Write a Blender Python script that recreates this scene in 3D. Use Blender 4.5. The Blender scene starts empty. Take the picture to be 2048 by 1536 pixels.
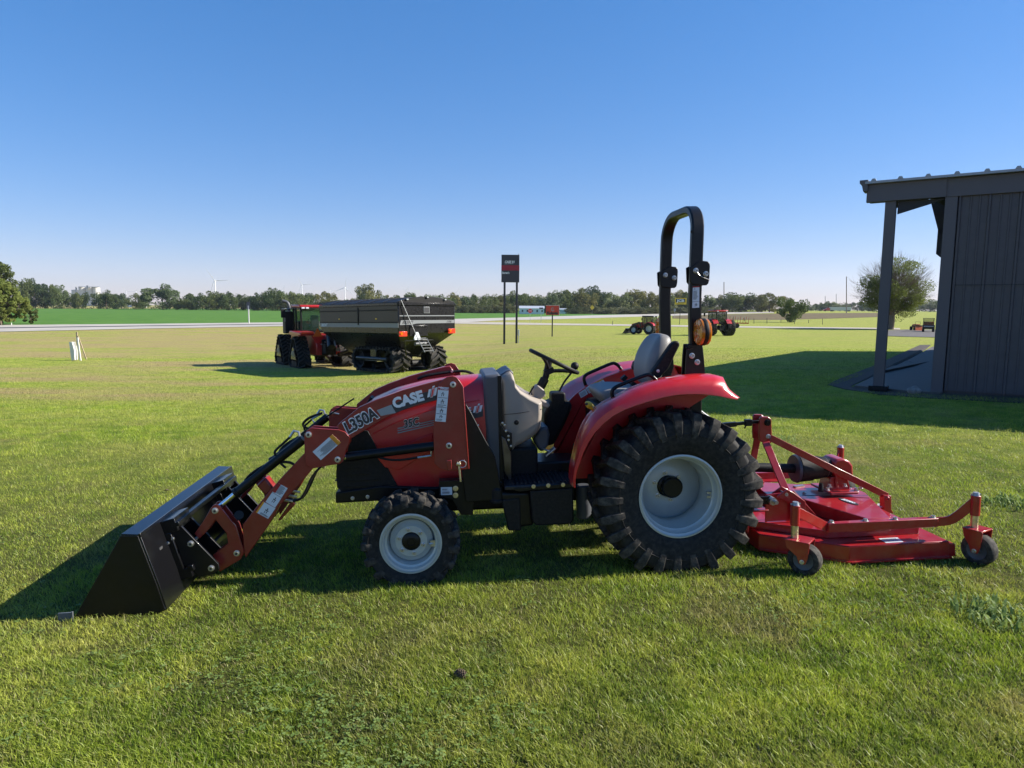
import bpy, bmesh, math, random
import numpy as np
from mathutils import Matrix, Vector
random.seed(7); RNG = np.random.default_rng(7)
C = bpy.context.scene.collection
PI = math.pi

# ------------------------------------------------------------------ camera geometry
F = 1360.0; TH = math.atan(153/1360.0); RO = 0.008; CZ = 1.753
def dot(a, b): return sum(p*q for p, q in zip(a, b))
def add(a, b, k=1.0): return tuple(p+k*q for p, q in zip(a, b))
def cross(a, b): return (a[1]*b[2]-a[2]*b[1], a[2]*b[0]-a[0]*b[2], a[0]*b[1]-a[1]*b[0])
_u = (0, math.sin(TH), math.cos(TH)); FW = (0, math.cos(TH), -math.sin(TH)); _r = (1, 0, 0)
RT = tuple(math.cos(RO)*a+math.sin(RO)*b for a, b in zip(_r, _u))
UP = tuple(math.cos(RO)*b-math.sin(RO)*a for a, b in zip(_r, _u))
CAM = (0, 0, CZ)
def ray(px, py): return tuple(f+r*(px-1024)/F+u*(768-py)/F for f, r, u in zip(FW, RT, UP))
def sst(a, b, x):
    t = np.clip((x-a)/(b-a), 0, 1); return t*t*(3-2*t)
def H(x, y):
    near = (.16*np.tanh((x-1.16)*.15)+.14*np.exp(-((x-9)**2+(y-13.5)**2)/40))/(1+(y/50)**2)
    near = near-.035*np.exp(-((x+2.5)**2+(y-3.6)**2)/2.2)
    s = .03+.06/(1+np.exp(np.clip((x+3)/2.5, -30, 30)))
    d = np.where(y > 8, (y-8), 0.0); d = d*d/(d+3.0)
    drop = -1.75*np.tanh(s*d/1.75)
    rise = 2.3*sst(250, 480, y)*sst(60, 150, x)
    return near+drop+rise
def GND(px, py, far=4000.0):
    d = ray(px, py); t = 1.5; pt = t
    while t < far:
        q = add(CAM, d, t)
        if q[2] < H(q[0], q[1]): break
        pt = t; t *= 1.02
    a, b = pt, t
    for i in range(30):
        m = (a+b)/2; q = add(CAM, d, m)
        if q[2] < H(q[0], q[1]): b = m
        else: a = m
    q = add(CAM, d, a); return (float(q[0]), float(q[1]), float(H(q[0], q[1])))
def depth(p): return dot(add(p, CAM, -1), FW)
def pix(p, npx): return npx*depth(p)/F        # npx picture pixels as metres at point p

class Fr:
    """a local frame standing in the scene"""
    def __init__(s, o, X, Y, Z): s.o, s.X, s.Y, s.Z = o, X, Y, Z
    def p(s, px, py, axis, val):
        n = (s.X, s.Y, s.Z)[axis]; d = ray(px, py); o = add(s.o, n, val)
        t = dot(add(o, CAM, -1), n)/dot(d, n); q = add(add(CAM, d, t), s.o, -1)
        return (dot(q, s.X), dot(q, s.Y), dot(q, s.Z))
    def y(s, px, py, v): return s.p(px, py, 1, v)
    def m(s, off=(0, 0, 0)):
        w = add(add(add(s.o, s.X, off[0]), s.Y, off[1]), s.Z, off[2])
        return Matrix(((s.X[0], s.Y[0], s.Z[0], w[0]), (s.X[1], s.Y[1], s.Z[1], w[1]), (s.X[2], s.Y[2], s.Z[2], w[2]), (0, 0, 0, 1)))
def head(o, deg, pitch=0.0):
    """frame with x forward; deg measured from image-left turning away from the camera"""
    a = math.radians(deg); b = math.radians(pitch)
    X = (-math.cos(a)*math.cos(b), math.sin(a)*math.cos(b), math.sin(b))
    Y = (-math.sin(a), -math.cos(a), 0)
    return Fr(o, X, Y, cross(X, Y))

# ------------------------------------------------------------------ mesh helpers
def B(): return bmesh.new()
def box(bm, c, s, rx=0, ry=0, rz=0):
    m = Matrix.Translation(c) @ Matrix.Rotation(rz, 4, 'Z') @ Matrix.Rotation(ry, 4, 'Y') @ Matrix.Rotation(rx, 4, 'X') @ Matrix.Diagonal((s[0], s[1], s[2], 1))
    bmesh.ops.create_cube(bm, size=1, matrix=m)
def loft(bm, rings, caps=True, closed=True):
    vr = [[bm.verts.new(p) for p in r] for r in rings]
    n = len(rings[0])
    for a, b in zip(vr, vr[1:]):
        for i in range(n if closed else n-1):
            j = (i+1) % n
            try: bm.faces.new((a[i], a[j], b[j], b[i]))
            except ValueError: pass
    if caps:
        for r in (vr[0][::-1], vr[-1]):
            try: bm.faces.new(r)
            except ValueError: pass
    return vr
def prism(bm, pts, a, b, axis=1):
    """outline pts (the two other axes, in order) pushed from a to b along axis"""
    def mk(u, v, w):
        return (w, u, v) if axis == 0 else (u, w, v) if axis == 1 else (u, v, w)
    loft(bm, [[mk(u, v, a) for u, v in pts], [mk(u, v, b) for u, v in pts]])
def tube(bm, pts, r, n=10, sx=None, caps=True):
    """round bar along pts; r number or list"""
    P = [Vector(p) for p in pts]; k = len(P)
    rs = r if isinstance(r, (list, tuple)) else [r]*k
    rings = []; prev = None
    for i, p in enumerate(P):
        t = (P[min(i+1, k-1)]-P[max(i-1, 0)]).normalized()
        if prev is None:
            a = Vector((0, 0, 1)) if abs(t.z) < .9 else Vector((1, 0, 0))
            u = t.cross(a).normalized()
        else:
            u = (prev-t*prev.dot(t)).normalized()
        prev = u; v = t.cross(u)
        rings.append([tuple(p+(u*math.cos(2*PI*j/n)+v*math.sin(2*PI*j/n))*rs[i]) for j in range(n)])
    loft(bm, rings, caps)
def bar(bm, p0, p1, w, h, up=(0, 0, 1)):
    """square bar from p0 to p1; w across, h along up"""
    a, b = Vector(p0), Vector(p1); t = (b-a).normalized(); s = t.cross(Vector(up)).normalized(); u = s.cross(t)
    rr = [[tuple(q+s*sx*w/2+u*sy*h/2) for sx, sy in ((-1, -1), (1, -1), (1, 1), (-1, 1))] for q in (a, b)]
    loft(bm, rr)
def lathe(bm, prof, c=(0, 0, 0), axis=1, n=48, caps=False, a0=0, a1=2*PI):
    """prof = [(radius, position along axis)]"""
    rings = []
    full = abs(a1-a0-2*PI) < 1e-6
    m = n if full else n+1
    for r, h in prof:
        ring = []
        for i in range(m):
            t = a0+(a1-a0)*i/n; u, v = r*math.cos(t), r*math.sin(t)
            q = (h, u, v) if axis == 0 else (u, h, v) if axis == 1 else (u, v, h)
            ring.append((q[0]+c[0], q[1]+c[1], q[2]+c[2]))
        rings.append(ring)
    loft(bm, rings, caps, full)
def disc(bm, c, r, th, axis=1, n=24):
    lathe(bm, [(r, -th/2), (r, th/2)], c, axis, n, True)
def bolt(bm, c, r=.016, th=.02, axis=1):
    lathe(bm, [(r*1.35, 0), (r*1.35, th*.25), (r*.95, th*.3), (r*.9, th), (r*.45, th), (r*.45, th*.4), (0.0005, th*.4)], c, axis, 14)
def sweep(bm, pts, w, h, up=(0, 0, 1)):
    P = [Vector(p) for p in pts]; rr = []
    for i, p in enumerate(P):
        t = (P[min(i+1, len(P)-1)]-P[max(i-1, 0)]).normalized(); s = t.cross(Vector(up)).normalized(); u = s.cross(t)
        rr.append([tuple(p+s*a*w/2+u*b*h/2) for a, b in ((-1, -1), (1, -1), (1, 1), (-1, 1))])
    loft(bm, rr)
def smooth_path(pts, k=6):
    out = []; P = [Vector(p) for p in pts]
    for i in range(len(P)-1):
        p0, p1, p2, p3 = P[max(i-1, 0)], P[i], P[i+1], P[min(i+2, len(P)-1)]
        for j in range(k):
            t = j/k
            out.append(tuple(.5*((2*p1)+(-p0+p2)*t+(2*p0-5*p1+4*p2-p3)*t*t+(-p0+3*p1-3*p2+p3)*t**3)))
    out.append(tuple(P[-1])); return out
def rbox(bm, x0, x1, y0, y1, z0, z1, r=.03, k=4):
    """box rounded in plan seen along y"""
    pts = []
    for cx, cz, a in ((x1-r, z1-r, 0), (x0+r, z1-r, 90), (x0+r, z0+r, 180), (x1-r, z0+r, 270)):
        for j in range(k+1):
            t = math.radians(a+90*j/k); pts.append((cx+r*math.cos(t), cz+r*math.sin(t)))
    prism(bm, pts, y0, y1)

OFF = {}
def obj(name, bm, mat, parent=None, loc=None, bevel=0, ang=32, smooth=True, label=None, seg=2):
    bmesh.ops.remove_doubles(bm, verts=bm.verts, dist=1e-5)
    bmesh.ops.recalc_face_normals(bm, faces=bm.faces)
    if parent is not None and parent.name in OFF and loc is None:
        o = OFF[parent.name]; bmesh.ops.translate(bm, verts=bm.verts, vec=(-o[0], -o[1], -o[2]))
    me = bpy.data.meshes.new(name); bm.to_mesh(me); bm.free()
    for m in (mat if isinstance(mat, (list, tuple)) else [mat]): me.materials.append(m)
    if smooth and len(me.polygons):
        me.shade_smooth(); me.set_sharp_from_angle(angle=math.radians(ang))
    ob = bpy.data.objects.new(name, me); C.objects.link(ob)
    if parent is not None: ob.parent = parent
    if loc is not None:
        o = OFF.get(parent.name, (0, 0, 0)) if parent is not None else (0, 0, 0)
        ob.location = (loc[0]-o[0], loc[1]-o[1], loc[2]-o[2])
    if bevel:
        b = ob.modifiers.new('b', 'BEVEL'); b.width = bevel; b.segments = seg; b.limit_method = 'ANGLE'; b.angle_limit = math.radians(35); b.harden_normals = False
    if parent is not None and parent.name in OFF and loc is None: OFF[ob.name] = OFF[parent.name]
    if label: ob['label'] = label
    return ob
def tag(o, label, cat, group=None):
    o['label'] = label; o['category'] = cat
    if group: o['group'] = group
    return o
def thing(name, label, cat, mat4, group=None, off=None):
    o = bpy.data.objects.new(name, None); C.objects.link(o); o.matrix_world = mat4
    o.empty_display_size = .2
    if off: OFF[o.name] = off
    return tag(o, label, cat, group)
def struct(o, kind='structure'): o['kind'] = kind; return o
def copy_tree(o, parent=None):
    c = o.copy(); C.objects.link(c)
    if parent is not None: c.parent = parent
    for ch in list(o.children): copy_tree(ch, c)
    return c
def at(p, rz=0.0, s=1.0):
    return Matrix.Translation(p) @ Matrix.Rotation(rz, 4, 'Z') @ Matrix.Scale(s, 4)

def text(name, s, size, mat, parent, origin, right, up, th=.002, bold=.0, shear=0.0, xs=1.0, align='LEFT', spacing=1.0):
    cu = bpy.data.curves.new('t', 'FONT'); cu.body = s; cu.size = size; cu.extrude = th/2; cu.offset = bold*size
    cu.shear = shear; cu.align_x = align; cu.resolution_u = 3; cu.space_character = spacing
    tmp = bpy.data.objects.new('t', cu); me = bpy.data.meshes.new_from_object(tmp)
    bpy.data.objects.remove(tmp); bpy.data.curves.remove(cu)
    r = Vector(right).normalized(); u = (Vector(up)-r*Vector(up).dot(r)).normalized(); n = r.cross(u)
    of = OFF.get(parent.name, (0, 0, 0)) if parent is not None else (0, 0, 0)
    M = Matrix(((r.x*xs, u.x, n.x, origin[0]-of[0]), (r.y*xs, u.y, n.y, origin[1]-of[1]), (r.z*xs, u.z, n.z, origin[2]-of[2]), (0, 0, 0, 1)))
    me.transform(M); me.materials.clear(); me.materials.append(mat); me.name = name
    o = bpy.data.objects.new(name, me); C.objects.link(o)
    if parent is not None: o.parent = parent
    return o

# ------------------------------------------------------------------ materials
def mat(name, col, rough=.5, metal=0.0, coat=0.0, noise=0.0, nscale=8.0, bump=0.0, bscale=60.0, spec=.5, trans=0.0, dust=0.0, dustcol=(.28, .24, .17), alpha=1.0, croug=.08, col2=None):
    m = bpy.data.materials.new(name); m.use_nodes = True; nt = m.node_tree; N = nt.nodes; L = nt.links
    b = N['Principled BSDF']; b.inputs['Roughness'].default_value = rough; b.inputs['Metallic'].default_value = metal
    b.inputs['Coat Weight'].default_value = coat; b.inputs['Coat Roughness'].default_value = croug
    b.inputs['Specular IOR Level'].default_value = spec
    b.inputs['Transmission Weight'].default_value = trans; b.inputs['Alpha'].default_value = alpha
    b.inputs['Base Color'].default_value = (*col, 1)
    src = None
    if noise or col2 or dust or bump:
        tc = N.new('ShaderNodeTexCoord')
    if noise or col2:
        n = N.new('ShaderNodeTexNoise'); n.inputs['Scale'].default_value = nscale; n.inputs['Detail'].default_value = 6
        L.new(tc.outputs['Object'], n.inputs['Vector'])
        r = N.new('ShaderNodeValToRGB'); c2 = col2 or tuple(min(1, c*(1+noise)) for c in col); c1 = col if col2 else tuple(c*(1-noise) for c in col)
        r.color_ramp.elements[0].color = (*c1, 1); r.color_ramp.elements[1].color = (*c2, 1)
        r.color_ramp.elements[0].position = .35; r.color_ramp.elements[1].position = .65
        L.new(n.outputs['Fac'], r.inputs['Fac']); src = r.outputs['Color']; L.new(src, b.inputs['Base Color'])
        mr = N.new('ShaderNodeMapRange'); mr.inputs['To Min'].default_value = rough*.8; mr.inputs['To Max'].default_value = min(1, rough*1.25)
        L.new(n.outputs['Fac'], mr.inputs['Value']); L.new(mr.outputs[0], b.inputs['Roughness'])
    if dust:
        n2 = N.new('ShaderNodeTexNoise'); n2.inputs['Scale'].default_value = nscale*2.7; n2.inputs['Detail'].default_value = 8; n2.inputs['Roughness'].default_value = .65
        L.new(tc.outputs['Object'], n2.inputs['Vector'])
        mr = N.new('ShaderNodeMapRange'); mr.inputs['From Min'].default_value = .42; mr.inputs['From Max'].default_value = .75; mr.inputs['To Max'].default_value = dust
        L.new(n2.outputs['Fac'], mr.inputs['Value'])
        mx = N.new('ShaderNodeMix'); mx.data_type = 'RGBA'; L.new(mr.outputs[0], mx.inputs[0])
        if src: L.new(src, mx.inputs[6])
        else: mx.inputs[6].default_value = (*col, 1)
        mx.inputs[7].default_value = (*dustcol, 1); L.new(mx.outputs[2], b.inputs['Base Color'])
    if bump:
        n3 = N.new('ShaderNodeTexNoise'); n3.inputs['Scale'].default_value = bscale; n3.inputs['Detail'].default_value = 5
        L.new(tc.outputs['Object'], n3.inputs['Vector'])
        bp = N.new('ShaderNodeBump'); bp.inputs['Strength'].default_value = bump; bp.inputs['Distance'].default_value = .01
        L.new(n3.outputs['Fac'], bp.inputs['Height']); L.new(bp.outputs[0], b.inputs['Normal'])
    return m
M = {}
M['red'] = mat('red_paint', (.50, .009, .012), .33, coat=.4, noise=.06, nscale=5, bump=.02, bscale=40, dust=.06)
M['loader_red_shaded'] = mat('loader_red_shaded_paint', (.23, .012, .009), .38, coat=.35, noise=.08, nscale=6, bump=.03, dust=.08)  # red for the loader, darkened: the shade it stands in is put into the colour
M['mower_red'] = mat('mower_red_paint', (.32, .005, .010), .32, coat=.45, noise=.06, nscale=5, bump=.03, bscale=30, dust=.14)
M['black'] = mat('black_paint', (.004, .004, .005), .38, spec=.28, coat=.08, noise=.1, nscale=10, dust=.015)
M['bucket'] = mat('bucket_black_paint', (.004, .004, .005), .28, spec=.4, coat=.35, croug=.2)
M['plastic'] = mat('black_plastic', (.007, .007, .008), .55, spec=.25, noise=.2, nscale=20, bump=.06, bscale=300, dust=.06)
M['rubber'] = mat('tyre_rubber', (.013, .013, .013), .75, spec=.25, noise=.25, nscale=14, bump=.08, bscale=120, dust=.28, dustcol=(.12, .105, .085))
M['tread'] = mat('tyre_tread_rubber', (.028, .026, .024), .8, noise=.3, nscale=12, spec=.2, bump=.12, bscale=90, dust=.55, dustcol=(.17, .15, .12))
M['mat'] = mat('rubber_mat', (.012, .012, .016), .35, noise=.2, bump=.1, bscale=40)
M['silver'] = mat('silver_rim_paint', (.45, .48, .47), .34, metal=.12, coat=.2, noise=.04, nscale=9, dust=.07)
M['chrome'] = mat('chrome', (.75, .75, .76), .12, metal=1)
M['zinc'] = mat('zinc_plate', (.62, .55, .36), .35, metal=.9, noise=.15, nscale=50)
M['steel'] = mat('steel', (.5, .5, .5), .35, metal=.9, noise=.1, nscale=40)
M['console'] = mat('beige_grey_plastic', (.30, .255, .21), .55, noise=.03, bump=.05, bscale=400, dust=.05)
M['cap'] = mat('dark_grey_plastic', (.07, .075, .085), .45, noise=.05, bump=.05, bscale=300)
M['seat'] = mat('grey_vinyl', (.20, .19, .18), .5, noise=.06, bump=.12, bscale=350, dust=.04)
M['amber'] = mat('amber_lens', (.85, .26, .01), .15, trans=.45, coat=.5, bump=.15, bscale=90)
M['yellow'] = mat('yellow_plastic', (.75, .45, .03), .4)
M['white'] = mat('white_decal', (.72, .74, .76), .45)
M['label'] = mat('label_white', (.62, .66, .70), .4)
M['ink'] = mat('label_ink', (.03, .03, .035), .5)
M['orange'] = mat('label_orange', (.75, .30, .02), .5)
M['danger'] = mat('label_red', (.35, .01, .015), .5)
M['grey'] = mat('decal_grey', (.28, .30, .31), .4)
M['glass'] = mat('cab_glass', (.55, .75, .62), .03, trans=1.0, alpha=.55)
M['concrete'] = mat('concrete', (.095, .085, .075), .85, noise=.15, nscale=3, bump=.2, bscale=25, dust=.2, dustcol=(.2, .18, .15))
M['shed'] = mat('charcoal_siding', (.066, .058, .062), .5, noise=.06, nscale=2, dust=.1, dustcol=(.2, .19, .18))
M['shed_trim'] = mat('charcoal_trim', (.094, .083, .088), .5, noise=.05, nscale=3)
M['shed_roof'] = mat('roof_steel', (.30, .31, .33), .4, metal=.3, noise=.1)
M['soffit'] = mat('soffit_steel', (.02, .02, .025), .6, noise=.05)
M['wood'] = mat('weathered_wood', (.36, .28, .18), .8, noise=.3, nscale=20, bump=.2)
M['wpaint'] = mat('white_paint', (.70, .68, .62), .6, noise=.06, dust=.1)
M['turbine'] = mat('turbine_white', (.82, .83, .84), .45)
M['silo'] = mat('silo_concrete', (.62, .60, .57), .7, noise=.1, nscale=.1)
M['galv'] = mat('galvanised', (.38, .39, .40), .45, metal=.6, noise=.15, nscale=10)
M['pole_wood'] = mat('utility_pole_wood', (.20, .17, .14), .85, noise=.2)
M['sign_black'] = mat('sign_black', (.016, .017, .026), .35, coat=.3, noise=.08)
M['sign_red'] = mat('sign_red', (.30, .012, .03), .4)
M['sign_orange'] = mat('sign_orange_red', (.62, .06, .035), .5, noise=.06)
M['sign_yellow'] = mat('sign_yellow', (.72, .50, .03), .5)
M['stop'] = mat('stop_red', (.60, .05, .04), .45)
M['tail'] = mat('tail_lamp_red', (.75, .05, .02), .25, coat=.5)
M['dkred'] = mat('far_tractor_red', (.42, .012, .014), .35, coat=.5, noise=.1, dust=.08)
M['bldwhite'] = mat('far_building_white', (.66, .68, .70), .6, noise=.05, nscale=.4)
M['bldroof'] = mat('far_roof_grey', (.42, .45, .50), .5, noise=.06)
M['cartblack'] = mat('cart_black_paint', (.010, .010, .012), .28, spec=.35, coat=.25, noise=.2, dust=.07)
M['bark'] = mat('bark', (.13, .10, .07), .9, noise=.3, nscale=6, bump=.4, bscale=12)
M['twig'] = mat('twig', (.15, .11, .08), .9, noise=.2)
M['shield'] = mat('exhaust_shield', (.10, .09, .08), .3, metal=.8, noise=.4, nscale=8)
M['dimgrey'] = mat('dim_grey_steel', (.10, .11, .12), .5)
M['orangep'] = mat('orange_paint', (.70, .13, .015), .4, coat=.3)
M['rock'] = mat('rock', (.22, .20, .18), .9, noise=.3, bump=.4, bscale=20)
M['mulch'] = mat('mulch', (.045, .032, .022), .95, noise=.5, nscale=30, bump=.6, bscale=60)
M['blue'] = mat('blue_tarp', (.05, .25, .45), .4)
M['gravel'] = mat('pale_gravel', (.42, .37, .29), .9, noise=.12, nscale=2, dust=.3, dustcol=(.3, .26, .2))
M['road'] = mat('road_concrete', (.42, .38, .32), .85, noise=.08, nscale=.3)
M['asph'] = mat('asphalt', (.06, .06, .06), .85, noise=.15)
def foliage(name, c1, c2, scale, tl=.35):
    m = bpy.data.materials.new(name); m.use_nodes = True; nt = m.node_tree; N = nt.nodes; L = nt.links
    b = N['Principled BSDF']; out = N['Material Output']; b.inputs['Roughness'].default_value = .6; b.inputs['Specular IOR Level'].default_value = .25
    g = N.new('ShaderNodeNewGeometry'); oi = N.new('ShaderNodeObjectInfo')
    n = N.new('ShaderNodeTexNoise'); n.inputs['Scale'].default_value = scale; n.inputs['Detail'].default_value = 4
    L.new(g.outputs['Position'], n.inputs['Vector'])
    ad = N.new('ShaderNodeMath'); ad.operation = 'MULTIPLY_ADD'; ad.inputs[1].default_value = .35; L.new(oi.outputs['Random'], ad.inputs[0]); L.new(n.outputs['Fac'], ad.inputs[2])
    r = N.new('ShaderNodeValToRGB'); r.color_ramp.elements[0].color = (*c1, 1); r.color_ramp.elements[1].color = (*c2, 1)
    r.color_ramp.elements[0].position = .45; r.color_ramp.elements[1].position = .85
    L.new(ad.outputs[0], r.inputs['Fac']); L.new(r.outputs['Color'], b.inputs['Base Color'])
    t = N.new('ShaderNodeBsdfTranslucent'); L.new(r.outputs['Color'], t.inputs['Color'])
    mx = N.new('ShaderNodeMixShader'); mx.inputs[0].default_value = tl; L.new(b.outputs[0], mx.inputs[1]); L.new(t.outputs[0], mx.inputs[2]); L.new(mx.outputs[0], out.inputs['Surface'])
    return m
M['leaf_mid'] = foliage('leaves_mid_green', (.075, .110, .035), (.15, .175, .055), .15)
M['leaf_dark'] = foliage('leaves_dark_green', (.055, .085, .032), (.105, .140, .045), .15)
M['leaf_yel'] = foliage('leaves_yellow_green', (.12, .13, .04), (.24, .22, .07), .15)
M['leaf_near'] = foliage('leaves_near_green', (.035, .06, .016), (.15, .18, .04), .8, .45)
M['leaf_locust'] = foliage('leaves_locust', (.17, .22, .05), (.28, .32, .09), .5, .5)
M['leaf_bush'] = foliage('leaves_bush', (.08, .095, .035), (.15, .15, .06), .2)
# ------------------------------------------------------------------ lawn colour (shared by soil sheet and blades)
def lawn_nodes(nt, rnd=None):
    N = nt.nodes; L = nt.links
    g = N.new('ShaderNodeNewGeometry')
    def noise(sc, det=4, sx=1, sy=1, off=0):
        mp = N.new('ShaderNodeMapping'); mp.inputs['Scale'].default_value = (sx, sy, 0); mp.inputs['Location'].default_value = (off, off*1.7, 0)
        L.new(g.outputs['Position'], mp.inputs['Vector'])
        n = N.new('ShaderNodeTexNoise'); n.inputs['Scale'].default_value = sc; n.inputs['Detail'].default_value = det; n.inputs['Roughness'].default_value = .6
        L.new(mp.outputs[0], n.inputs['Vector']); return n.outputs['Fac']
    def ramp(fac, stops):
        r = N.new('ShaderNodeValToRGB')
        while len(r.color_ramp.elements) < len(stops): r.color_ramp.elements.new(.5)
        for e, (p, c) in zip(r.color_ramp.elements, stops): e.position = p; e.color = (*c, 1) if len(c) == 3 else c
        L.new(fac, r.inputs['Fac']); return r.outputs['Color']
    def mix(a, b, f):
        m = N.new('ShaderNodeMix'); m.data_type = 'RGBA'
        L.new(f, m.inputs[0]); L.new(a, m.inputs[6]); L.new(b, m.inputs[7]); return m.outputs[2]
    def rng(v, a, b, c, d):
        m = N.new('ShaderNodeMapRange'); m.inputs[1].default_value = a; m.inputs[2].default_value = b; m.inputs[3].default_value = c; m.inputs[4].default_value = d
        L.new(v, m.inputs[0]); return m.outputs[0]
    def mul(a, b, op='MULTIPLY'):
        m = N.new('ShaderNodeMath'); m.operation = op
        for i, k in enumerate((a, b)):
            if isinstance(k, (int, float)): m.inputs[i].default_value = k
            else: L.new(k, m.inputs[i])
        m.use_clamp = True; return m.outputs[0]
    fine = noise(2.6, 6); mid = noise(.45, 5, 1, 1, 5)
    green = ramp(fine, [(.28, (.105, .185, .016)), (.48, (.225, .310, .026)), (.70, (.400, .445, .060))])
    dry = ramp(noise(5, 5, 1, 1, 9), [(.3, (.26, .205, .08)), (.7, (.42, .33, .15))])
    sep = N.new('ShaderNodeSeparateXYZ'); L.new(g.outputs['Position'], sep.inputs[0])
    # dry ground: broad streaks far out on the left, small patches near
    far = mul(rng(sep.outputs['Y'], 7, 20, 0, 1), rng(sep.outputs['X'], 14, -16, .25, 1))
    streak = rng(noise(.10, 7, .55, 1.6, 3), .44, .58, 0, 1)
    roadside = mul(rng(sep.outputs['Y'], 44, 62, 0, 1), rng(noise(.25, 5, .4, 1, 8), .35, .6, .2, 1))
    basef = mul(rng(sep.outputs['Y'], 12, 34, 0, .15), 1.0)
    dfar = mul(mul(far, mul(mul(streak, 1.0), mul(roadside, .6), 'ADD')), basef, 'ADD')
    dnear = mul(rng(noise(1.1, 6, 1, 1, 21), .56, .70, 0, 1), .62)
    d = mul(dfar, dnear, 'MAXIMUM')
    col = mix(green, dry, d)
    yel = ramp(mid, [(.4, (0, 0, 0)), (.62, (1, 1, 1))])
    m2 = N.new('ShaderNodeMix'); m2.data_type = 'RGBA'; m2.blend_type = 'MIX'; L.new(mul(rng(mid, .42, .62, 0, 1), .45), m2.inputs[0]); L.new(col, m2.inputs[6]); m2.inputs[7].default_value = (.37, .36, .085, 1)
    col = m2.outputs[2]
    return col, d, N, L, rng, mul, mix
def lawn_mat():
    m = bpy.data.materials.new('lawn'); m.use_nodes = True; nt = m.node_tree
    col, d, N, L, rng, mul, mix = lawn_nodes(nt)
    b = N['Principled BSDF']; b.inputs['Roughness'].default_value = .95; b.inputs['Specular IOR Level'].default_value = .1
    g = N.new('ShaderNodeNewGeometry')
    n = N.new('ShaderNodeTexNoise'); n.inputs['Scale'].default_value = 14; n.inputs['Detail'].default_value = 8; n.inputs['Roughness'].default_value = .8
    L.new(g.outputs['Position'], n.inputs['Vector'])
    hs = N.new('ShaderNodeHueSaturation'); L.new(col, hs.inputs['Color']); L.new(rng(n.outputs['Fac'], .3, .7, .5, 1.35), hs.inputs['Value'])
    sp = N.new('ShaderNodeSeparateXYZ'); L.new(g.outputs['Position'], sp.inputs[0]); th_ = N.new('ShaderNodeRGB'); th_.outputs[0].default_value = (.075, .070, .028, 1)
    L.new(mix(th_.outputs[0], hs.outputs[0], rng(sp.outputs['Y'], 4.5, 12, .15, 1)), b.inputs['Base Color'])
    bp = N.new('ShaderNodeBump'); bp.inputs['Strength'].default_value = .9; bp.inputs['Distance'].default_value = .06
    L.new(n.outputs['Fac'], bp.inputs['Height']); L.new(bp.outputs[0], b.inputs['Normal'])
    return m
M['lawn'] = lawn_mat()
def blade_mat():
    m = bpy.data.materials.new('grass_blades'); m.use_nodes = True; nt = m.node_tree
    col, d, N, L, rng, mul, mix = lawn_nodes(nt)
    at_ = N.new('ShaderNodeAttribute'); at_.attribute_name = 'rnd'
    hs = N.new('ShaderNodeHueSaturation'); L.new(col, hs.inputs['Color']); L.new(rng(at_.outputs['Fac'], 0, 1, .45, 1.65), hs.inputs['Value']); L.new(rng(at_.outputs['Fac'], 0, 1, .515, .485), hs.inputs['Hue'])
    straw = N.new('ShaderNodeRGB'); straw.outputs[0].default_value = (.33, .27, .13, 1)
    fr = N.new('ShaderNodeMath'); fr.operation = 'FRACT'; m7 = N.new('ShaderNodeMath'); m7.operation = 'MULTIPLY'; m7.inputs[1].default_value = 13.7; L.new(at_.outputs['Fac'], m7.inputs[0]); L.new(m7.outputs[0], fr.inputs[0])
    c = mix(hs.outputs[0], straw.outputs[0], rng(fr.outputs[0], .86, .91, 0, .75))
    b = N['Principled BSDF']; b.inputs['Roughness'].default_value = .45; b.inputs['Specular IOR Level'].default_value = .35; L.new(c, b.inputs['Base Color'])
    t = N.new('ShaderNodeBsdfTranslucent'); L.new(c, t.inputs['Color'])
    mx = N.new('ShaderNodeMixShader'); mx.inputs[0].default_value = .42; L.new(b.outputs[0], mx.inputs[1]); L.new(t.outputs[0], mx.inputs[2]); L.new(mx.outputs[0], N['Material Output'].inputs['Surface'])
    return m
M['blade'] = blade_mat()

# ------------------------------------------------------------------ ground sheet
def axis(pts):
    out = []
    for a, b, st in pts: out += list(np.arange(a, b, st))
    return np.array(out+[pts[-1][1]])
xs = np.concatenate([-np.geomspace(4500, 40, 40), np.arange(-38, 40, 1.0), np.geomspace(40, 4500, 40)])
ys = np.concatenate([np.arange(-14, 70, .7), np.geomspace(70, 8000, 70)])
X, Y = np.meshgrid(xs, ys); Z = H(X, Y)
def grid_mesh(name, X, Y, Z, mt):
    ny, nx = X.shape
    v = np.stack([X, Y, Z], -1).reshape(-1, 3)
    i = np.arange(ny*nx).reshape(ny, nx)
    f = np.stack([i[:-1, :-1], i[:-1, 1:], i[1:, 1:], i[1:, :-1]], -1).reshape(-1, 4)
    me = bpy.data.meshes.new(name); me.from_pydata(v.tolist(), [], f.tolist()); me.shade_smooth(); me.materials.append(mt)
    o = bpy.data.objects.new(name, me); C.objects.link(o); return o
ground = struct(grid_mesh('ground', X, Y, Z, M['lawn']))

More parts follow.
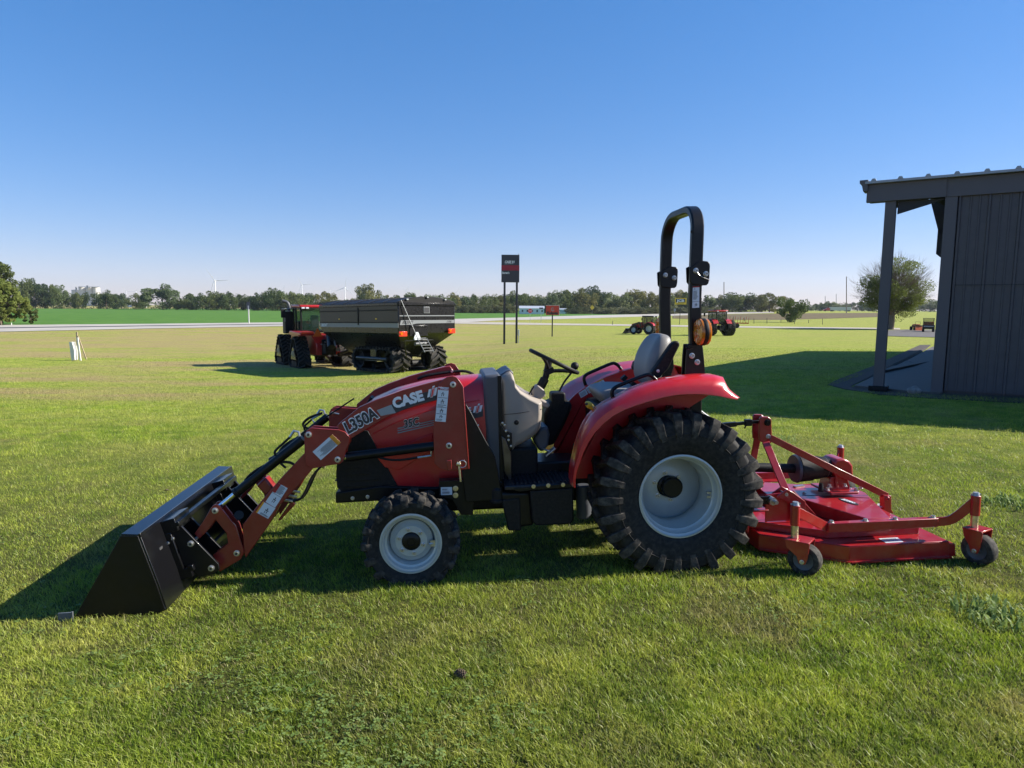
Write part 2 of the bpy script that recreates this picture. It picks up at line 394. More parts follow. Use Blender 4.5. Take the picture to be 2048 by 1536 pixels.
def ribbon(name, near, far, mt, off=.03, nu=60, nv=3):
    """sheet draped on the ground between two traced lines (picture pixels)"""
    def samp(l, t):
        xs_ = np.array([p[0] for p in l], float); x = xs_[0]+(xs_[-1]-xs_[0])*t
        return x, float(np.interp(x, xs_, [p[1] for p in l]))
    R = []
    for i in range(nu+1):
        a = GND(*samp(near, i/nu)); b = GND(*samp(far, i/nu))
        R.append([(a[0]+(b[0]-a[0])*j/nv, a[1]+(b[1]-a[1])*j/nv) for j in range(nv+1)])
    R = np.array(R); Xr, Yr = R[..., 0], R[..., 1]
    return struct(grid_mesh(name, Xr, Yr, H(Xr, Yr)+off, mt))
def fieldmat(name, c1, c2, sc):
    m = bpy.data.materials.new(name); m.use_nodes = True; nt = m.node_tree; N = nt.nodes; L = nt.links
    b = N['Principled BSDF']; b.inputs['Roughness'].default_value = .95; b.inputs['Specular IOR Level'].default_value = .1
    g = N.new('ShaderNodeNewGeometry'); n = N.new('ShaderNodeTexNoise'); n.inputs['Scale'].default_value = sc; n.inputs['Detail'].default_value = 8; n.inputs['Roughness'].default_value = .7
    L.new(g.outputs['Position'], n.inputs['Vector'])
    r = N.new('ShaderNodeValToRGB'); r.color_ramp.elements[0].color = (*c1, 1); r.color_ramp.elements[1].color = (*c2, 1); r.color_ramp.elements[0].position = .35; r.color_ramp.elements[1].position = .68
    L.new(n.outputs['Fac'], r.inputs['Fac']); L.new(r.outputs['Color'], b.inputs['Base Color'])
    bp = N.new('ShaderNodeBump'); bp.inputs['Strength'].default_value = .6; bp.inputs['Distance'].default_value = .2; L.new(n.outputs['Fac'], bp.inputs['Height']); L.new(bp.outputs[0], b.inputs['Normal'])
    return m
M['crop'] = fieldmat('green_crop', (.060, .150, .022), (.110, .215, .038), .3)
M['brush'] = fieldmat('brown_prairie', (.11, .085, .045), (.19, .15, .08), .5)
M['verge'] = fieldmat('green_verge', (.10, .14, .035), (.17, .18, .06), .3)
ribbon('green_field', [(-60, 651), (300, 649), (565, 646.5), (911, 639), (1100, 635.5), (1330, 628.5)], [(-60, 617), (300, 617), (565, 617.6), (911, 619.5), (1100, 623), (1330, 626)], M['crop'], .02)
ribbon('highway', [(-80, 665), (0, 664), (300, 657.5), (565, 652.8), (911, 646.2), (1000, 641), (1100, 639), (1260, 634), (1345, 631.5), (1445, 628.3), (1548, 626)],
       [(-80, 651.5), (0, 650.5), (300, 648), (565, 645), (911, 638), (1000, 636), (1100, 633), (1260, 629), (1345, 627), (1445, 624.8), (1548, 622.9)], M['road'], .05, 90)
ribbon('highway_seam', [(-80, 657.9), (0, 657.3), (300, 653), (565, 649.3), (700, 646.5)], [(-80, 656.3), (0, 655.7), (300, 651.6), (565, 648.2), (700, 645.5)], M['asph'], .07)
ribbon('driveway', [(905, 647.5), (1004, 649.5), (1100, 650.5), (1260, 652.2), (1467, 655.5), (1720, 658.5), (1800, 659.5)],
       [(905, 644.5), (1004, 645), (1100, 646.8), (1260, 649), (1467, 652.6), (1720, 655.6), (1800, 656.5)], M['gravel'], .05)
ribbon('prairie', [(1345, 637), (1420, 640), (1560, 640), (1700, 636), (1760, 634)], [(1345, 632), (1420, 629.5), (1560, 627), (1700, 626), (1760, 626)], M['brush'], .06)
ribbon('concrete_apron', [(1755, 672), (1820, 674), (1900, 676)], [(1768, 661), (1820, 659), (1900, 660)], M['concrete'], .05, 12)

# ------------------------------------------------------------------ grass blades, one mesh nobody could count
def vnoise(x, y, s, seed):
    r = np.random.default_rng(seed).random((257, 257)); X_ = (x/s) % 256; Y_ = (y/s) % 256
    i = X_.astype(int); j = Y_.astype(int); fx = X_-i; fy = Y_-j; fx = fx*fx*(3-2*fx); fy = fy*fy*(3-2*fy)
    return (r[i, j]*(1-fx)+r[i+1, j]*fx)*(1-fy)+(r[i, j+1]*(1-fx)+r[i+1, j+1]*fx)*fy
def blades():
    def batch(n, z0, z1, seg2, hmul, xlim=None):
        u = RNG.random(n); w = RNG.random(n)
        y = 1/(1/z0+(1/z1-1/z0)*u)                      # density falls with distance squared
        x = (w*2-1)*(y*.88+1.9)
        return x, y
    parts = []
    for (n, z0, z1, hm, wid) in ((1250000, 1.9, 9.5, 1.0, 1.0), (560000, 9.5, 46.0, 1.0, 1.0)):
        x, y = batch(n, z0, z1, True, hm)
        # clumping
        cx = np.sin(x*9.1+np.sin(y*5.3)*2)+np.sin(y*8.3+np.cos(x*4.1)*2)+np.sin((x+y)*2.3)
        t1 = vnoise(x, y, .09, 1); t2 = vnoise(x, y, .35, 2); t3 = vnoise(x, y, 1.4, 3)
        keep = RNG.random(n) < np.clip(.25+.55*t1+.30*t2, .2, 1)
        wx = x-BW[0]; wy = y-BW[1]                       # keep clear of the shed and its slab
        u_ = wx*BX[0]+wy*BX[1]; v_ = wx*BY[0]+wy*BY[1]
        keep &= ~((u_ > -1.9) & (v_ > -.35))
        keep &= ~((x-PCONE[0])**2+(y-PCONE[1])**2 < .0012)
        x, y, t1, t2, t3 = x[keep], y[keep], t1[keep], t2[keep], t3[keep]
        n = len(x); z = H(x, y)
        sc = np.maximum(1, y/7.5)
        h = (.015+.021*RNG.random(n)**1.5)*(.70+.35*t1+.45*t2+.25*t3)*np.minimum(sc, 1.5)
        wd = (.0012+.0012*RNG.random(n))*sc
        a = RNG.random(n)*2*PI; ln = (.25+.95*RNG.random(n)**1.3)*h; wind = .35
        dx = np.cos(a)*ln-.006; dy = np.sin(a)*ln
        b = RNG.random(n)*PI; px, py = np.cos(b)*wd, np.sin(b)*wd
        z = z-.006
        if z0 < 5:
            v = np.zeros((n, 5, 3), np.float32)
            v[:, 0] = np.stack([x-px, y-py, z], 1); v[:, 1] = np.stack([x+px, y+py, z], 1)
            mx, my, mz = x+dx*.38, y+dy*.38, z+h*.62
            v[:, 2] = np.stack([mx+px*.8, my+py*.8, mz], 1); v[:, 3] = np.stack([mx-px*.8, my-py*.8, mz], 1)
            v[:, 4] = np.stack([x+dx, y+dy, z+h], 1)
            base = np.arange(n)[:, None]*5
            f = np.concatenate([base+0, base+1, base+2, base+3, base+3, base+2, base+4], 1).ravel()
            ls = (np.arange(n)[:, None]*7+np.array([0, 4])).ravel(); nv = 5
        else:
            v = np.zeros((n, 3, 3), np.float32)
            v[:, 0] = np.stack([x-px, y-py, z], 1); v[:, 1] = np.stack([x+px, y+py, z], 1); v[:, 2] = np.stack([x+dx, y+dy, z+h], 1)
            base = np.arange(n)[:, None]*3
            f = np.concatenate([base, base+1, base+2], 1).ravel(); ls = np.arange(n)*3; nv = 3
        parts.append((v.reshape(-1, 3), f, ls, np.repeat(np.clip(RNG.random(n)*.62+(t1*.5+t2*.8+t3*.7-.6)*.38, 0, 1).astype(np.float32), nv)))
    vo = 0; V, Fi, LS, R = [], [], [], []; lo = 0
    for v, f, ls, r in parts:
        V.append(v); Fi.append(f+vo); LS.append(ls+lo); R.append(r); vo += len(v); lo += len(f)
    V = np.concatenate(V); Fi = np.concatenate(Fi); LS = np.concatenate(LS); R = np.concatenate(R)
    me = bpy.data.meshes.new('grass'); me.vertices.add(len(V)); me.vertices.foreach_set('co', V.ravel())
    me.loops.add(len(Fi)); me.loops.foreach_set('vertex_index', Fi.astype(np.int32))
    me.polygons.add(len(LS)); me.polygons.foreach_set('loop_start', LS.astype(np.int32))
    me.update(calc_edges=True)
    at_ = me.attributes.new('rnd', 'FLOAT', 'POINT'); at_.data.foreach_set('value', R)
    me.materials.append(M['blade'])
    o = bpy.data.objects.new('grass', me); C.objects.link(o); o['kind'] = 'stuff'
    tag(o, 'short mown lawn grass, green with straw coloured blades, covering the ground', 'grass')
# shed frame is needed by the grass
_c = GND(1862, 787); SH = Fr(_c, (math.cos(math.radians(34)), -math.sin(math.radians(34)), 0), (math.sin(math.radians(34)), math.cos(math.radians(34)), 0), (0, 0, 1))
BW = _c; BX = SH.X; BY = SH.Y; PCONE = GND(921, 1356)
blades()
def clover():
    bm = B(); n = 0; rs = random.Random(9)
    while n < 1500:
        y = 1/(1/2.1+(1/9-1/2.1)*rs.random()); x = (rs.random()*2-1)*(y*.86+.5)
        if float(vnoise(np.array([x]), np.array([y]), .55, 7)[0]) < .70: continue
        n += 1; z = float(H(x, y))+rs.uniform(.012, .030); r = rs.uniform(.005, .010); a0 = rs.random()*6.3
        for k in range(3):
            a = a0+k*2.09; c = Vector((x+math.cos(a)*r, y+math.sin(a)*r, z+rs.uniform(-.003, .004))); u = Vector((math.cos(a), math.sin(a), rs.uniform(-.3, .3)))*r*.9; v = Vector((-math.sin(a), math.cos(a), rs.uniform(-.3, .3)))*r*.85
            bm.faces.new([bm.verts.new(c+u*p+v*q_) for p, q_ in ((-1, 0), (-.1, -.9), (.9, -.5), (.9, .5), (-.1, .9))])
    me = bpy.data.meshes.new('clover'); bm.to_mesh(me); bm.free(); me.materials.append(M['weed']); o = bpy.data.objects.new('clover', me); C.objects.link(o); o['kind'] = 'stuff'; tag(o, 'small clover leaves scattered in patches through the near lawn', 'clover')
def weed(name, px, py, n, r, h, label, w=.006, col=None, flat=.5):
    p = GND(px, py); bm = B()
    for i in range(n):
        a = random.random()*2*PI; d = r*random.random()**.6; x, y = d*math.cos(a), d*math.sin(a); z = float(H(p[0]+x, p[1]+y))-p[2]
        hh = h*(.5+random.random()); b = random.random()*2*PI; l = hh*flat*(1+random.random()); ww = w*(.6+.8*random.random())
        q = b+PI/2
        pts = [(x, y, z), (x+math.cos(b)*l*.5, y+math.sin(b)*l*.5, z+hh*.8), (x+math.cos(b)*l, y+math.sin(b)*l, z+hh)]
        v = []
        for (X_, Y_, Z_), k in zip(pts, (.6, 1, .15)):
            v.append((bm.verts.new((X_-math.cos(q)*ww*k, Y_-math.sin(q)*ww*k, Z_)), bm.verts.new((X_+math.cos(q)*ww*k, Y_+math.sin(q)*ww*k, Z_))))
        for s in (0, 1): bm.faces.new((v[s][0], v[s][1], v[s+1][1], v[s+1][0]))
    me = bpy.data.meshes.new(name); bm.to_mesh(me); bm.free(); me.materials.append(col or M['weed'])
    o = bpy.data.objects.new(name, me); C.objects.link(o); o.location = p; return tag(o, label, 'weed')
M['weed'] = foliage('crabgrass_leaves', (.15, .23, .05), (.27, .34, .11), 9)
weed('crabgrass_clump', 1985, 1235, 230, .20, .055, 'pale broad bladed crabgrass clump at the right edge of the near lawn')
weed('crabgrass_clump', 2020, 1010, 160, .20, .05, 'pale crabgrass clump beside the rear caster of the mower')
weed('crabgrass_clump', 1560, 880, 120, .25, .035, 'low leafy weed patch behind the mower mast')


clover()
# ------------------------------------------------------------------ camera, sky, sun
cd = bpy.data.cameras.new('camera'); cam = bpy.data.objects.new('camera', cd); C.objects.link(cam)
cd.sensor_fit = 'HORIZONTAL'; cd.sensor_width = 36; cd.lens = F/2048*36; cd.clip_end = 20000; cd.clip_start = .05
cam.matrix_world = Matrix(((RT[0], UP[0], -FW[0], 0), (RT[1], UP[1], -FW[1], 0), (RT[2], UP[2], -FW[2], CZ), (0, 0, 0, 1)))
bpy.context.scene.camera = cam
SUN_EL = 31.0; SUN_AZ = math.degrees(math.atan2(.09, 1))   # sun to the right, slightly beyond the tractor
sd = Vector((math.cos(math.radians(SUN_AZ))*math.cos(math.radians(SUN_EL)), math.sin(math.radians(SUN_AZ))*math.cos(math.radians(SUN_EL)), math.sin(math.radians(SUN_EL))))
sl = bpy.data.lights.new('sun', 'SUN'); sl.energy = 5.0; sl.angle = math.radians(.5); sl.color = (1, .94, .84)
so = bpy.data.objects.new('sun', sl); C.objects.link(so); so.rotation_euler = (-sd).to_track_quat('-Z', 'Y').to_euler(); so.location = (30, 5, 30)
w = bpy.data.worlds.new('World'); bpy.context.scene.world = w; w.use_nodes = True
nt = w.node_tree; sk = nt.nodes.new('ShaderNodeTexSky'); sk.sky_type = 'NISHITA'; sk.sun_disc = False
sk.sun_elevation = math.radians(SUN_EL); sk.sun_rotation = math.radians(90-SUN_AZ); sk.air_density = 1.0; sk.dust_density = .15; sk.ozone_density = 6.0; sk.altitude = 0
bg = nt.nodes['Background']; bg.inputs['Strength'].default_value = .127
hsv = nt.nodes.new('ShaderNodeHueSaturation'); hsv.inputs['Saturation'].default_value = 1.52; gm = nt.nodes.new('ShaderNodeGamma'); gm.inputs['Gamma'].default_value = .62; nt.links.new(sk.outputs[0], gm.inputs['Color']); nt.links.new(gm.outputs[0], hsv.inputs['Color'])
tint = nt.nodes.new('ShaderNodeMix'); tint.data_type = 'RGBA'; tint.blend_type = 'MULTIPLY'; tint.inputs[0].default_value = 1; tint.inputs[7].default_value = (1.17, 1.0, 1.17, 1)
nt.links.new(hsv.outputs[0], tint.inputs[6]); nt.links.new(tint.outputs[2], bg.inputs['Color'])
sc = bpy.context.scene; sc.view_settings.view_transform = 'Standard'; sc.view_settings.look = 'None'; sc.view_settings.exposure = 1.0; sc.view_settings.gamma = 1
sc.cycles.max_bounces = 8; sc.cycles.transparent_max_bounces = 16; sc.cycles.volume_bounces = 0
# ------------------------------------------------------------------ the red compact tractor with front loader
PSI = math.radians(5.5); PHI = math.radians(1.4)
_X = (-math.cos(PSI)*math.cos(PHI), -math.sin(PSI)*math.cos(PHI), -math.sin(PHI)); _Y = (math.sin(PSI), -math.cos(PSI), 0)
_g = GND(1368, 1146); TR = Fr(add(_g, _Y, -.74), _X, _Y, cross(_X, _Y))
T = thing('compact_tractor', 'red compact tractor with black roll bar and front loader parked in the foreground', 'tractor', TR.m())
def q(px, py, y=.5): return TR.p(px, py, 1, y)
def xz(pts, y): return [(q(a, b, y)[0], q(a, b, y)[2]) for a, b in pts]
def zp(ox, oy, s, pts): return [(ox+a/s, oy+b/s) for a, b in pts]
def plate(name, pts, y0, y1, mt, parent=T, bevel=.003, yref=None, **k):
    bm = B(); prism(bm, xz(pts, yref if yref is not None else max(y0, y1)), y0, y1); return obj(name, bm, mt, parent, bevel=bevel, **k)

# --- tyres
def tyre(R, W, rim, nl, lugh, style):
    """carcass + lugs, axis y, centred"""
    bm = B(); hw = W/2
    prof = [(rim, -hw*.72), (rim+.012, -hw*.80), (rim+.03, -hw*.90), ((rim+R)*.48, -hw), ((rim+R)*.5+.02, -hw*1.0), (R-lugh-.035, -hw*.97), (R-lugh-.012, -hw*.86), (R-lugh, -hw*.6), (R-lugh+.004, 0)]
    prof = prof+[(r, -h) for r, h in prof[-2::-1]]
    lathe(bm, prof, n=96)
    rr = (rim+R)*.5+(.008 if style == 'bar' else .02)                                   # raised ring on the sidewall
    for s in (-1, 1): lathe(bm, [(rr-.006, s*(hw*.985)), (rr, s*(hw+.008)), (rr+.006, s*(hw*.985))], n=96)
    def surf(s):                                          # s in 0..1.3 across from centre to sidewall -> (v, r)
        if s <= 1: return s*hw*.93, R-lugh*.10*s*s-lugh
        k = s-1; return hw*(.93+.07*min(1, k*8)), R-lugh-k*(.30 if style == 'bar' else .10)
    nf = len(bm.faces)
    for side in (-1, 1):
        for i in range(nl):
            a0 = 2*PI*(i+(.5 if side > 0 else 0))/nl
            if style == 'bar':    # long curved industrial bars
                line = [(-.12, -.03), (.25, .03), (.6, .085), (.85, .11), (1.0, .12), (1.12, .122), (1.34, .124)]; wid = [.034, .038, .046, .054, .060, .062, .056]
            else:                 # blocky R4 lugs with a dog-leg
                line = [(-.05, -.03), (.25, .06), (.45, .065), (.72, .17), (1.0, .175), (1.10, .175), (1.24, .175)]; wid = [.060, .066, .066, .085, .098, .096, .07]
            ringsL = []
            for (s, da), wd in zip(line, wid):
                v, r0 = surf(abs(s)); v = v if s >= 0 else -v
                top = R if s <= 1 else r0+lugh*(1-.75*(s-1)/.28); aa = a0+da
                k = .78
                def pt(ang, r): return (r*math.cos(ang), side*v, r*math.sin(ang))
                vv = .0 if s <= 1 else .007
                def pt2(ang, r): return (r*math.cos(ang), side*(v+vv), r*math.sin(ang))
                if s <= 1: ringsL.append([pt(aa-wd*1.1, r0-.012), pt(aa+wd*1.1, r0-.012), pt(aa+wd*k, top), pt(aa-wd*k, top)])
                else: ringsL.append([pt(aa-wd, r0-.03), pt(aa+wd, r0-.03), pt2(aa+wd*.9, top), pt2(aa-wd*.9, top)])
            loft(bm, ringsL)
    bm.faces.ensure_lookup_table()
    for f_ in bm.faces[nf:]: f_.material_index = 1
    return bm
def rim_bm(Ro, W, disc_y, Rd, dishdepth):
    bm = B(); w = W/2
    prof = [(Ro, w*.86), (Ro+.012, w*.84), (Ro+.010, w*.78), (Ro-.012, w*.74), (Ro-.020, w*.55), (Ro-.032, w*.50), (Ro-.036, w*.15), (Ro-.050, 0), (Ro-.05, -w*.4), (Ro-.02, -w*.6), (Ro+.008, -w*.84)]
    lathe(bm, prof, n=72)
    return bm
def wheel(name, R, W, rim, nl, lugh, style, discy, bp, hubr, loc, boltr=.012):
    bm = rim_bm(rim, W, 0, 0, 0)
    rd = rim-.045 if discy > -.05 else rim-.014
    lathe(bm, [(rd, discy-.05), (rd-.006, discy-.012), (rd-.02, discy-.004), (rim*.60, discy+.004), (rim*.54, discy+.016), (hubr+.004, discy+.018), (hubr, discy-.01)], n=72)
    o = obj(name, bm, M['silver'], T, loc=loc, ang=40)
    obj('tyre', tyre(R, W, rim, nl, lugh, style), [M['rubber'], M['tread']], o, loc=(0, 0, 0), ang=38, bevel=.004, seg=1)
    b = B(); lathe(b, [(hubr*1.0, discy-.03), (hubr*.98, discy+.024), (hubr*.8, discy+.030), (hubr*.45, discy+.032), (hubr*.4, discy+.028), (.001, discy+.028)], n=32); obj('hub_cap', b, M['black'], o, loc=(0, 0, 0))
    for i in range(6):
        b = B(); a = 2*PI*(i+.3)/6; bolt(b, (0, 0, 0), boltr, .022); obj('wheel_bolt', b, M['steel'], o, loc=(bp*math.cos(a), discy+.014, bp*math.sin(a)))
    b = B(); tube(b, [(-rim+.035, W*.2, -.02), (-rim+.075, W*.26, -.02)], .007, 8); box(b, (-rim+.05, W*.2, -.02), (.03, .02, .04)); obj('valve', b, M['steel'], o, loc=(0, 0, 0))
    return o
RW = wheel('rear_wheel', .563, .40, .272, 25, .038, 'bar', -.122, .098, .073, (.018, .545, .515))
FWL = wheel('front_wheel', .322, .24, .190, 17, .026, 'block', .035, .082, .058, (1.80, .555, .262), .010)
for o, y in ((RW, .545), (FWL, .555)):
    c = copy_tree(o, T); c.location = (o.location.x, -y, o.location.z); c.rotation_euler = (0, 0, PI)

# --- axles, chassis
bm = B(); tube(bm, [(0, -.5, .515), (0, .5, .515)], .075, 20); box(bm, (.05, 0, .55), (.5, .42, .42)); box(bm, (.6, 0, .50), (.9, .30, .30)); obj('rear_axle', bm, M['black'], T, bevel=.012)
bm = B(); tube(bm, [(1.80, -.5, .262), (1.80, .5, .262)], .045, 16); box(bm, (1.80, 0, .30), (.14, .8, .10)); box(bm, (1.80, .43, .28), (.14, .10, .2)); box(bm, (1.80, -.43, .28), (.14, .10, .2)); obj('front_axle', bm, M['black'], T, bevel=.01)
bm = B(); prism(bm, xz([(671, 985), (671, 1007), (760, 1002), (990, 1000), (1150, 1000), (1150, 968), (990, 962), (870, 975), (760, 972)], .30), -.30, .30); obj('chassis', bm, M['black'], T, bevel=.01)
bm = B(); box(bm, (1.35, 0, .55), (.9, .40, .45)); obj('engine_block', bm, M['plastic'], T, bevel=.02)
bm = B()
for p in ((705, 997), (735, 994), (893, 963)): c = q(*p, .305); bolt(bm, (c[0], .30, c[2]), .010, .012)
obj('frame_bolt', bm, M['steel'], T)

# --- hood: lofted shell
st = [  # px, top py, width factor, bottom py
 (678, 905, .20, 976), (684, 872, .225, 978), (696, 846, .245, 980), (715, 823, .26, 980), (746, 799, .27, 980), (790, 780, .275, 982), (847, 765, .28, 984), (905, 756, .28, 985), (967, 751, .28, 985)]
rings = []
for px, pt, wd, pb in st:
    a = q(px, pt, .10); b = q(px, pb, .28); x = a[0]; zt = a[2]; zb = b[2]; ring = []
    sh = min(.10, (zt-zb)*.3)
    for (fy, fz) in ((1.0, 0), (1.0, .35), (.985, .70), (.95, .84), (.86, .93), (.70, .975), (.40, .995), (0, 1.0)):
        ring.append((x, wd*fy, zb+(zt-zb)*fz))
    ring = ring+[(p[0], -p[1], p[2]) for p in ring[-2::-1]]
    rings.append(ring)
def red_side(bm):
    loft(bm, rings, True, True)
bm = B(); red_side(bm)
hood = obj('hood', bm, [M['red'], M['black']], T, ang=50)
# front grille and lower side mesh in black: proud panels
def sidepoly(name, pts, y, th, mt, both=True, bevel=.003, parent=T):
    o = plate(name, pts, y, y+th, mt, parent, bevel, yref=y+th)
    if both: plate(name, pts, -y-th, -y, mt, parent, bevel, yref=y+th)
    return o
grille = [(672, 945), (674, 925), (684, 893), (697, 862), (718, 858), (736, 862), (765, 918), (797, 975), (790, 978), (684, 984), (674, 975)]
sidepoly('side_grille', grille, .272, .010, M['plastic'])
bm = B()
for i in range(9):
    a = q(676+i*1.5, 960-i*9, .2); bar(bm, (a[0]+.012, -.22, a[2]), (a[0]+.012, .22, a[2]), .012, .006)
obj('front_grille', bm, M['black'], T)
bm = B()   # lower slats of the side grille
for i in range(5):
    a = q(690, 975-i*12, .284); b = q(700+(4-i)*20, 972-i*12, .284); bar(bm, (a[0], .284, a[2]), (b[0], .284, b[2]), .006, .004, (0, 1, 0))
obj('grille_slat', bm, M['black'], T)
# hood styling ledges
bm = B(); tube(bm, smooth_path([q(745, 868, .283), q(800, 842, .284), q(870, 818, .284), q(960, 800, .284)], 5), .003, 8); obj('hood_crease', bm, M['red'], T)
bm = B(); prism(bm, xz([(745, 905), (790, 898), (865, 866), (865, 900), (800, 940), (770, 935)], .29), .280, .288); obj('hood_scoop', bm, M['red'], T, bevel=.006)
bm = B(); a = q(742, 800, -.12); prism(bm, [(a[0]+.03, a[2]-.02), (a[0]-.005, a[2]+.035), (a[0]-.055, a[2]-.0), (a[0]-.05, a[2]-.03)], -.15, -.03); obj('hood_latch', bm, M['plastic'], T, bevel=.004)
# white side stripe decals + numbers
for k in range(3):
    sidepoly('stripe_decal', zp(650, 700, 5.85, [(850, 912+k*26), (1290, 815+k*25), (1290, 826+k*25), (850, 926+k*26)]), .2885, .0012, M['grey'], False, 0)
ux = lambda a, b, y: add(q(*b, y), q(*a, y), -1)
def side_text(name, s, p0, p1, hpx, mt, y, th=.002, bold=.02, shear=0.0, parent=T, xs=None, spacing=1.0):
    """text from picture point p0 to p1 along its base line; letters hpx pixels tall"""
    a, b = q(*p0, y), q(*p1, y); d = Vector(b)-Vector(a); size = hpx*abs(q(p0[0], p0[1], y)[2]-q(p0[0], p0[1]-10, y)[2])/10/.70
    o = text(name, s, size, mt, parent, a, d, (0, 0, 1), th, bold, shear, 1.0, spacing=spacing)
    w = max(v.co.dot(d.normalized()) for v in o.data.vertices)-min(v.co.dot(d.normalized()) for v in o.data.vertices)
    k = d.length/w; n = d.normalized(); A = Vector(a)-Vector(OFF.get(parent.name, (0, 0, 0)))
    lo = min((v.co-A).dot(n) for v in o.data.vertices)
    for v in o.data.vertices:
        t = (v.co-A).dot(n); v.co += n*((t-lo)*k-t)
    return o
side_text('model_decal_edge', '35C', (808, 856), (841, 849), 15, M['white'], .2890, .002, .065, .2)
side_text('model_decal', '35C', (808.5, 856), (840.5, 849), 15, M['ink'], .2905, .002, .03, .2)
sidepoly('brand_decal_band', [(905, 828), (966, 818), (966, 833), (905, 846)], .2805, .0012, M['ink'], False, 0)
def ih_logo(x0, y0, w, h, y, slope=0.0, parent=T, nm='logo_decal'):
    def quad(a, b, c, d, name, mt, dy): plate(name, [a, b, c, d], y+dy, y+dy+.0012, mt, parent, 0, yref=y)
    s = lambda t: slope*t
    for f, c in ((0, 'white'), (.68, 'white')):
        quad((x0+w*f+3, y0-h+s(w*f)), (x0+w*(f+.27)+3, y0-h+s(w*(f+.27))), (x0+w*(f+.27), y0+s(w*(f+.27))), (x0+w*f, y0+s(w*f)), nm, M['white'], 0)
    quad((x0+w*.34+3, y0-h*1.02+s(w*.34)), (x0+w*.62+3, y0-h*1.02+s(w*.62)), (x0+w*.62, y0+h*.12+s(w*.6)), (x0+w*.34, y0+h*.12+s(w*.34)), nm, M['white'], .001)
    quad((x0+w*.38+3, y0-h*.96+s(w*.34)), (x0+w*.58+3, y0-h*.96+s(w*.62)), (x0+w*.58, y0+h*.06+s(w*.6)), (x0+w*.38, y0+h*.06+s(w*.34)), nm, M['stop'], .002)
    quad((x0+w*.37+4, y0-h*1.32+s(w*.34)), (x0+w*.62+4, y0-h*1.32+s(w*.62)), (x0+w*.60+3, y0-h*1.1+s(w*.6)), (x0+w*.35+3, y0-h*1.1+s(w*.34)), nm, M['white'], .001)
side_text('brand_decal', 'CASE', (893, 836), (944, 826), 12, M['white'], .2825, .001, .04)
ih_logo(946, 825.5, 17, 13, .2825, -.15)
side_text('model_decal', 'L', (953, 852), (958, 850), 10, M['white'], .2825, .002, .05)

# --- bulkhead band and dash console
bm = B()
def cs(px0, px1, top, bot, w, y=.25):
    a, b = q(px0, top, y), q(px1, bot, y); return a, b
bm = B(); prism(bm, xz([(966, 752), (1000, 748), (1004, 760), (1006, 900), (1006, 965), (985, 965), (978, 930), (970, 840)], .29), -.29, .29); obj('bulkhead', bm, M['cap'], T, bevel=.02, seg=3)
bm = B(); prism(bm, xz([(995, 752), (1003, 751), (1009, 965), (1000, 965)], .297), .26, .297); obj('bulkhead_seal', bm, M['black'], T, bevel=.002)
cons = [(1001, 790), (1000, 752), (1013, 743), (1020, 741), (1026, 748), (1028, 763), (1040, 778), (1062, 793), (1076, 800), (1086, 805), (1086, 830), (1083, 855), (1076, 868), (1062, 880), (1046, 889), (1030, 897), (1025, 905), (1006, 900)]
pts = xz(cons, .22); bm = B(); rr = []
cxm = sum(p[0] for p in pts)/len(pts); czm = sum(p[1] for p in pts)/len(pts)
for y, k in ((-.245, .80), (-.225, .93), (-.18, .985), (-.1, 1), (.1, 1), (.18, .985), (.225, .93), (.245, .80)):
    rr.append([(cxm+(a-cxm)*k, y, czm+(b-czm)*k) for a, b in pts])
loft(bm, rr); obj('dash_console', bm, M['console'], T, ang=40, bevel=.006)
bm = B(); lathe(bm, [(.018, 0), (.016, .004), (.001, .005)], q(1033, 845, .246), 1, 20); obj('console_plug', bm, M['plastic'], T)
bm = B(); tube(bm, smooth_path([q(1008, 829, .244), q(1040, 826, .248), q(1084, 818, .235)], 4), .0022, 6); obj('console_seam', bm, M['plastic'], T)
bm = B(); prism(bm, xz([(998, 751), (1012, 742), (1020, 739), (1026, 744), (1027, 750), (1016, 752), (1004, 760)], .19), -.19, .19); obj('dash_cowl', bm, M['cap'], T, bevel=.008)
bm = B(); prism(bm, xz([(1064, 782), (1076, 770), (1089, 780), (1092, 792), (1080, 800), (1066, 796)], .06), -.06, .06); prism(bm, xz([(1076, 797), (1098, 806), (1101, 812), (1094, 818), (1082, 812)], .07), -.07, .07); obj('column_shroud', bm, M['console'], T, bevel=.01)
bm = B(); tube(bm, [q(1080, 780, 0), q(1092, 752, 0), q(1098, 722, 0)], [.028, .024, .026], 12); tube(bm, [q(1080, 776, 0), q(1090, 757, 0)], .034, 12); obj('steering_column', bm, M['plastic'], T)
# steering wheel
a, b = Vector(q(1062, 701, 0)), Vector(q(1154, 745, 0)); cen = (a+b)/2; d = (b-a).normalized(); rad = (b-a).length/2; lat = Vector((0, 1, 0)); nrm = d.cross(lat)
bm = B(); ring = [tuple(cen+(d*math.cos(t)+lat*math.sin(t))*rad) for t in [2*PI*i/48 for i in range(49)]]; tube(bm, ring, .015, 10, caps=False); sw = obj('steering_wheel', bm, M['plastic'], T)
hub = Vector(q(1098, 742, 0))
bm = B()
for t in (0, 120, 240):
    e = cen+(d*math.cos(math.radians(t+10))+lat*math.sin(math.radians(t+10)))*rad; tube(bm, smooth_path([tuple(hub), tuple((hub+e)/2+(cen-hub)*.12), tuple(e)], 4), [.014]*5+[.013]*4, 8)
box(bm, tuple(hub), (.07, .08, .04), ry=.4); obj('steering_spoke', bm, M['plastic'], sw, loc=(0, 0, 0))
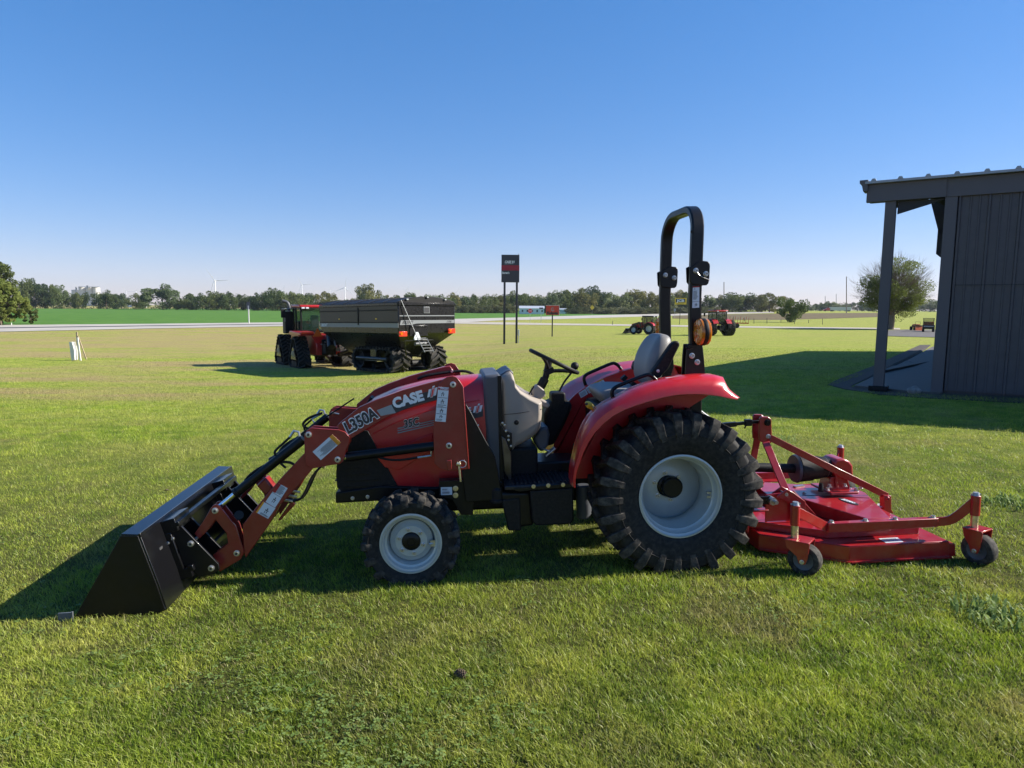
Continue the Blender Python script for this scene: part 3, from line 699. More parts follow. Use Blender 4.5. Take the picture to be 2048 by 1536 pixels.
# levers left of wheel, loader joystick
bm = B(); tube(bm, smooth_path([q(1064, 797, .06), q(1058, 790, .10), q(1068, 772, .14)], 4), .006, 8); obj('shuttle_lever', bm, M['plastic'], T)
bm = B(); tube(bm, smooth_path([q(1117, 786, -.30), q(1128, 765, -.30), q(1143, 745, -.30), q(1148, 736, -.30)], 4), .008, 8); js = obj('loader_joystick', bm, M['plastic'], T)
bm = B(); c = q(1149.5, 732, -.30); bmesh.ops.create_uvsphere(bm, u_segments=18, v_segments=12, radius=.032, matrix=Matrix.Translation(c)); obj('joystick_knob', bm, M['plastic'], js, loc=(0, 0, 0))
bm = B(); rbox(bm, q(1128, 0+790, -.30)[0], q(1100, 790, -.30)[0], -.36, -.22, q(1100, 810, -.3)[2], q(1100, 783, -.3)[2], .02); obj('joystick_boot', bm, M['plastic'], js, loc=(0, 0, 0), bevel=.012)
bm = B(); prism(bm, xz([(1088, 830), (1100, 802), (1140, 800), (1146, 815), (1130, 850), (1108, 892), (1088, 892)], -.22), -.42, -.22); obj('valve_cover', bm, M['plastic'], T, bevel=.03, seg=3)
bm = B(); prism(bm, xz([(1068, 878), (1080, 858), (1096, 852), (1100, 870), (1097, 892), (1086, 905), (1076, 900)], .12), -.12, .12); obj('pedal_guard', bm, M['cap'], T, bevel=.02, seg=3)
bm = B(); c = q(1100, 903, .16); box(bm, c, (.09, .07, .012), ry=.65); tube(bm, [c, q(1078, 895, .1)], .008, 8); obj('brake_pedal', bm, M['steel'], T, bevel=.003)

# --- platform, step, tank, side boxes
zf = q(1085, 962, .40)[2]
xa, xb = q(1008, 970, .44)[0], q(1150, 970, .44)[0]
bm = B(); rbox(bm, xb, xa, -.50, .50, zf-.03, zf, .01); obj('floor_platform', bm, M['mat'], T, bevel=.006)
bm = B()
for i in range(14): box(bm, (xb+.04+(xa-xb-.1)*i/13, 0, zf+.004), (.012, .9, .008))
obj('floor_rib', bm, M['mat'], T)
bm = B(); prism(bm, xz([(1028, 976), (1148, 966), (1148, 975), (1064, 981), (1040, 984), (1028, 982)], .505), .47, .505); obj('platform_edge', bm, M['black'], T, bevel=.004)
for p in ((1067, 973), (1096.5, 971), (1126, 969.5)):
    c = q(*p, .505); bm = B(); bolt(bm, (c[0], .505, c[2]), .0105, .012); obj('platform_bolt', bm, M['zinc'], T)
plate('step_box', [(1060, 982), (1147, 975), (1148, 1040), (1142, 1049), (1073, 1052), (1065, 1045)], .30, .50, M['plastic'], bevel=.012)
plate('fuel_tank', [(1000, 985), (1062, 984), (1068, 1052), (1038, 1056), (1020, 1045), (1005, 1010)], .18, .45, M['black'], bevel=.02, seg=3)
plate('support_leg', [(1003, 1000), (1040, 996), (1043, 1062), (1017, 1062)], .40, .46, M['plastic'], bevel=.01)
bm = B(); a = q(993, 987, .42); lathe(bm, [(.001, .055), (.03, .05), (.045, .03), (.045, -.03), (.055, -.04), (.055, -.055), (.03, -.08)], a, 2, 24); obj('filler_cap', bm, M['plastic'], T)
bm = B(); a, b = q(1166, 970, .28), q(1168, 1034, .28); tube(bm, [a, b], .055, 24); obj('hydraulic_filter', bm, M['cap'], T, bevel=.004)
plate('loader_frame_bracket', [(878, 962), (946, 960), (947, 1002), (946, 1030), (922, 1030), (905, 1000), (878, 994)], .34, .42, M['black'])
for p in ((911, 977), (939.5, 975), (911, 990.5), (940, 988.5)):
    c = q(*p, .42); bm = B(); bolt(bm, (c[0], .42, c[2]), .014, .014); obj('bracket_bolt', bm, M['zinc'], T)
for p in ((917, 1031), (939, 1030)):
    c = q(*p, .42); bm = B(); bolt(bm, (c[0], .40, c[2]), .006, .012); obj('bracket_bolt', bm, M['steel'], T)
def sticker(name, c4, y, rows, head=None, parent=T, mt=None, cells=1):
    """flat label: white plate, header bar and printed line marks; corners tl,tr,br,bl in picture pixels"""
    P4 = [q(*c, y) for c in c4]
    bm = B(); prism(bm, [(p[0], p[2]) for p in P4], y, y+.0012); o = obj(name, bm, mt or M['label'], parent)
    tl, tr, br, bl = [Vector(p) for p in P4]
    def uv(u, v): return (tl*(1-u)+tr*u)*(1-v)+(bl*(1-u)+br*u)*v
    def rect(bm, u0, v0, u1, v1, dy):
        prism(bm, [(uv(a, b).x, uv(a, b).z) for a, b in ((u0, v0), (u1, v0), (u1, v1), (u0, v1))], y+dy, y+dy+.0008)
    ink = B(); rn = random.Random(len(rows)*7+int(c4[0][0]))
    for (u0, v0, u1, v1, kind) in rows:
        if kind == 'box':
            t = .012; rect(ink, u0, v0, u1, v0+t, .0013); 
        elif kind == 'lines':
            n = max(2, int((v1-v0)/.035)); 
            for i in range(n):
                v = v0+(v1-v0)*(i+.3)/n; rect(ink, u0, v, u0+(u1-u0)*rn.uniform(.6, 1), v+(v1-v0)/n*.4, .0013)
        elif kind == 'vlines':
            n = max(2, int((u1-u0)/.05))
            for i in range(n):
                u = u0+(u1-u0)*(i+.3)/n; rect(ink, u, v0, u+(u1-u0)/n*.4, v0+(v1-v0)*rn.uniform(.7, 1), .0013)
        elif kind == 'fig':
            cx_, cy_ = (u0+u1)/2, (v0+v1)/2; a, b = (u1-u0)/2, (v1-v0)/2
            rect(ink, cx_-a*.5, cy_-b*.2, cx_+a*.6, cy_+b*.05, .0013); rect(ink, cx_-a*.15, cy_-b*.7, cx_+a*.2, cy_-b*.3, .0013); rect(ink, cx_-a*.4, cy_+b*.2, cx_-a*.2, cy_+b*.8, .0013); rect(ink, cx_+a*.2, cy_+b*.15, cx_+a*.45, cy_+b*.7, .0013)
    obj('printed_lines', ink, M['ink'], o, loc=(0, 0, 0)) if parent is T else None
    if head:
        hb = B(); rect(hb, *head[:4], .0013); obj('header_strip', hb, M[head[4]], o, loc=(0, 0, 0))
    return o
sticker('part_number_label', [(881.5, 974.5), (904, 974), (904.5, 989.5), (882, 990)], .4205, [(.12, .18, .75, .42, 'lines'), (.12, .55, .85, .85, 'lines')])
# exhaust shield beside the bulkhead
plate('heat_shield', [(1003, 872), (1012, 880), (1022, 905), (1024, 960), (1019, 962), (1009, 945)], .30, .33, M['shield'], bevel=.004)
plate('shield_bracket', [(1000, 845), (1008, 860), (1024, 866), (1025, 900), (1020, 898), (1008, 878), (1001, 870)], .285, .30, M['black'])
bm = B()
for p in ((1005, 846), (1009, 850), (1012, 862), (1017, 872), (1022, 892), (1017, 880)): c = q(*p, .30); bolt(bm, (c[0], .30, c[2]), .006, .01)
obj('shield_bolt', bm, M['steel'], T)

# --- fenders
inner = [(1150, 976), (1150, 955), (1153, 940), (1158.5, 926), (1166, 905), (1176, 884), (1190, 864), (1208, 845), (1228, 830), (1249, 819), (1270, 811), (1296, 803), (1328, 794), (1353, 789.5), (1375, 788), (1400, 788), (1420, 789.5), (1440, 792), (1458, 796), (1475, 799)]
outer = [(1140.5, 968), (1141, 955), (1142, 938), (1147, 915), (1153, 889), (1161, 866), (1168, 850), (1179, 832), (1193, 818), (1209, 806), (1235, 793), (1262, 778), (1296, 765.5), (1328, 757), (1360, 752), (1395, 749), (1425, 749), (1446, 754), (1456, 776), (1475, 792)]
def fender(sy):
    bm = B(); rr = []
    for a, b in zip(inner, outer):
        i = q(*a, .745); o = q(*b, .44)
        m_ = (a[0]*.6+b[0]*.4, a[1]*.6+b[1]*.4); lp_ = q(m_[0], m_[1], .748); lip = (lp_[0], .748, lp_[2]); c9 = q(*b, .64)
        crest = (c9[0], .64, c9[2])
        fi = (o[0]-.004, .37, o[2])
        # returned edge underneath
        dx, dz = (q(1338, 990, .74)[0]-i[0]), (q(1338, 990, .74)[2]-i[2]); l = math.hypot(dx, dz); dx /= l; dz /= l
        rr.append([(i[0]+dx*.004, .728, i[2]+dz*.004), (i[0]+dx*.004, .742, i[2]+dz*.004), (i[0], .752, i[2]), lip, (lip[0]*.4+crest[0]*.6, .722, lip[2]*.4+crest[2]*.6), crest, (c9[0]*.5+o[0]*.5, .54, c9[2]*.5+o[2]*.5), fi, (fi[0]+dx*.010, .37, fi[2]+dz*.010), (c9[0]+dx*.012, .635, c9[2]+dz*.012), (lip[0]+dx*.008, .735, lip[2]+dz*.008)])
    rr = [[(p[0], p[1]*sy, p[2]) for p in r] for r in rr]
    loft(bm, rr); f = obj('fender', bm, M['red'], T, ang=45)
    bm = B(); ol = [q(*b, .44) for b in outer]
    line = [(p[0]-.002, p[2]-.002) for p in ol[:17]]
    zb = zf; poly = [(line[0][0], zb)]+line+[(line[-1][0], q(1420, 800, .6)[2]), (q(1395, 830, .6)[0], q(1395, 830, .6)[2]), (q(1395, 830, .6)[0], zb)]
    prism(bm, poly, .352*sy, .372*sy); obj('inner_fender', bm, M['red'], T, bevel=.003)
    bm = B(); p = [q(1399, 749, .44), q(1399, 749, .44), q(1404, 760, .66), q(1413, 777, .72), q(1413, 789, .748)]
    tube(bm, [(a[0], a[1]*sy+.004*sy, a[2]+.001) for a in p], .0022, 6); obj('fender_seam', bm, M['ink'], f, loc=(0, 0, 0))
    return f
fender(1); fender(-1)
plate('tail_panel', [(1338, 751), (1336, 735), (1340, 727), (1346, 727), (1352, 737), (1357, 747), (1364, 750), (1364, 756), (1338, 756)], -.50, -.40, M['red'], bevel=.01, yref=-.4)
# fender top label and inside labels on far fender
a = [q(1330, 757, .57), q(1368, 752.5, .57), q(1374, 757, .63), q(1345, 760, .63)]
bm = B(); loft(bm, [[(p[0], p[1], p[2]+.003) for p in a], [(p[0], p[1], p[2]+.005) for p in a]]); obj('fender_label', bm, M['label'], T)
def far_sticker(c4, head=None):
    y = -.352; P4 = [q(*c, y) for c in c4]; bm = B(); prism(bm, [(p[0], p[2]) for p in P4], y, y+.0015); o = obj('warning_label', bm, M['label'], T)
    tl, tr, br, bl = [Vector(p) for p in P4]; ink = B()
    for i in range(6):
        v = .25+i*.11; pp = [(tl*(1-u)+tr*u)*(1-w)+(bl*(1-u)+br*u)*w for u, w in ((.1, v), (.85, v), (.85, v+.03), (.1, v+.03))]; prism(ink, [(k.x, k.z) for k in pp], y+.0016, y+.0022)
    obj('printed_lines', ink, M['ink'], o, loc=(0, 0, 0))
    if head:
        pp = [(tl*(1-u)+tr*u)*(1-w)+(bl*(1-u)+br*u)*w for u, w in ((0, 0), (1, 0), (1, .16), (0, .16))]; b = B(); prism(b, [(k.x, k.z) for k in pp], y+.0016, y+.0022); obj('header_strip', b, M['orange'], o, loc=(0, 0, 0))
far_sticker([(1182, 768), (1205, 757), (1216, 773), (1192, 782)], 1); far_sticker([(1157, 786), (1171, 777), (1176, 788), (1162, 796)])
far_sticker([(1171, 776), (1181, 769), (1190, 781), (1178, 787)])
# fender grab handles
for y, pp in ((.42, [(1227, 800), (1224, 786), (1228, 777), (1245, 768), (1289, 751), (1300, 750.5), (1308, 756), (1317, 765)]), (-.42, [(1171, 770), (1168, 757), (1173, 749), (1190, 741), (1222, 727.5), (1232, 728), (1239, 734), (1245, 742)])):
    bm = B(); tube(bm, smooth_path([q(a, b, y) for a, b in pp], 5), .0135, 12); obj('grab_handle', bm, M['black'], T)
bm = B(); tube(bm, [q(1190, 822, .36), q(1186, 812, .36)], .006, 8); ll = obj('range_lever', bm, M['steel'], T)
bm = B(); tube(bm, smooth_path([q(1196, 824, .34), q(1184, 814, .34), q(1176, 809, .34), q(1171, 810, .34)], 4), [.015, .016, .017, .018, .020, .022, .024, .025, .025, .024, .022, .018, .008], 14); obj('lever_grip', bm, M['yellow'], ll, loc=(0, 0, 0))
bm = B(); lathe(bm, [(.001, .002), (.009, .001), (.010, -.003)], q(1173, 808, .365), 1, 14); obj('grip_button', bm, M['ink'], ll, loc=(0, 0, 0))

# --- seat
seat = xz([(1199, 815), (1186, 800), (1178, 786), (1182, 778), (1205, 772), (1240, 772), (1290, 776), (1300, 790), (1290, 812), (1240, 820)], .12)
bm = B(); rr = []; cx_ = sum(p[0] for p in seat)/len(seat); cz_ = sum(p[1] for p in seat)/len(seat)
for y, k in ((-.235, .80), (-.215, .95), (-.17, 1), (0, .985), (.17, 1), (.215, .95), (.235, .80)): rr.append([(cx_+(a-cx_)*k, y, cz_+(b-cz_)*k) for a, b in seat])
rr = [[(p[0]-.05, p[1], p[2]) for p in r] for r in rr]; loft(bm, rr); so_ = obj('seat', bm, M['seat'], T, ang=60)
sub = so_.modifiers.new('s', 'SUBSURF'); sub.levels = 2; sub.render_levels = 2
def backrest():
    # side outline front line and rear line, centre plane
    fr = [(1271, 775), (1268, 745), (1274, 715), (1285, 692), (1296, 675), (1308, 668)]
    re = [(1302, 778), (1306, 752), (1318, 725), (1326, 700), (1330, 682), (1322, 670)]
    bm = B(); rr = []
    for (a, b), wd in zip(zip(fr, re), (.20, .23, .235, .22, .19, .14)):
        f = q(*a, .18); r = q(*b, .18); ring = []
        for t, dep in ((-1, .55), (-.97, .12), (-.8, -.02), (-.5, .03), (0, .08), (.5, .03), (.8, -.02), (.97, .12), (1, .55), (.85, .92), (0, 1), (-.85, .92)):
            ring.append((f[0]+(r[0]-f[0])*dep, wd*t, f[2]+(r[2]-f[2])*dep))
        rr.append([(p[0]-.085, p[1]*.92, p[2]) for p in ring])
    loft(bm, rr); return bm
bk = obj('backrest', backrest(), M['seat'], T, ang=60); sub = bk.modifiers.new('s', 'SUBSURF'); sub.levels = 2; sub.render_levels = 2
bm = B(); f = [q(*a, .16) for a in ((1290, 770), (1288, 740), (1294, 715), (1304, 692), (1312, 678))]
tube(bm, smooth_path([(p[0]-.075, .17-.012*i, p[2]) for i, p in enumerate(f)], 4), .004, 6); obj('seat_piping', bm, M['cap'], bk, loc=(0, 0, 0))
bm = B(); prism(bm, xz([(1306, 772), (1312, 748), (1324, 722), (1332, 700), (1336, 680), (1341, 684), (1341, 705), (1332, 730), (1322, 760), (1318, 776)], .17), -.17, .17); obj('seat_back_shell', bm, M['cap'], T, bevel=.02, seg=3)
plate('armrest', zp(1180, 640, 6.4, [(780, 680), (860, 580), (950, 440), (1040, 310), (1085, 275), (1130, 268), (1155, 300), (1150, 330), (1085, 460), (1010, 620), (900, 740), (850, 745), (800, 720)]), .225, .285, M['plastic'], bevel=.014, seg=3)
bm = B(); c = q(1316, 742, .285); lathe(bm, [(.013, 0), (.011, .004), (.001, .005)], (c[0], .285, c[2]), 1, 20); obj('armrest_pivot', bm, M['steel'], T)
plate('far_armrest', zp(1180, 640, 6.4, [(540, 600), (560, 540), (590, 515), (600, 560), (580, 650), (550, 640)]), -.285, -.225, M['plastic'], bevel=.012, yref=-.24)
bm = B(); bar(bm, q(1252, 752, .05), q(1244, 760, .05), .05, .03); bar(bm, q(1262, 765, .1), q(1285, 780, .1), .05, .03); bar(bm, q(1246, 757, .05), q(1266, 770, .08), .045, .003); obj('seat_belt', bm, M['plastic'], T, bevel=.004)
bm = B(); prism(bm, xz([(1200, 815), (1300, 800), (1330, 800), (1330, 860), (1200, 880)], .2), -.34, .34); obj('seat_base', bm, M['plastic'], T, bevel=.02)

# --- roll bar
def ropt(px, py, y): return q(px, py, y)
xb0 = q(1391, 745, .33)[0]; xm = q(1389, 600, .33)[0]; xt = q(1394, 470, .33)[0]; zt = q(1390, 414, .30)[2]; zl = q(1391, 470, .33)[2]; zb = q(1391, 745, .33)[2]; zm = q(1389, 600, .33)[2]
path = [(xb0, .33, zb-.42), (xb0, .33, zb), (xm, .33, zm), (xt, .33, zl)]
nA = 8; r_ = .19; hb = .33
for i in range(1, nA+1):
    t = PI/2*i/nA; path.append((xt-.012*math.sin(t), hb-r_+r_*math.cos(t), zt-r_*.9+r_*.9*math.sin(t)))
half = path; full = half+[(p[0], -p[1], p[2]) for p in half[::-1]]
bm = B(); rr = []
P_ = [Vector(p) for p in full]
for i, p in enumerate(P_):
    t = (P_[min(i+1, len(P_)-1)]-P_[max(i-1, 0)]); t.x = 0; t.normalize(); n = Vector((0, t.z, -t.y)) ; X_ = Vector((1, 0, 0)); hx, hn, c = .043, .027, .010
    rr.append([tuple(p+X_*a+n*b) for a, b in ((-hx+c, -hn), (hx-c, -hn), (hx, -hn+c), (hx, hn-c), (hx-c, hn), (-hx+c, hn), (-hx, hn-c), (-hx, -hn+c))])
loft(bm, rr); rb = obj('roll_bar', bm, M['black'], T, ang=40)
for sy in (1, -1):
    Y0 = .33
    def pl(name, pts, a, b, mt=M['black'], **k):
        P2 = xz(pts, .37); bm = B(); prism(bm, P2, a*sy, b*sy); return obj(name, bm, mt, rb, loc=(0, 0, 0), bevel=.004, **k)
    hp = zp(1260, 390, 4.15, [(495, 600), (520, 588), (575, 550), (600, 545), (645, 550), (662, 565), (666, 590), (660, 700), (652, 735), (635, 750), (590, 752), (560, 745), (515, 742), (500, 720)])
    h = pl('hinge_plate', hp, .358, .370); pl('hinge_plate', hp, .290, .302)
    for p, r in (((545, 628), .014), ((628, 655), .014)):
        c = q(1260+p[0]/4.15, 390+p[1]/4.15, .37); bm = B(); bolt(bm, (c[0], .37 if sy > 0 else -.29, c[2]), r, .022); tube(bm, [(c[0], .28*sy, c[2]), (c[0], .37*sy, c[2])], .008, 8); obj('hinge_pin', bm, M['steel'], rb, loc=(0, 0, 0))
    bm = B(); tube(bm, smooth_path([tuple(x if i != 1 else (x+.012)*sy for i, x in enumerate(q(1260+a/4.15, 390+b/4.15, .37))) for a, b in ((548, 630), (575, 670), (620, 692), (658, 705))], 4), .003, 6); obj('pin_lanyard', bm, M['steel'], rb, loc=(0, 0, 0))
    lo = pl('roll_bar_bracket', zp(1260, 390, 4.15, [(475, 1240), (600, 1240), (612, 1350), (622, 1490), (600, 1560), (462, 1560), (458, 1480), (466, 1330)]), .358, .378); pl('roll_bar_bracket', zp(1260, 390, 4.15, [(475, 1240), (600, 1240), (612, 1350), (622, 1490), (600, 1560), (462, 1560), (458, 1480), (466, 1330)]), .285, .302)
    for p in ((513, 1334), (557, 1387)):
        c = q(1260+p[0]/4.15, 390+p[1]/4.15, .378); bm = B(); bolt(bm, (c[0], .378 if sy > 0 else -.39, c[2]), .015, .02); obj('bracket_bolt', bm, M['steel'], rb, loc=(0, 0, 0))
    # flashing lamp: two amber lenses on a black disc
    c = q(1405, 664, .44); cy = .44*sy; R_ = .094
    bm = B(); lathe(bm, [(R_*.98, -.014), (R_, -.010), (R_, .010), (R_*.98, .014)], (c[0], cy, c[2]), 0, 36, True); lm = obj('warning_lamp', bm, M['plastic'], rb, loc=(0, 0, 0))
    for s in (-1, 1):
        bm = B(); lathe(bm, [(R_*.97, s*.0145), (R_*.96, s*.028), (R_*.90, s*.034), (R_*.55, s*.037), (R_*.5, s*.032), (R_*.3, s*.032), (.001, s*.035)], (c[0], cy, c[2]), 0, 36)
        for k in range(8):
            t = 2*PI*k/8; bar(bm, (c[0]+s*.037, cy+.03*math.cos(t), c[2]+.03*math.sin(t)), (c[0]+s*.035, cy+.085*math.cos(t), c[2]+.085*math.sin(t)), .006, .004)
        obj('lamp_lens', bm, M['amber'], lm, loc=(0, 0, 0))
    bm = B(); bar(bm, (c[0], .36*sy, c[2]-.07), (c[0], .44*sy, c[2]-.09), .03, .008); tube(bm, smooth_path([(c[0]+.02, .37*sy, c[2]-.10), (c[0]+.075, .38*sy, c[2]-.12), (c[0]+.09, .37*sy, c[2]-.10), (c[0]+.06, .36*sy, c[2]-.09)], 4), .005, 6); obj('lamp_bracket', bm, M['black'], rb, loc=(0, 0, 0))
st_ = sticker('roll_bar_label', zp(1260, 390, 4.15, [(521, 760), (576, 756), (574, 934), (516, 938)]), .3575, [(.1, .08, .45, .16, 'fig'), (.1, .2, .85, .62, 'lines'), (0, .70, 1, .72, 'box'), (.2, .76, .85, .96, 'fig')], (0, 0, 1, .05, 'danger'))
bm = B(); tube(bm, [(xt+.05, .36, zl+.02), (xt+.05, .38, zl+.02)], .01, 8); obj('bar_rest', bm, M['plastic'], T)
# top link to the mower mast stays with the tractor side: bracket
bm = B(); box(bm, (-.17, 0, .80), (.16, .16, .35)); tube(bm, [q(1392, 820, 0), q(1425, 842, 0), q(1440, 856, 0)], .012, 8); obj('rear_bracket', bm, M['black'], T, bevel=.006)
bm = B(); tube(bm, smooth_path([q(1398, 818, .1), q(1412, 829, .1), q(1425, 838, .1), q(1433, 850, .1)], 3), .004, 6); obj('rear_cable', bm, M['steel'], T)

# --- loader
def mirror_plate(name, pts, y0, y1, mt, bevel=.003, yref=None, seg=2):
    a = plate(name, pts, y0, y1, mt, T, bevel, yref=yref if yref else y1, seg=seg)
    bm = B(); prism(bm, xz(pts, yref if yref else y1), -y1, -y0); b = obj(name, bm, mt, T, bevel=bevel, seg=seg); return a, b
def boltpair(name, px, py, y, r=.016, th=.022, mt=None, mirror=True):
    c = q(px, py, y)
    for s in ((1, -1) if mirror else (1,)):
        bm = B(); tube(bm, [(c[0], s*(y-.12), c[2]), (c[0], s*(y+.004), c[2])], r*.8, 12)
        lathe(bm, [(r*1.5, 0), (r*1.5, s*th*.35), (r*1.1, s*th*.4), (r*1.05, s*th), (r*.6, s*th), (r*.6, s*th*.3), (.0005, s*th*.3)], (c[0], s*y, c[2]), 1, 16)
        o_ = obj(name, bm, mt or M['steel'], T)
        if s > 0: bm = B(); lathe(bm, [(r*.55, th*.5), (.0005, th*.5)], (c[0], s*y, c[2]), 1, 6); obj('pin_socket', bm, M['ink'], o_, loc=(0, 0, 0))
boom = zp(650, 700, 5.85, [(150, 872), (400, 672), (600, 582), (900, 472), (1150, 402), (1380, 343), (1470, 330), (1540, 420), (1500, 480), (1400, 560), (1300, 590), (1100, 650), (900, 710), (700, 800), (480, 930), (300, 1040), (200, 1080), (150, 1000)])
mirror_plate('loader_boom', boom, .43, .50, M['loader_red_shaded'], .004)
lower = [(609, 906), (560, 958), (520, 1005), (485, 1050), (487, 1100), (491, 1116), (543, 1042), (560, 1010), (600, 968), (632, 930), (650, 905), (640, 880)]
mirror_plate('lower_boom', lower, .435, .495, M['loader_red_shaded'], .004)
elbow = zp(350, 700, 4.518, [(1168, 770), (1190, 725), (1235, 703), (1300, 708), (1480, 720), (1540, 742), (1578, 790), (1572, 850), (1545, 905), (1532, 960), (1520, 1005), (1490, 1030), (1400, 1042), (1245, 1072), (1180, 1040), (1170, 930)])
mirror_plate('elbow_plate', elbow, .50, .512, M['loader_red_shaded'], .003); mirror_plate('elbow_plate', elbow, .418, .430, M['loader_red_shaded'], .003, yref=.512)
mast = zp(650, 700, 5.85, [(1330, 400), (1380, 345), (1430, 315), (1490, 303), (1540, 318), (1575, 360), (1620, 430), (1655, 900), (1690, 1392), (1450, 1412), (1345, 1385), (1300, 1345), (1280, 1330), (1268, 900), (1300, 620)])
mirror_plate('loader_mast', mast, .512, .522, M['loader_red_shaded'], .003)
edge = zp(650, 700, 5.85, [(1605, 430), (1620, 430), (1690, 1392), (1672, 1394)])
mirror_plate('mast_flange', edge, .44, .530, M['loader_red_shaded'], .003)
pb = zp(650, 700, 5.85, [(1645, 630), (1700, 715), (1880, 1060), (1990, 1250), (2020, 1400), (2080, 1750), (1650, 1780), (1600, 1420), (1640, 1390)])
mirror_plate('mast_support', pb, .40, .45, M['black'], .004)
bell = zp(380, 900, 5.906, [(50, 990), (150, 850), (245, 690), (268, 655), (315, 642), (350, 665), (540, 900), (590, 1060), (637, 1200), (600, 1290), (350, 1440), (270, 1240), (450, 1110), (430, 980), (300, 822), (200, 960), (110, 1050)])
mirror_plate('bucket_link', bell, .495, .509, M['loader_red_shaded'], .003); mirror_plate('bucket_link', bell, .42, .434, M['loader_red_shaded'], .003, yref=.509)
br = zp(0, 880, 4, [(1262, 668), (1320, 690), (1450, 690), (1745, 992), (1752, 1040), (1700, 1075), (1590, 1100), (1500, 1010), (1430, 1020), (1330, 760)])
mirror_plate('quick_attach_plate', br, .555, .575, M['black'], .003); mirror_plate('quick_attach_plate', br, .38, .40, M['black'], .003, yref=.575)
# cylinders
for s in (1, -1):
    def c_(px, py, y=.465): p = q(px, py, y); return (p[0], s*y, p[2])
    bm = B(); tube(bm, [c_(607, 878), c_(476, 983)], .031, 20); tube(bm, [c_(476, 983), c_(471, 987)], .036, 20); tc = obj('tilt_cylinder', bm, M['black'], T)
    bm = B(); tube(bm, [c_(471, 987), c_(432, 1020)], .018, 16); obj('cylinder_rod', bm, M['chrome'], tc, loc=(0, 0, 0))
    bm = B(); tube(bm, [c_(868, 892), c_(693, 914)], .031, 20); tube(bm, [c_(868, 892), c_(896, 890)], .022, 12); lc = obj('lift_cylinder', bm, M['black'], T)
    bm = B(); tube(bm, [c_(693, 914), c_(677, 918)], .018, 16); obj('cylinder_rod', bm, M['chrome'], lc, loc=(0, 0, 0))
    for pt_, r__ in (([c_(600, 876), c_(597, 864), c_(588, 862), c_(580, 874)], .009), ([c_(484, 970), c_(490, 962)], .008), ([c_(835, 915), c_(862, 911), c_(863, 902)], .008)):
        bm = B(); tube(bm, pt_, r__, 8); obj('hydraulic_fitting', bm, M['steel'], T)
    bm = B(); tube(bm, smooth_path([c_(580, 874), c_(565, 888), c_(552, 900), c_(550, 908), c_(560, 925), c_(572, 936)], 4), .008, 8); tube(bm, smooth_path([c_(490, 962), c_(500, 950), c_(520, 936), c_(545, 926), c_(580, 925), c_(600, 940)], 4), .009, 8); tube(bm, smooth_path([c_(835, 915), c_(800, 920), c_(770, 918), c_(740, 908)], 4), .008, 8); obj('hydraulic_hose', bm, M['plastic'], T)
# hose bundle under the boom and pipe over it
bm = B()
for k in range(4):
    y = .36-.03*k; tube(bm, smooth_path([q(652, 925+k, y), q(635, 940, y), q(622, 958+k*3, y), q(612, 980+k*2, y), q(600, 998, y), q(578, 1004-k*2, y)], 4), .008, 8)
obj('hose_bundle', bm, M['plastic'], T)
bm = B()
for k in range(3): tube(bm, [q(600-k*7, 985+k*9, .36), q(582-k*7, 982+k*9, .36)], .009, 8)
tube(bm, [q(640, 925, .42), q(648, 935, .40)], .012, 8); obj('hose_coupling', bm, M['zinc'], T)
bm = B(); tube(bm, [q(600, 870, -.38), q(640, 842, -.38), q(708, 797, -.38)], .006, 8); obj('level_indicator', bm, M['plastic'], T)
bm = B(); tube(bm, [q(666, 826, -.40), q(678, 828, -.40)], .007, 8); tube(bm, [q(630, 848, -.46), q(624, 838, -.46), q(645, 826, -.46)], .008, 8); tube(bm, [q(825, 764, -.46), q(853, 756, -.46)], .016, 8); obj('pipe_fitting', bm, M['steel'], T)
bm = B(); tube(bm, smooth_path([q(622, 860, -.46), q(606, 850, -.46), q(618, 836, -.46), q(645, 826, -.46)], 5), .010, 8); obj('hydraulic_hose', bm, M['plastic'], T); bm = B(); tube(bm, smooth_path([q(835, 758, -.40), q(860, 750, -.40), q(925, 742, -.42), q(952, 752, -.42)], 5), .011, 8); obj('hydraulic_pipe', bm, M['plastic'], T)
bm = B(); a = q(545, 985, 0); b = q(520, 960, 0)
prism(bm, xz([(512, 972), (530, 955), (548, 978), (532, 992)], .43), .33, .43)
obj('cross_tube', bm, M['loader_red_shaded'], T, bevel=.012)
bm = B(); tube(bm, [q(478, 1030, -.43), q(478, 1030, .43)], .03, 16); tube(bm, [q(462, 1105, -.5), q(462, 1105, .5)], .022, 16); obj('torque_tube', bm, M['black'], T)
for p in ((906, 769, .522), (898, 891, .522), (675.6, 918.8, .512), (617.5, 869, .512), (430.5, 1021, .509), (474, 1106, .509), (423, 1136, .575), (382, 1087, .575)): boltpair('pivot_pin', p[0], p[1], p[2], .0135, .02)
bm = B(); c = q(918, 929, .53); bar(bm, (c[0], .535, c[2]), add(q(921, 963, .53), (0, .005, 0)), .018, .012); tube(bm, [q(913, 927, .55), q(921, 929, .55)], .014, 12); lp = obj('mast_lock_pin', bm, M['zinc'], T, bevel=.002)
bm = B(); tube(bm, [tuple(Vector(q(925, 928, .545))+Vector((math.cos(t)*.024, 0, math.sin(t)*.024))) for t in [2*PI*i/20 for i in range(18)]], .003, 6); obj('lock_ring', bm, M['steel'], lp, loc=(0, 0, 0))
plate('mast_stop', [(893, 921), (903, 920), (903.5, 941), (896, 942)], .522, .534, M['loader_red_shaded'])
plate('boom_indicator', [(584, 1040-40), (590, 1010), (560, 1050-8), (556, 1040)], .30, .34, M['loader_red_shaded'])
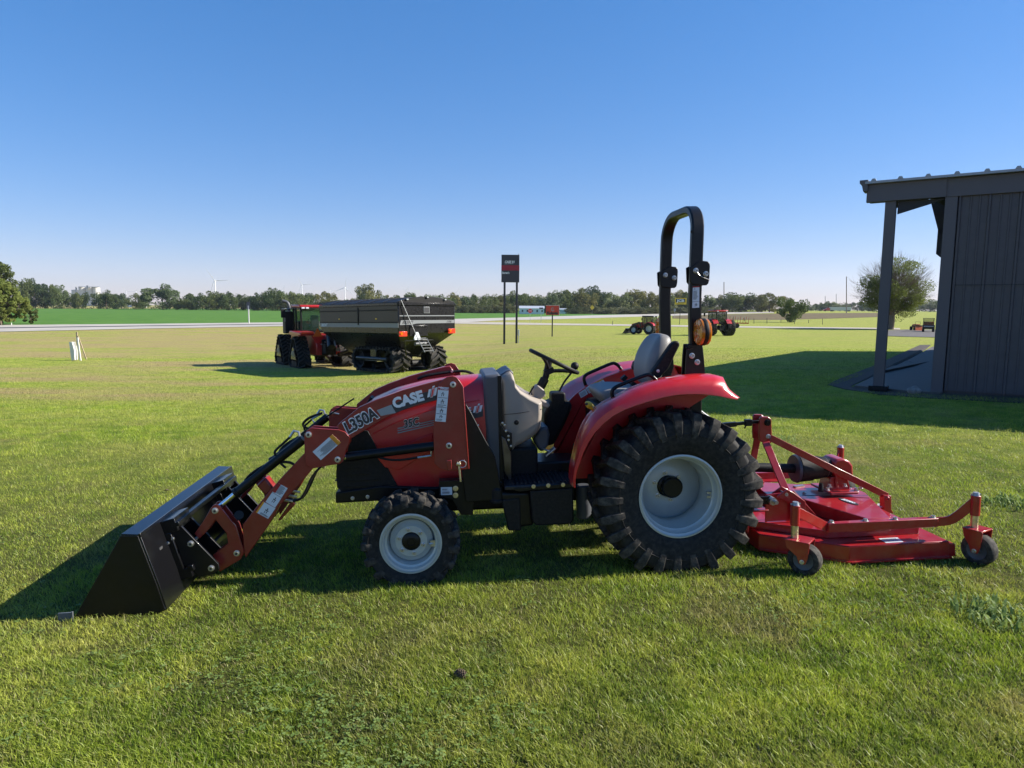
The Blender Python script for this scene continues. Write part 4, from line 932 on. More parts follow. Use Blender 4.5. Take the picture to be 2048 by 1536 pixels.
# loader lettering
Yb = .5005
plate('brand_decal_band', zp(650, 700, 5.85, [(775, 640), (1000, 545), (1306, 455), (1306, 585), (1100, 628), (830, 735)]), .5002, .5012, M['ink'], bevel=0, yref=.5)
plate('decal_fade_band', zp(650, 700, 5.85, [(605, 705), (775, 640), (830, 735), (655, 772)]), .5002, .5012, M['grey'], bevel=0, yref=.5)
side_text('brand_decal', 'CASE', (788, 816.5), (849, 799), 19, M['white'], .5025, .002, .055, 0.0)
ih_logo(854.5, 795, 18.5, 16, .502, -.26)
side_text('model_decal_edge', 'L350A', (694.5, 868.5), (759, 833), 23, M['white'], .5015, .002, .082, .12)
side_text('model_decal', 'L350A', (696, 867.5), (757.5, 833.5), 22, M['ink'], .5030, .002, .038, .12)
sticker('danger_label', zp(650, 700, 5.85, [(1325, 430), (1450, 440), (1412, 842), (1288, 832)]), .5225,
        [(.2, .12, .75, .28, 'fig'), (.05, .30, .95, .31, 'box'), (.2, .33, .8, .5, 'fig'), (.1, .5, .9, .57, 'lines'), (.05, .58, .95, .59, 'box'), (.2, .6, .8, .76, 'fig'), (.05, .77, .95, .78, 'box'), (.2, .8, .8, .9, 'fig'), (.1, .92, .9, .98, 'lines')], (.02, .02, .98, .085, 'danger'))
side_text('danger_word', 'DANGER', (880, 778.5), (895.5, 780), 4, M['white'], .5255, .001, .03)
sticker('caution_label', zp(350, 700, 4.518, [(1422, 762), (1500, 835), (1318, 995), (1243, 920)]), .5125, [(.25, .08, .9, .92, 'vlines'), ], (0, .0, 1, .16, 'orange'))
sticker('warning_label', zp(350, 700, 4.518, [(935, 1203), (1018, 1250), (905, 1425), (818, 1372)]), .4955, [(.3, .03, .95, .42, 'lines'), (.0, .48, 1, .49, 'box'), (.3, .55, .8, .9, 'fig')], (.0, 0, .28, .45, 'danger'))
sticker('warning_label', zp(350, 700, 4.518, [(795, 1368), (908, 1430), (842, 1525), (730, 1465)]), .4955, [(.35, .2, .8, .8, 'fig'), (.3, .8, .95, .95, 'lines')], (.0, 0, .12, 1, 'orange'))

# --- bucket
W_ = .87
prof = xz([(242, 1071), (277, 1071), (316, 1172), (331, 1218), (301, 1232), (144, 1246)], W_)
bm = B(); th = .010
def shell(bm, pr, y0, y1, t):
    n = len(pr); inn = []
    for i, p in enumerate(pr):
        a = Vector(pr[max(i-1, 0)]); b = Vector(pr[min(i+1, n-1)]); d = (b-a).normalized(); nn = Vector((-d.y, d.x)); inn.append((p[0]+nn.x*t, p[1]+nn.y*t))
    prism(bm, list(pr)+inn[::-1], y0, y1)
shell(bm, prof, -W_, W_, -th); bucket = obj('bucket', bm, M['bucket'], T, bevel=.003)
for s in (1, -1):
    bm = B(); prism(bm, prof, s*(W_-.001), s*(W_+.010)); obj('bucket_side', bm, M['black'], bucket, loc=(0, 0, 0), bevel=.002)
bm = B(); e = prof[-1]; prism(bm, [(e[0]+.10, e[1]-.016), (e[0]-.12, e[1]-.012), (e[0]-.12, e[1]+.003), (e[0]+.10, e[1]-.003)], -W_, W_); obj('cutting_edge', bm, M['bucket'], bucket, loc=(0, 0, 0), bevel=.002)
plate('side_cutter', [(115, 1227), (144, 1224), (146, 1246), (117, 1248)], .80, .812, M['steel'], parent=bucket, bevel=.001) if False else None
bm = B(); prism(bm, xz([(115, 1227), (144, 1225), (145, 1247), (116, 1249)], .91), .90, .91); prism(bm, xz([(142, 1224), (145, 1224), (146, 1249), (143, 1249)], .92), .91, .92); obj('bucket_marker', bm, M['dimgrey'], bucket, loc=(0, 0, 0), bevel=.001)
bm = B(); a, b = Vector((prof[1][0], 0, prof[1][1])), Vector((prof[3][0], 0, prof[3][1]))
bn = Vector((b.z-a.z, 0, -(b.x-a.x))).normalized()
if bn.x > 0: bn = -bn
u_ = (b-a).normalized()
# stiffener steps on the bucket back
def backbox(bm, s0, s1, d0, d1, y0, y1):
    L_ = (b-a).length; pts = [a+u_*(s0*L_)+bn*d0, a+u_*(s1*L_)+bn*d0, a+u_*(s1*L_)+bn*d1, a+u_*(s0*L_)+bn*d1]
    prism(bm, [(p.x, p.z) for p in pts], y0, y1)
backbox(bm, -.02, .03, -.002, .012, -W_, W_); obj('bucket_rib', bm, M['bucket'], bucket, loc=(0, 0, 0), bevel=.002)
for y0, y1 in ((.36, .60), (-.60, -.36)):
    bm = B(); backbox(bm, .02, .20, 0, .10, y0, y1); backbox(bm, .20, .75, 0, .05, y0, y0+.02); backbox(bm, .2, .75, 0, .05, y1-.02, y1); backbox(bm, .72, .86, 0, .09, y0, y1); obj('hook_bracket', bm, M['bucket'], bucket, loc=(0, 0, 0), bevel=.003)
bm = B(); backbox(bm, .08, .14, .07, .12, -.6, .6); backbox(bm, .7, .78, .07, .11, -.6, .6); obj('quick_attach_frame', bm, M['bucket'], T, bevel=.004)
bm = B()
for p in ((306, 1109), (309, 1138), (346, 1077), (336, 1086)): c = q(*p, .6); L_ = (b-a).length; bolt(bm, (c[0], .60, c[2]), .008, .012)
c = a+u_*.15+bn*.004; box(bm, (c.x, .70, c.z), (.02, .04, .02)); obj('bucket_plug', bm, M['steel'], bucket, loc=(0, 0, 0))
# ------------------------------------------------------------------ red finishing mower behind the tractor (built in the tractor's frame, own base point)
MO = (-1.45, 0, .0)
MW = thing('finish_mower', 'red three point finishing mower with caster wheels standing behind the tractor', 'mower', TR.m(MO), off=MO)
mr = M['mower_red']
def mo(name, bm, mt=mr, parent=MW, **k): return obj(name, bm, mt, parent, **k)
def mp(pts, y): return [(TR.p(a, b, 1, y)[0], TR.p(a, b, 1, y)[2]) for a, b in pts]
zt_ = (q(1700, 1093, .76)[2]+q(1895, 1081, .76)[2])/2; zbt = .022
xr = q(1897, 1090, .76)[0]; xm_ = q(1699, 1100, .76)[0]; xf = -.66
plan = [(xr, .76), (xm_, .76), (xf, .50), (xf, -.50), (xm_, -.76), (xr, -.76), (xr-.07, -.60), (xr-.07, .60)]
plan = [(xr, .76), (xm_, .76), (xf, .44), (xf, -.44), (xm_, -.76), (xr, -.76)]
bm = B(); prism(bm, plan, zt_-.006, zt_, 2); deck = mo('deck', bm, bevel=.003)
bm = B()
def skirt(bm, P, z0, z1, t=.006):
    n = len(P)
    for i in range(n):
        a, b = Vector(P[i]), Vector(P[(i+1) % n]); d = (b-a).normalized(); m_ = (a+b)/2
        box(bm, (m_.x, m_.y, (z0+z1)/2), ((b-a).length, t, z1-z0), rz=math.atan2(d.y, d.x))
skirt(bm, plan, zbt, zt_-.007); mo('skirt', bm, parent=deck, loc=(0, 0, 0), bevel=.001)
bm = B(); skirt(bm, [(p[0]*1.006-.0, p[1]*1.015) for p in plan], zbt-.004, zbt+.006, .022); mo('bottom_lip', bm, parent=deck, loc=(0, 0, 0))
bm = B(); a = (xr-.005, .755); prism(bm, [(a[0], zbt), (a[0], zt_-.02), (a[0]-.045, zt_-.025), (a[0]-.05, zt_-.045), (a[0]-.055, zbt+.01), (a[0]-.07, zbt)], .66, .755); mo('discharge_flap', bm, parent=deck, loc=(0, 0, 0), bevel=.002)
# second level plate
z2 = zt_+.055
pl2 = [TR.p(a, b, 2, z2) for a, b in ((1656, 1062), (1884, 1050))]
pl2 = [(xr+.10, .60), (xm_+.06, .60), (xf+.02, .30), (xf+.02, -.30), (xm_+.06, -.60), (xr+.10, -.60)]
bm = B(); prism(bm, pl2, zt_+.001, z2, 2); mo('deck_riser', bm, bevel=.004)
# belt cover
z3 = z2+.095
cv = [TR.p(a, b, 2, z3)[:2] for a, b in ((1592, 988), (1599, 996), (1737, 1038), (1782, 1036), (1731, 985), (1693, 970))]
cov = [(cv[0][0]+.02, cv[0][1]+.02), (cv[1][0], cv[1][1]+.0), (cv[2][0], cv[2][1]), (cv[3][0], cv[3][1]), (cv[3][0]+.0, -cv[3][1]-.1), (cv[2][0], -.40), (cv[0][0]+.02, -.42)]
cyy = cv[3][1]; 
cov = [(cv[1][0], cv[1][1]), (cv[2][0], cv[2][1]), (cv[3][0], cv[3][1]), (cv[4][0], cv[4][1]), (cv[4][0], -.10), (cv[1][0]+.15, -.42), (cv[1][0]+.2, 0)]
bm = B(); prism(bm, cov, z2+.001, z3, 2); cover = mo('belt_cover', bm, bevel=.006, seg=3)
bm = B(); c = TR.p(1660, 988, 2, z3); tube(bm, [TR.p(1604, 990, 2, z3+.001), TR.p(1700, 994, 2, z3+.001), TR.p(1738, 996, 2, z3+.001)], .002, 4); mo('cover_seam', bm, M['ink'], cover, loc=(0, 0, 0))
for p in ((1608, 986), (1714, 983), (1700, 978), (1690, 972)):
    c = TR.p(*p, 2, z3); bm = B(); bolt(bm, c, .012, .012, 2); mo('cover_bolt', bm, M['steel'], cover, loc=(0, 0, 0))
# oval brand badge on the cover
c = TR.p(1697, 1003, 2, z3+.002); e1 = Vector(TR.p(1716, 1010, 2, z3+.002))-Vector(TR.p(1678, 996, 2, z3+.002)); L1 = e1.length/2; e1.normalize(); e2 = Vector((-e1.y, e1.x, 0)); e2 = e2 if (e2.x*0+e2.y) < 0 else -e2
bm = B(); rings_ = [[tuple(Vector(c)+e1*math.cos(t)*L1+e2*math.sin(t)*L1*.30+Vector((0, 0, dz))) for t in [2*PI*i/32 for i in range(32)]] for dz in (0, .002)]; loft(bm, rings_); bdg = mo('badge', bm, M['ink'])
t_ = text('badge_letters', 'Rhino', L1*.52, M['label'], MW, tuple(Vector(c)-e1*L1*.62+e2*L1*.16+Vector((0, 0, .003))), e1, -e2, .001, .03)
# gearbox and PTO
def ypt(px, py, y=0): return q(px, py, y)
gb = [(1655, 921), (1660, 914), (1674, 912), (1686, 917), (1693, 926), (1694, 946), (1688, 950), (1660, 950), (1655, 940)]
bm = B(); prism(bm, mp(gb, 0), -.09, .09); gbx = mo('gearbox', bm, bevel=.016, seg=3)
bm = B(); prism(bm, mp([(1652, 950), (1684, 948), (1690, 974), (1646, 976)], 0), -.07, .07); box(bm, tuple(ypt(1668, 977)), (.22, .30, .018)); prism(bm, mp([(1672, 948), (1676, 948), (1678, 976), (1672, 976)], .09), .07, .085); mo('gearbox_stand', bm, bevel=.004)
for p in ((1659, 973, .1), (1690, 972, .1), (1655, 980, .14), (1712, 980, .1), (1722, 976, .1)):
    c = ypt(*p); bm = B(); bolt(bm, (c[0], c[1], c[2]-.004), .013, .022, 2); mo('stand_bolt', bm, M['steel'])
bm = B(); c = ypt(1642, 975, .12); tube(bm, [(c[0], c[1], c[2]-.03), (c[0], c[1], c[2]+.035)], [.022, .014], 10); mo('belt_tensioner', bm, M['plastic'])
a, b = Vector(ypt(1656, 934)), Vector(ypt(1592, 937)); d = (b-a).normalized()
bm = B(); tube(bm, [tuple(a+d*k*(b-a).length) for k in (0, .12, .13, .32, .33, .55, .56, .8, .97, 1)], [.075, .075, .082, .085, .090, .093, .10, .104, .108, .095], 28); cone = mo('pto_guard', bm, M['plastic'])
bm = B()
for k in (.12, .34, .56): tube(bm, [tuple(a+d*(k-.008)*(b-a).length), tuple(a+d*(k+.008)*(b-a).length)], .078+.022*k*1.25, 28)
tube(bm, [tuple(b+d*.001), tuple(b+d*.02)], [.112, .105], 28); mo('guard_ring', bm, M['cap'], cone, loc=(0, 0, 0))
bm = B(); e = ypt(1480, 934); tube(bm, [tuple(b), e], .036, 20); tube(bm, [e, (-.35, 0, e[2]+.01)], .045, 20); mo('drive_shaft', bm, M['plastic'])
# mast
for y in (.045, -.07):
    bm = B(); prism(bm, mp([(1518, 836), (1521, 833), (1535, 833), (1541, 838), (1542, 876), (1540, 886), (1530, 886), (1518, 882), (1517, 868)], .05), y, y+.022); mo('mast_plate', bm, bevel=.004)
bm = B(); c = ypt(1535, 845, .068); tube(bm, [(c[0], -.09, c[2]), (c[0], .08, c[2])], .020, 16); bolt(bm, (c[0], .067, c[2]), .02, .02); mo('mast_pin', bm, M['black'])
bm = B(); c = ypt(1536.5, 873, .068); tube(bm, [(c[0], -.08, c[2]), (c[0], .07, c[2])], .011, 12); bolt(bm, (c[0], .067, c[2]), .014, .014); mo('mast_bolt', bm, M['steel'])
bm = B(); bar(bm, ypt(1518, 843, 0), ypt(1470, 848, 0), .024, .024); bar(bm, ypt(1472, 848, 0), ypt(1440, 851, 0), .036, .036); bar(bm, ypt(1440, 851, 0), ypt(1415, 853, 0), .024, .024); tube(bm, [ypt(1494, 846, 0), ypt(1489, 857, 0)], .006, 8); box(bm, ypt(1496, 845, 0), (.05, .04, .05)); mo('top_link', bm, M['black'], bevel=.003)
yl = .30
foot = q(1573, 985, yl); top = q(1531, 884, .07)
bm = B(); bar(bm, top, foot, .055, .016, (0, 1, 0)); mo('mast_leg', bm, bevel=.003)
bm = B(); bar(bm, (top[0], -top[1], top[2]), (foot[0], -yl, foot[2]), .055, .016, (0, 1, 0)); mo('mast_leg', bm, bevel=.003)
brr = q(1774, 992, .13); bm = B(); bar(bm, q(1541, 876, .09), (brr[0], .13, brr[2]), .05, .014, (0, 1, 0)); mo('mast_brace', bm, bevel=.003)
bm = B(); prism(bm, mp([(1767, 990), (1781, 991), (1781, 1018), (1786, 1026), (1764, 1024), (1767, 1014)], .15), .10, .16); c = q(1775, 997, .16); bolt(bm, (c[0], .16, c[2]), .013, .014); mo('brace_lug', bm, bevel=.004)
# lower hitch brackets
for s in (1, -1):
    P3 = mp([(1562, 972), (1574, 978), (1598, 996), (1598, 1030), (1572, 1036), (1571, 1000), (1542, 988), (1545, 984)], yl)
    bm = B(); prism(bm, P3, s*yl, s*(yl+.014)); prism(bm, P3, s*(yl+.08), s*(yl+.094)); mo('hitch_bracket', bm, bevel=.003)
    c = q(1573, 989, yl+.094); bm = B(); tube(bm, [(c[0], s*(yl-.02), c[2]), (c[0], s*(yl+.094), c[2])], .010, 10); bolt(bm, (c[0], s*(yl+.08) if s > 0 else -(yl+.11), c[2]), .014, .016); mo('hitch_bolt', bm, M['steel'])
    c = q(1543, 1001, .40); bm = B(); tube(bm, [(c[0]+.0, s*.36, c[2]), (c[0], s*.43, c[2])], .028, 20); tube(bm, [(c[0]-.01, s*.34, c[2]), (c[0]-.01, s*.46, c[2])], .014, 12); mo('hitch_ball', bm, M['steel'])
    bm = B(); bar(bm, (c[0], s*.39, c[2]), (c[0]+.62, s*.22, c[2]-.04), .02, .06); mo('lower_link', bm, M['black'], bevel=.004)
    bm = B(); prism(bm, [(c[0]+.02, c[2]-.035), (c[0]+.02, c[2]+.03), (xf-.3, c[2]+.05), (xf-.5, z2+.005), (xf-.1, z2+.005), (c[0]+.02, zt_+.01)], s*.345, s*.357); mo('front_gusset', bm, bevel=.003)
bm = B(); prism(bm, [(-.62, .36), (-.60, .36), (-.60, -.36), (-.62, -.36)], zt_-.02, z2+.09, 2); box(bm, (-.68, 0, z2+.09), (.16, .74, .012)); mo('front_panel', bm, bevel=.003)
# caster booms and casters
def caster(px_tube, top, tb, sp, wc, y, s, rw=.105, ww=.088, rear=False):
    a = q(px_tube, top, y); b = q(px_tube+ (-1), tb, y); c = q(px_tube-2, sp, y); w_ = q(*wc, y); Y = s*y
    def rot(bm_, ang=(-1.15 if rear else -.78)): bmesh.ops.rotate(bm_, verts=bm_.verts, cent=(a[0], Y, 0), matrix=Matrix.Rotation(ang, 3, 'Z'))
    bm = B(); tube(bm, [(a[0], Y, a[2]), (a[0], Y, b[2])], .030, 20); o = mo('caster_socket', bm, bevel=.002)
    bm = B(); tube(bm, [(a[0], Y, a[2]), (a[0], Y, a[2]+.022)], [.024, .018], 16); bar(bm, (a[0]-.035, Y, a[2]+.008), (a[0]+.035, Y, a[2]+.008), .008, .008); mo('caster_pin', bm, M['galv'], o, loc=(0, 0, 0))
    bm = B(); k = max(3, int((b[2]-c[2])/.022)); zs = [b[2]+(c[2]-b[2])*i/k for i in range(k+1)]
    for z0, z1 in zip(zs, zs[1:]): tube(bm, [(a[0], Y, z0-.001), (a[0], Y, z1+.002)], .024, 16)
    tube(bm, [(a[0], Y, b[2]+.02), (a[0], Y, c[2]-.02)], .020, 16); mo('spacer_stack', bm, M['zinc'], o, loc=(0, 0, 0))
    zc = rw-.008+ (0 if not rear else 0); xw = w_[0]; tp = c[2]-.005; sgn = -1
    bm = B(); box(bm, ((a[0]+xw)/2, Y, tp), (abs(a[0]-xw)+.08, ww+.05, .012))
    for e in (-1, 1):
        yy = Y+e*(ww/2+.018); prism(bm, [(a[0]+.04, tp), (xw-.045, tp), (xw-.035, zc+.03), (xw-.02, zc-.015), (xw+.02, zc-.015), (xw+.035, zc+.03), (a[0]+.03, tp-.05)], yy-.004, yy+.004)
    rot(bm); mo('caster_fork', bm, parent=o, loc=(0, 0, 0), bevel=.002)
    bm = B(); lathe(bm, [(rw*.60, -ww*.42), (rw*.66, -ww*.5), (rw*.93, -ww*.46), (rw, -ww*.30), (rw, ww*.30), (rw*.93, ww*.46), (rw*.66, ww*.5), (rw*.60, ww*.42)], (xw, Y, zc), 1, 40); rot(bm); ty = mo('caster_tyre', bm, M['tread'], o, loc=(0, 0, 0))
    bm = B(); lathe(bm, [(rw*.64, -ww*.45), (rw*.55, -ww*.40), (rw*.25, -ww*.34), (rw*.2, -ww*.5), (.001, -ww*.5)], (xw, Y, zc), 1, 32); lathe(bm, [(rw*.64, ww*.45), (rw*.55, ww*.40), (rw*.25, ww*.34), (rw*.2, ww*.5), (.001, ww*.5)], (xw, Y, zc), 1, 32); rot(bm); mo('caster_hub', bm, M['cap'], o, loc=(0, 0, 0))
    bm = B(); tube(bm, [(xw, Y-ww/2-.03, zc), (xw, Y+ww/2+.03, zc)], .008, 10); bolt(bm, (xw, Y+ww/2+.022, zc), .011, .014); rot(bm); mo('caster_axle', bm, M['steel'], o, loc=(0, 0, 0))
yc = .80
for s in (1, -1):
    caster(1591, 1010, 1050, 1075, (1608, 1108), yc, s)
    caster(1952, 991, 1030, 1054, (1957, 1090), yc, s, rear=True)
    a0 = q(1594, 1023, yc); a1 = q(1660, 1058, yc-.06); a2 = q(1880, 1047, yc-.06); a3 = q(1950, 1003, yc)
    f = lambda p, y: (p[0], s*y, p[2])
    bm = B(); bar(bm, f(a0, yc), f(a1, yc-.10), .012, .062); mo('caster_boom', bm, bevel=.002)
    bm = B(); bar(bm, f(a1, yc-.10), f(a2, yc-.10), .05, .062, (0, 0, 1)); mo('caster_boom', bm, bevel=.004)
    bm = B(); P_ = smooth_path([f(a2, yc-.10), f(q(1905, 1038, yc-.07), yc-.07), f(a3, yc)], 4)
    sweep(bm, P_, .014, .062)
    mo('caster_boom', bm, bevel=.002)
    for t in (.04, .62, .97, .35):
        c = Vector(f(a1, yc-.10)).lerp(Vector(f(a2, yc-.10)), t); bm = B(); bolt(bm, (c.x, c.y, c.z+.03), .015, .016, 2); mo('boom_bolt', bm, M['steel'])
    bm = B(); c = Vector(f(a1, yc-.14)).lerp(Vector(f(a2, yc-.14)), .35); box(bm, (c.x, c.y, c.z-.032), (.2, .12, .01)); mo('boom_foot', bm, bevel=.002)
# labels lying on the deck
for c4, z in (((( 1757, 1077), (1795, 1075), (1807, 1084), (1772, 1086)), zt_), ((( 1602, 1051), (1612, 1050), (1630, 1062), (1618, 1062)), zt_), (((1754, 1008), (1762, 1007), (1768, 1014), (1760, 1015)), z2)):
    P4 = [TR.p(a, b, 2, z+.001) for a, b in c4]; bm = B(); loft(bm, [P4, [(p[0], p[1], p[2]+.001) for p in P4]]); lb = mo('deck_label', bm, M['label'])
    ink = B()
    for i in range(4):
        v = .2+.18*i; A = Vector(P4[0]).lerp(Vector(P4[3]), v).lerp(Vector(P4[1]).lerp(Vector(P4[2]), v), .1); E_ = Vector(P4[0]).lerp(Vector(P4[3]), v).lerp(Vector(P4[1]).lerp(Vector(P4[2]), v), .85); bar(ink, tuple(A+Vector((0, 0, .0012))), tuple(E_+Vector((0, 0, .0012))), .0035, .001)
    mo('printed_lines', ink, M['ink'], lb, loc=(0, 0, 0))
P4 = [q(a, b, .30) for a, b in ((1699, 1031), (1733, 1040), (1733, 1046), (1703, 1042))]
bm = B(); c = TR.p(1708, 1040, 2, z2+.05); mo('cover_label', (lambda b: (box(b, (cv[2][0]+.12, cv[2][1]-.0, z2+.05), (.06, .003, .03), rz=math.atan2(cv[2][1]-cv[1][1], cv[2][0]-cv[1][0])), b)[1])(bm), M['yellow'])
bm = B(); box(bm, TR.p(1598, 972, 2, z2+.10), (.10, .03, .01), rz=.3); mo('lock_clip', bm, M['steel'])
# ------------------------------------------------------------------ far machines on the lawn
def fo(name, bm, mt, parent, **k): return obj(name, bm, mt, parent, **k)
def chevron_tread(bm, path, half, th, pitch, both=True):
    """lugs along a closed path in the xz plane (list of points, outward left of travel)"""
    P = [Vector(p) for p in path]; L = [0]
    for a, b in zip(P, P[1:]+P[:1]): L.append(L[-1]+(b-a).length)
    n = int(L[-1]/pitch)
    def atl(l):
        l %= L[-1]
        for i in range(len(P)):
            if L[i+1] >= l:
                a, b = P[i], P[(i+1) % len(P)]; t = (l-L[i])/max(1e-6, L[i+1]-L[i]); d = (b-a).normalized(); return a.lerp(b, t), d
    for k in range(n):
        for s in (-1, 1):
            l0 = (k+(.5 if s > 0 else 0))*pitch; r = []
            for f, dl in ((.04, 0), (.5, pitch*.55), (1.0, pitch*1.0)):
                p, d = atl(l0+dl); o = Vector((d.y, -d.x))
                w = pitch*.17
                q0, q1 = p-d*w, p+d*w; y = s*half*f
                r.append([(q0.x-o.x*.02, y, q0.y-o.y*.02), (q1.x-o.x*.02, y, q1.y-o.y*.02), (q1.x+o.x*th, y, q1.y+o.y*th), (q0.x+o.x*th, y, q0.y+o.y*th)])
            loft(bm, r)
def hullpath(circles, n=10):
    """outline of a belt round circles (x, z, r), given clockwise seen from +y ... uses sampled convex hull"""
    pts = []
    for x, z, r in circles:
        for i in range(28):
            t = 2*PI*i/28; pts.append((round(x+r*math.cos(t), 5), round(z+r*math.sin(t), 5)))
    pts = sorted(set(pts))
    def half(ps):
        o = []
        for p in ps:
            while len(o) > 1 and (o[-1][0]-o[-2][0])*(p[1]-o[-2][1])-(o[-1][1]-o[-2][1])*(p[0]-o[-2][0]) <= 0: o.pop()
            o.append(p)
        return o
    return half(pts)[:-1]+half(pts[::-1])[:-1]          # counter-clockwise
def track(parent, name, circles, y, w, lug=.05, pitch=.22, frame_mat=None, yel=True):
    hp = hullpath(circles); n = len(hp); cx = sum(p[0] for p in hp)/n; cz = sum(p[1] for p in hp)/n
    inn = [(cx+(a-cx)*.93, cz+(b-cz)*.93) for a, b in hp]
    bm = B(); vo = [[bm.verts.new((a, y+s*w/2, b)) for a, b in hp] for s in (-1, 1)]; vi = [[bm.verts.new((a, y+s*w/2, b)) for a, b in inn] for s in (-1, 1)]
    for i in range(n):
        j = (i+1) % n
        bm.faces.new((vo[0][i], vo[0][j], vo[1][j], vo[1][i])); bm.faces.new((vi[0][i], vi[0][j], vi[1][j], vi[1][i]))
        for s in (0, 1): bm.faces.new((vo[s][i], vo[s][j], vi[s][j], vi[s][i]))
    nf = len(bm.faces); b2 = B(); chevron_tread(b2, hp, w/2, lug, pitch); bmesh.ops.translate(b2, verts=b2.verts, vec=(0, y, 0)); me = bpy.data.meshes.new('x'); b2.to_mesh(me); b2.free(); bm.from_mesh(me); bpy.data.meshes.remove(me); bm.faces.ensure_lookup_table()
    for f_ in bm.faces[nf:]: f_.material_index = 1
    o = fo(name, bm, [M['rubber'], M['tread']], parent)
    for x, z, r in circles:
        bm = B(); lathe(bm, [(r*.90, -w*.4), (r*.90, w*.4), (r*.7, w*.36), (r*.62, w*.22), (r*.3, w*.25), (.001, w*.3)], (x, y, z), 1, 24); lathe(bm, [(r*.90, -w*.4), (r*.6, -w*.3), (.001, -w*.3)], (x, y, z), 1, 24); fo('track_roller', bm, M['plastic'], o, loc=(0, 0, 0))
    return o
# ---- grain cart
gc = GND(800, 748); GC = head(gc, 46, -1.2)
KT = thing('grain_cart', 'tall black grain cart on rubber tracks hitched behind the tracked tractor', 'grain cart', GC.m())
def g(px, py, v=0): return GC.p(px, py, 1, v)
def gr(px, py, v=0): return GC.p(px, py, 0, v)
xs0 = g(797, 640)[0]                        # rear face of the box
ztop = g(797, 605)[2]; zmid = g(797, 655)[2]; xf_ = g(640, 640)[0]
wid = gr(910, 640, xs0)[1]                    # far side (negative y)
zrim = ztop
ysid = 0.0
bm = B()
Lb = xf_-xs0
def ringz(x0, x1, y0, y1, z): return [(x0, y0, z), (x1, y0, z), (x1, y1, z), (x0, y1, z)]
zl_ = g(797, 668)[2]
loft(bm, [ringz(xs0+1.3, xf_-1.3, -1.0, wid+1.0, zl_-1.05), ringz(xs0+.02, xf_-.25, 0, wid, zl_), ringz(xs0, xf_, 0, wid, zmid), ringz(xs0, xf_, 0, wid, zrim-.12)])
bx = fo('box_body', bm, M['cartblack'], KT, bevel=.03)
bm = B(); skirt(bm, [(xs0, 0), (xf_, 0), (xf_, wid), (xs0, wid)], zrim-.12, zrim, .09); fo('top_rail', bm, M['cartblack'], KT, bevel=.01)
bm = B()
nb = 9; rr = []
for i in range(nb):
    t = i/(nb-1); y = wid*t; h = .24*math.sin(PI*t)**.7
    rr.append([(xs0+.02, y, zrim+.01), (xs0+.02, y, zrim+.02+h), (xf_, y, zrim+.02+h), (xf_, y, zrim+.01)])
loft(bm, rr); tp = fo('roll_tarp', bm, M['plastic'], KT)
for i in range(7):
    bm = B(); x = xs0+.05+(Lb-.1)*i/6; tube(bm, [(x, wid*t/8, zrim+.035+.24*math.sin(PI*t/8)**.7) for t in range(9)], .02, 6); fo('tarp_bow', bm, M['cartblack'], tp, loc=(0, 0, 0))
for f, col in ((.15, 'galv'), (.5, 'galv'), (.82, 'galv')):
    bm = B(); box(bm, (xs0-.02, wid*f, zrim+.06+.2*math.sin(PI*f)), (.06, .10, .06)); fo('tarp_latch', bm, M[col], tp, loc=(0, 0, 0))
# side ribs and stripes
for z, h, mt in ((zrim-.33, .05, 'plastic'), (g(797, 645)[2], .05, 'plastic')):
    bm = B(); box(bm, (xs0+Lb/2, .015, z), (Lb, .03, h)); fo('side_rib', bm, M[mt], KT)
bm = B(); box(bm, (xs0+Lb*.47, .02, (zrim+zmid)/2-.05), (.06, .05, zrim-zmid-.3)); fo('side_rib', bm, M['plastic'], KT)
M['stripe'] = mat('cart_stripe_silver', (.20, .21, .22), .45)
zs_ = g(797, 650)[2]
bm = B(); box(bm, (xs0+Lb/2, .006, zs_-.02), (Lb-.02, .012, .20)); fo('side_stripe', bm, M['stripe'], KT)
M['bronze'] = mat('bronze_panel', (.055, .038, .028), .5, coat=.05, noise=.1)
for x0, x1, z0, z1 in ((xs0+.03, xs0+Lb*.465, zrim-.30, zrim-.13), (xs0+Lb*.475, xf_-.03, zrim-.30, zrim-.13), (xs0+.03, xs0+Lb*.465, zs_+.14, zrim-.36), (xs0+Lb*.475, xf_-.03, zs_+.14, zrim-.36)):
    bm = B(); box(bm, ((x0+x1)/2, .008, (z0+z1)/2), (x1-x0, .014, z1-z0)); fo('side_panel', bm, M['bronze'], KT, bevel=.004)
text('maker_letters', 'BRENT', .20, M['label'], KT, (xf_-.15, .016, zs_-.09), (-1, 0, 0), (0, 0, 1), .006, .02, .3)
for f in (.25, .72):
    bm = B(); box(bm, (xs0+Lb*f, .02, zs_+.28), (.12, .02, .06)); fo('side_reflector', bm, M['yellow'], KT)
bm = B(); box(bm, (xs0+Lb/2, -.35, zl_-.25), (Lb*.8, .03, .06), rx=.7); fo('lower_rib', bm, M['bronze'], KT)
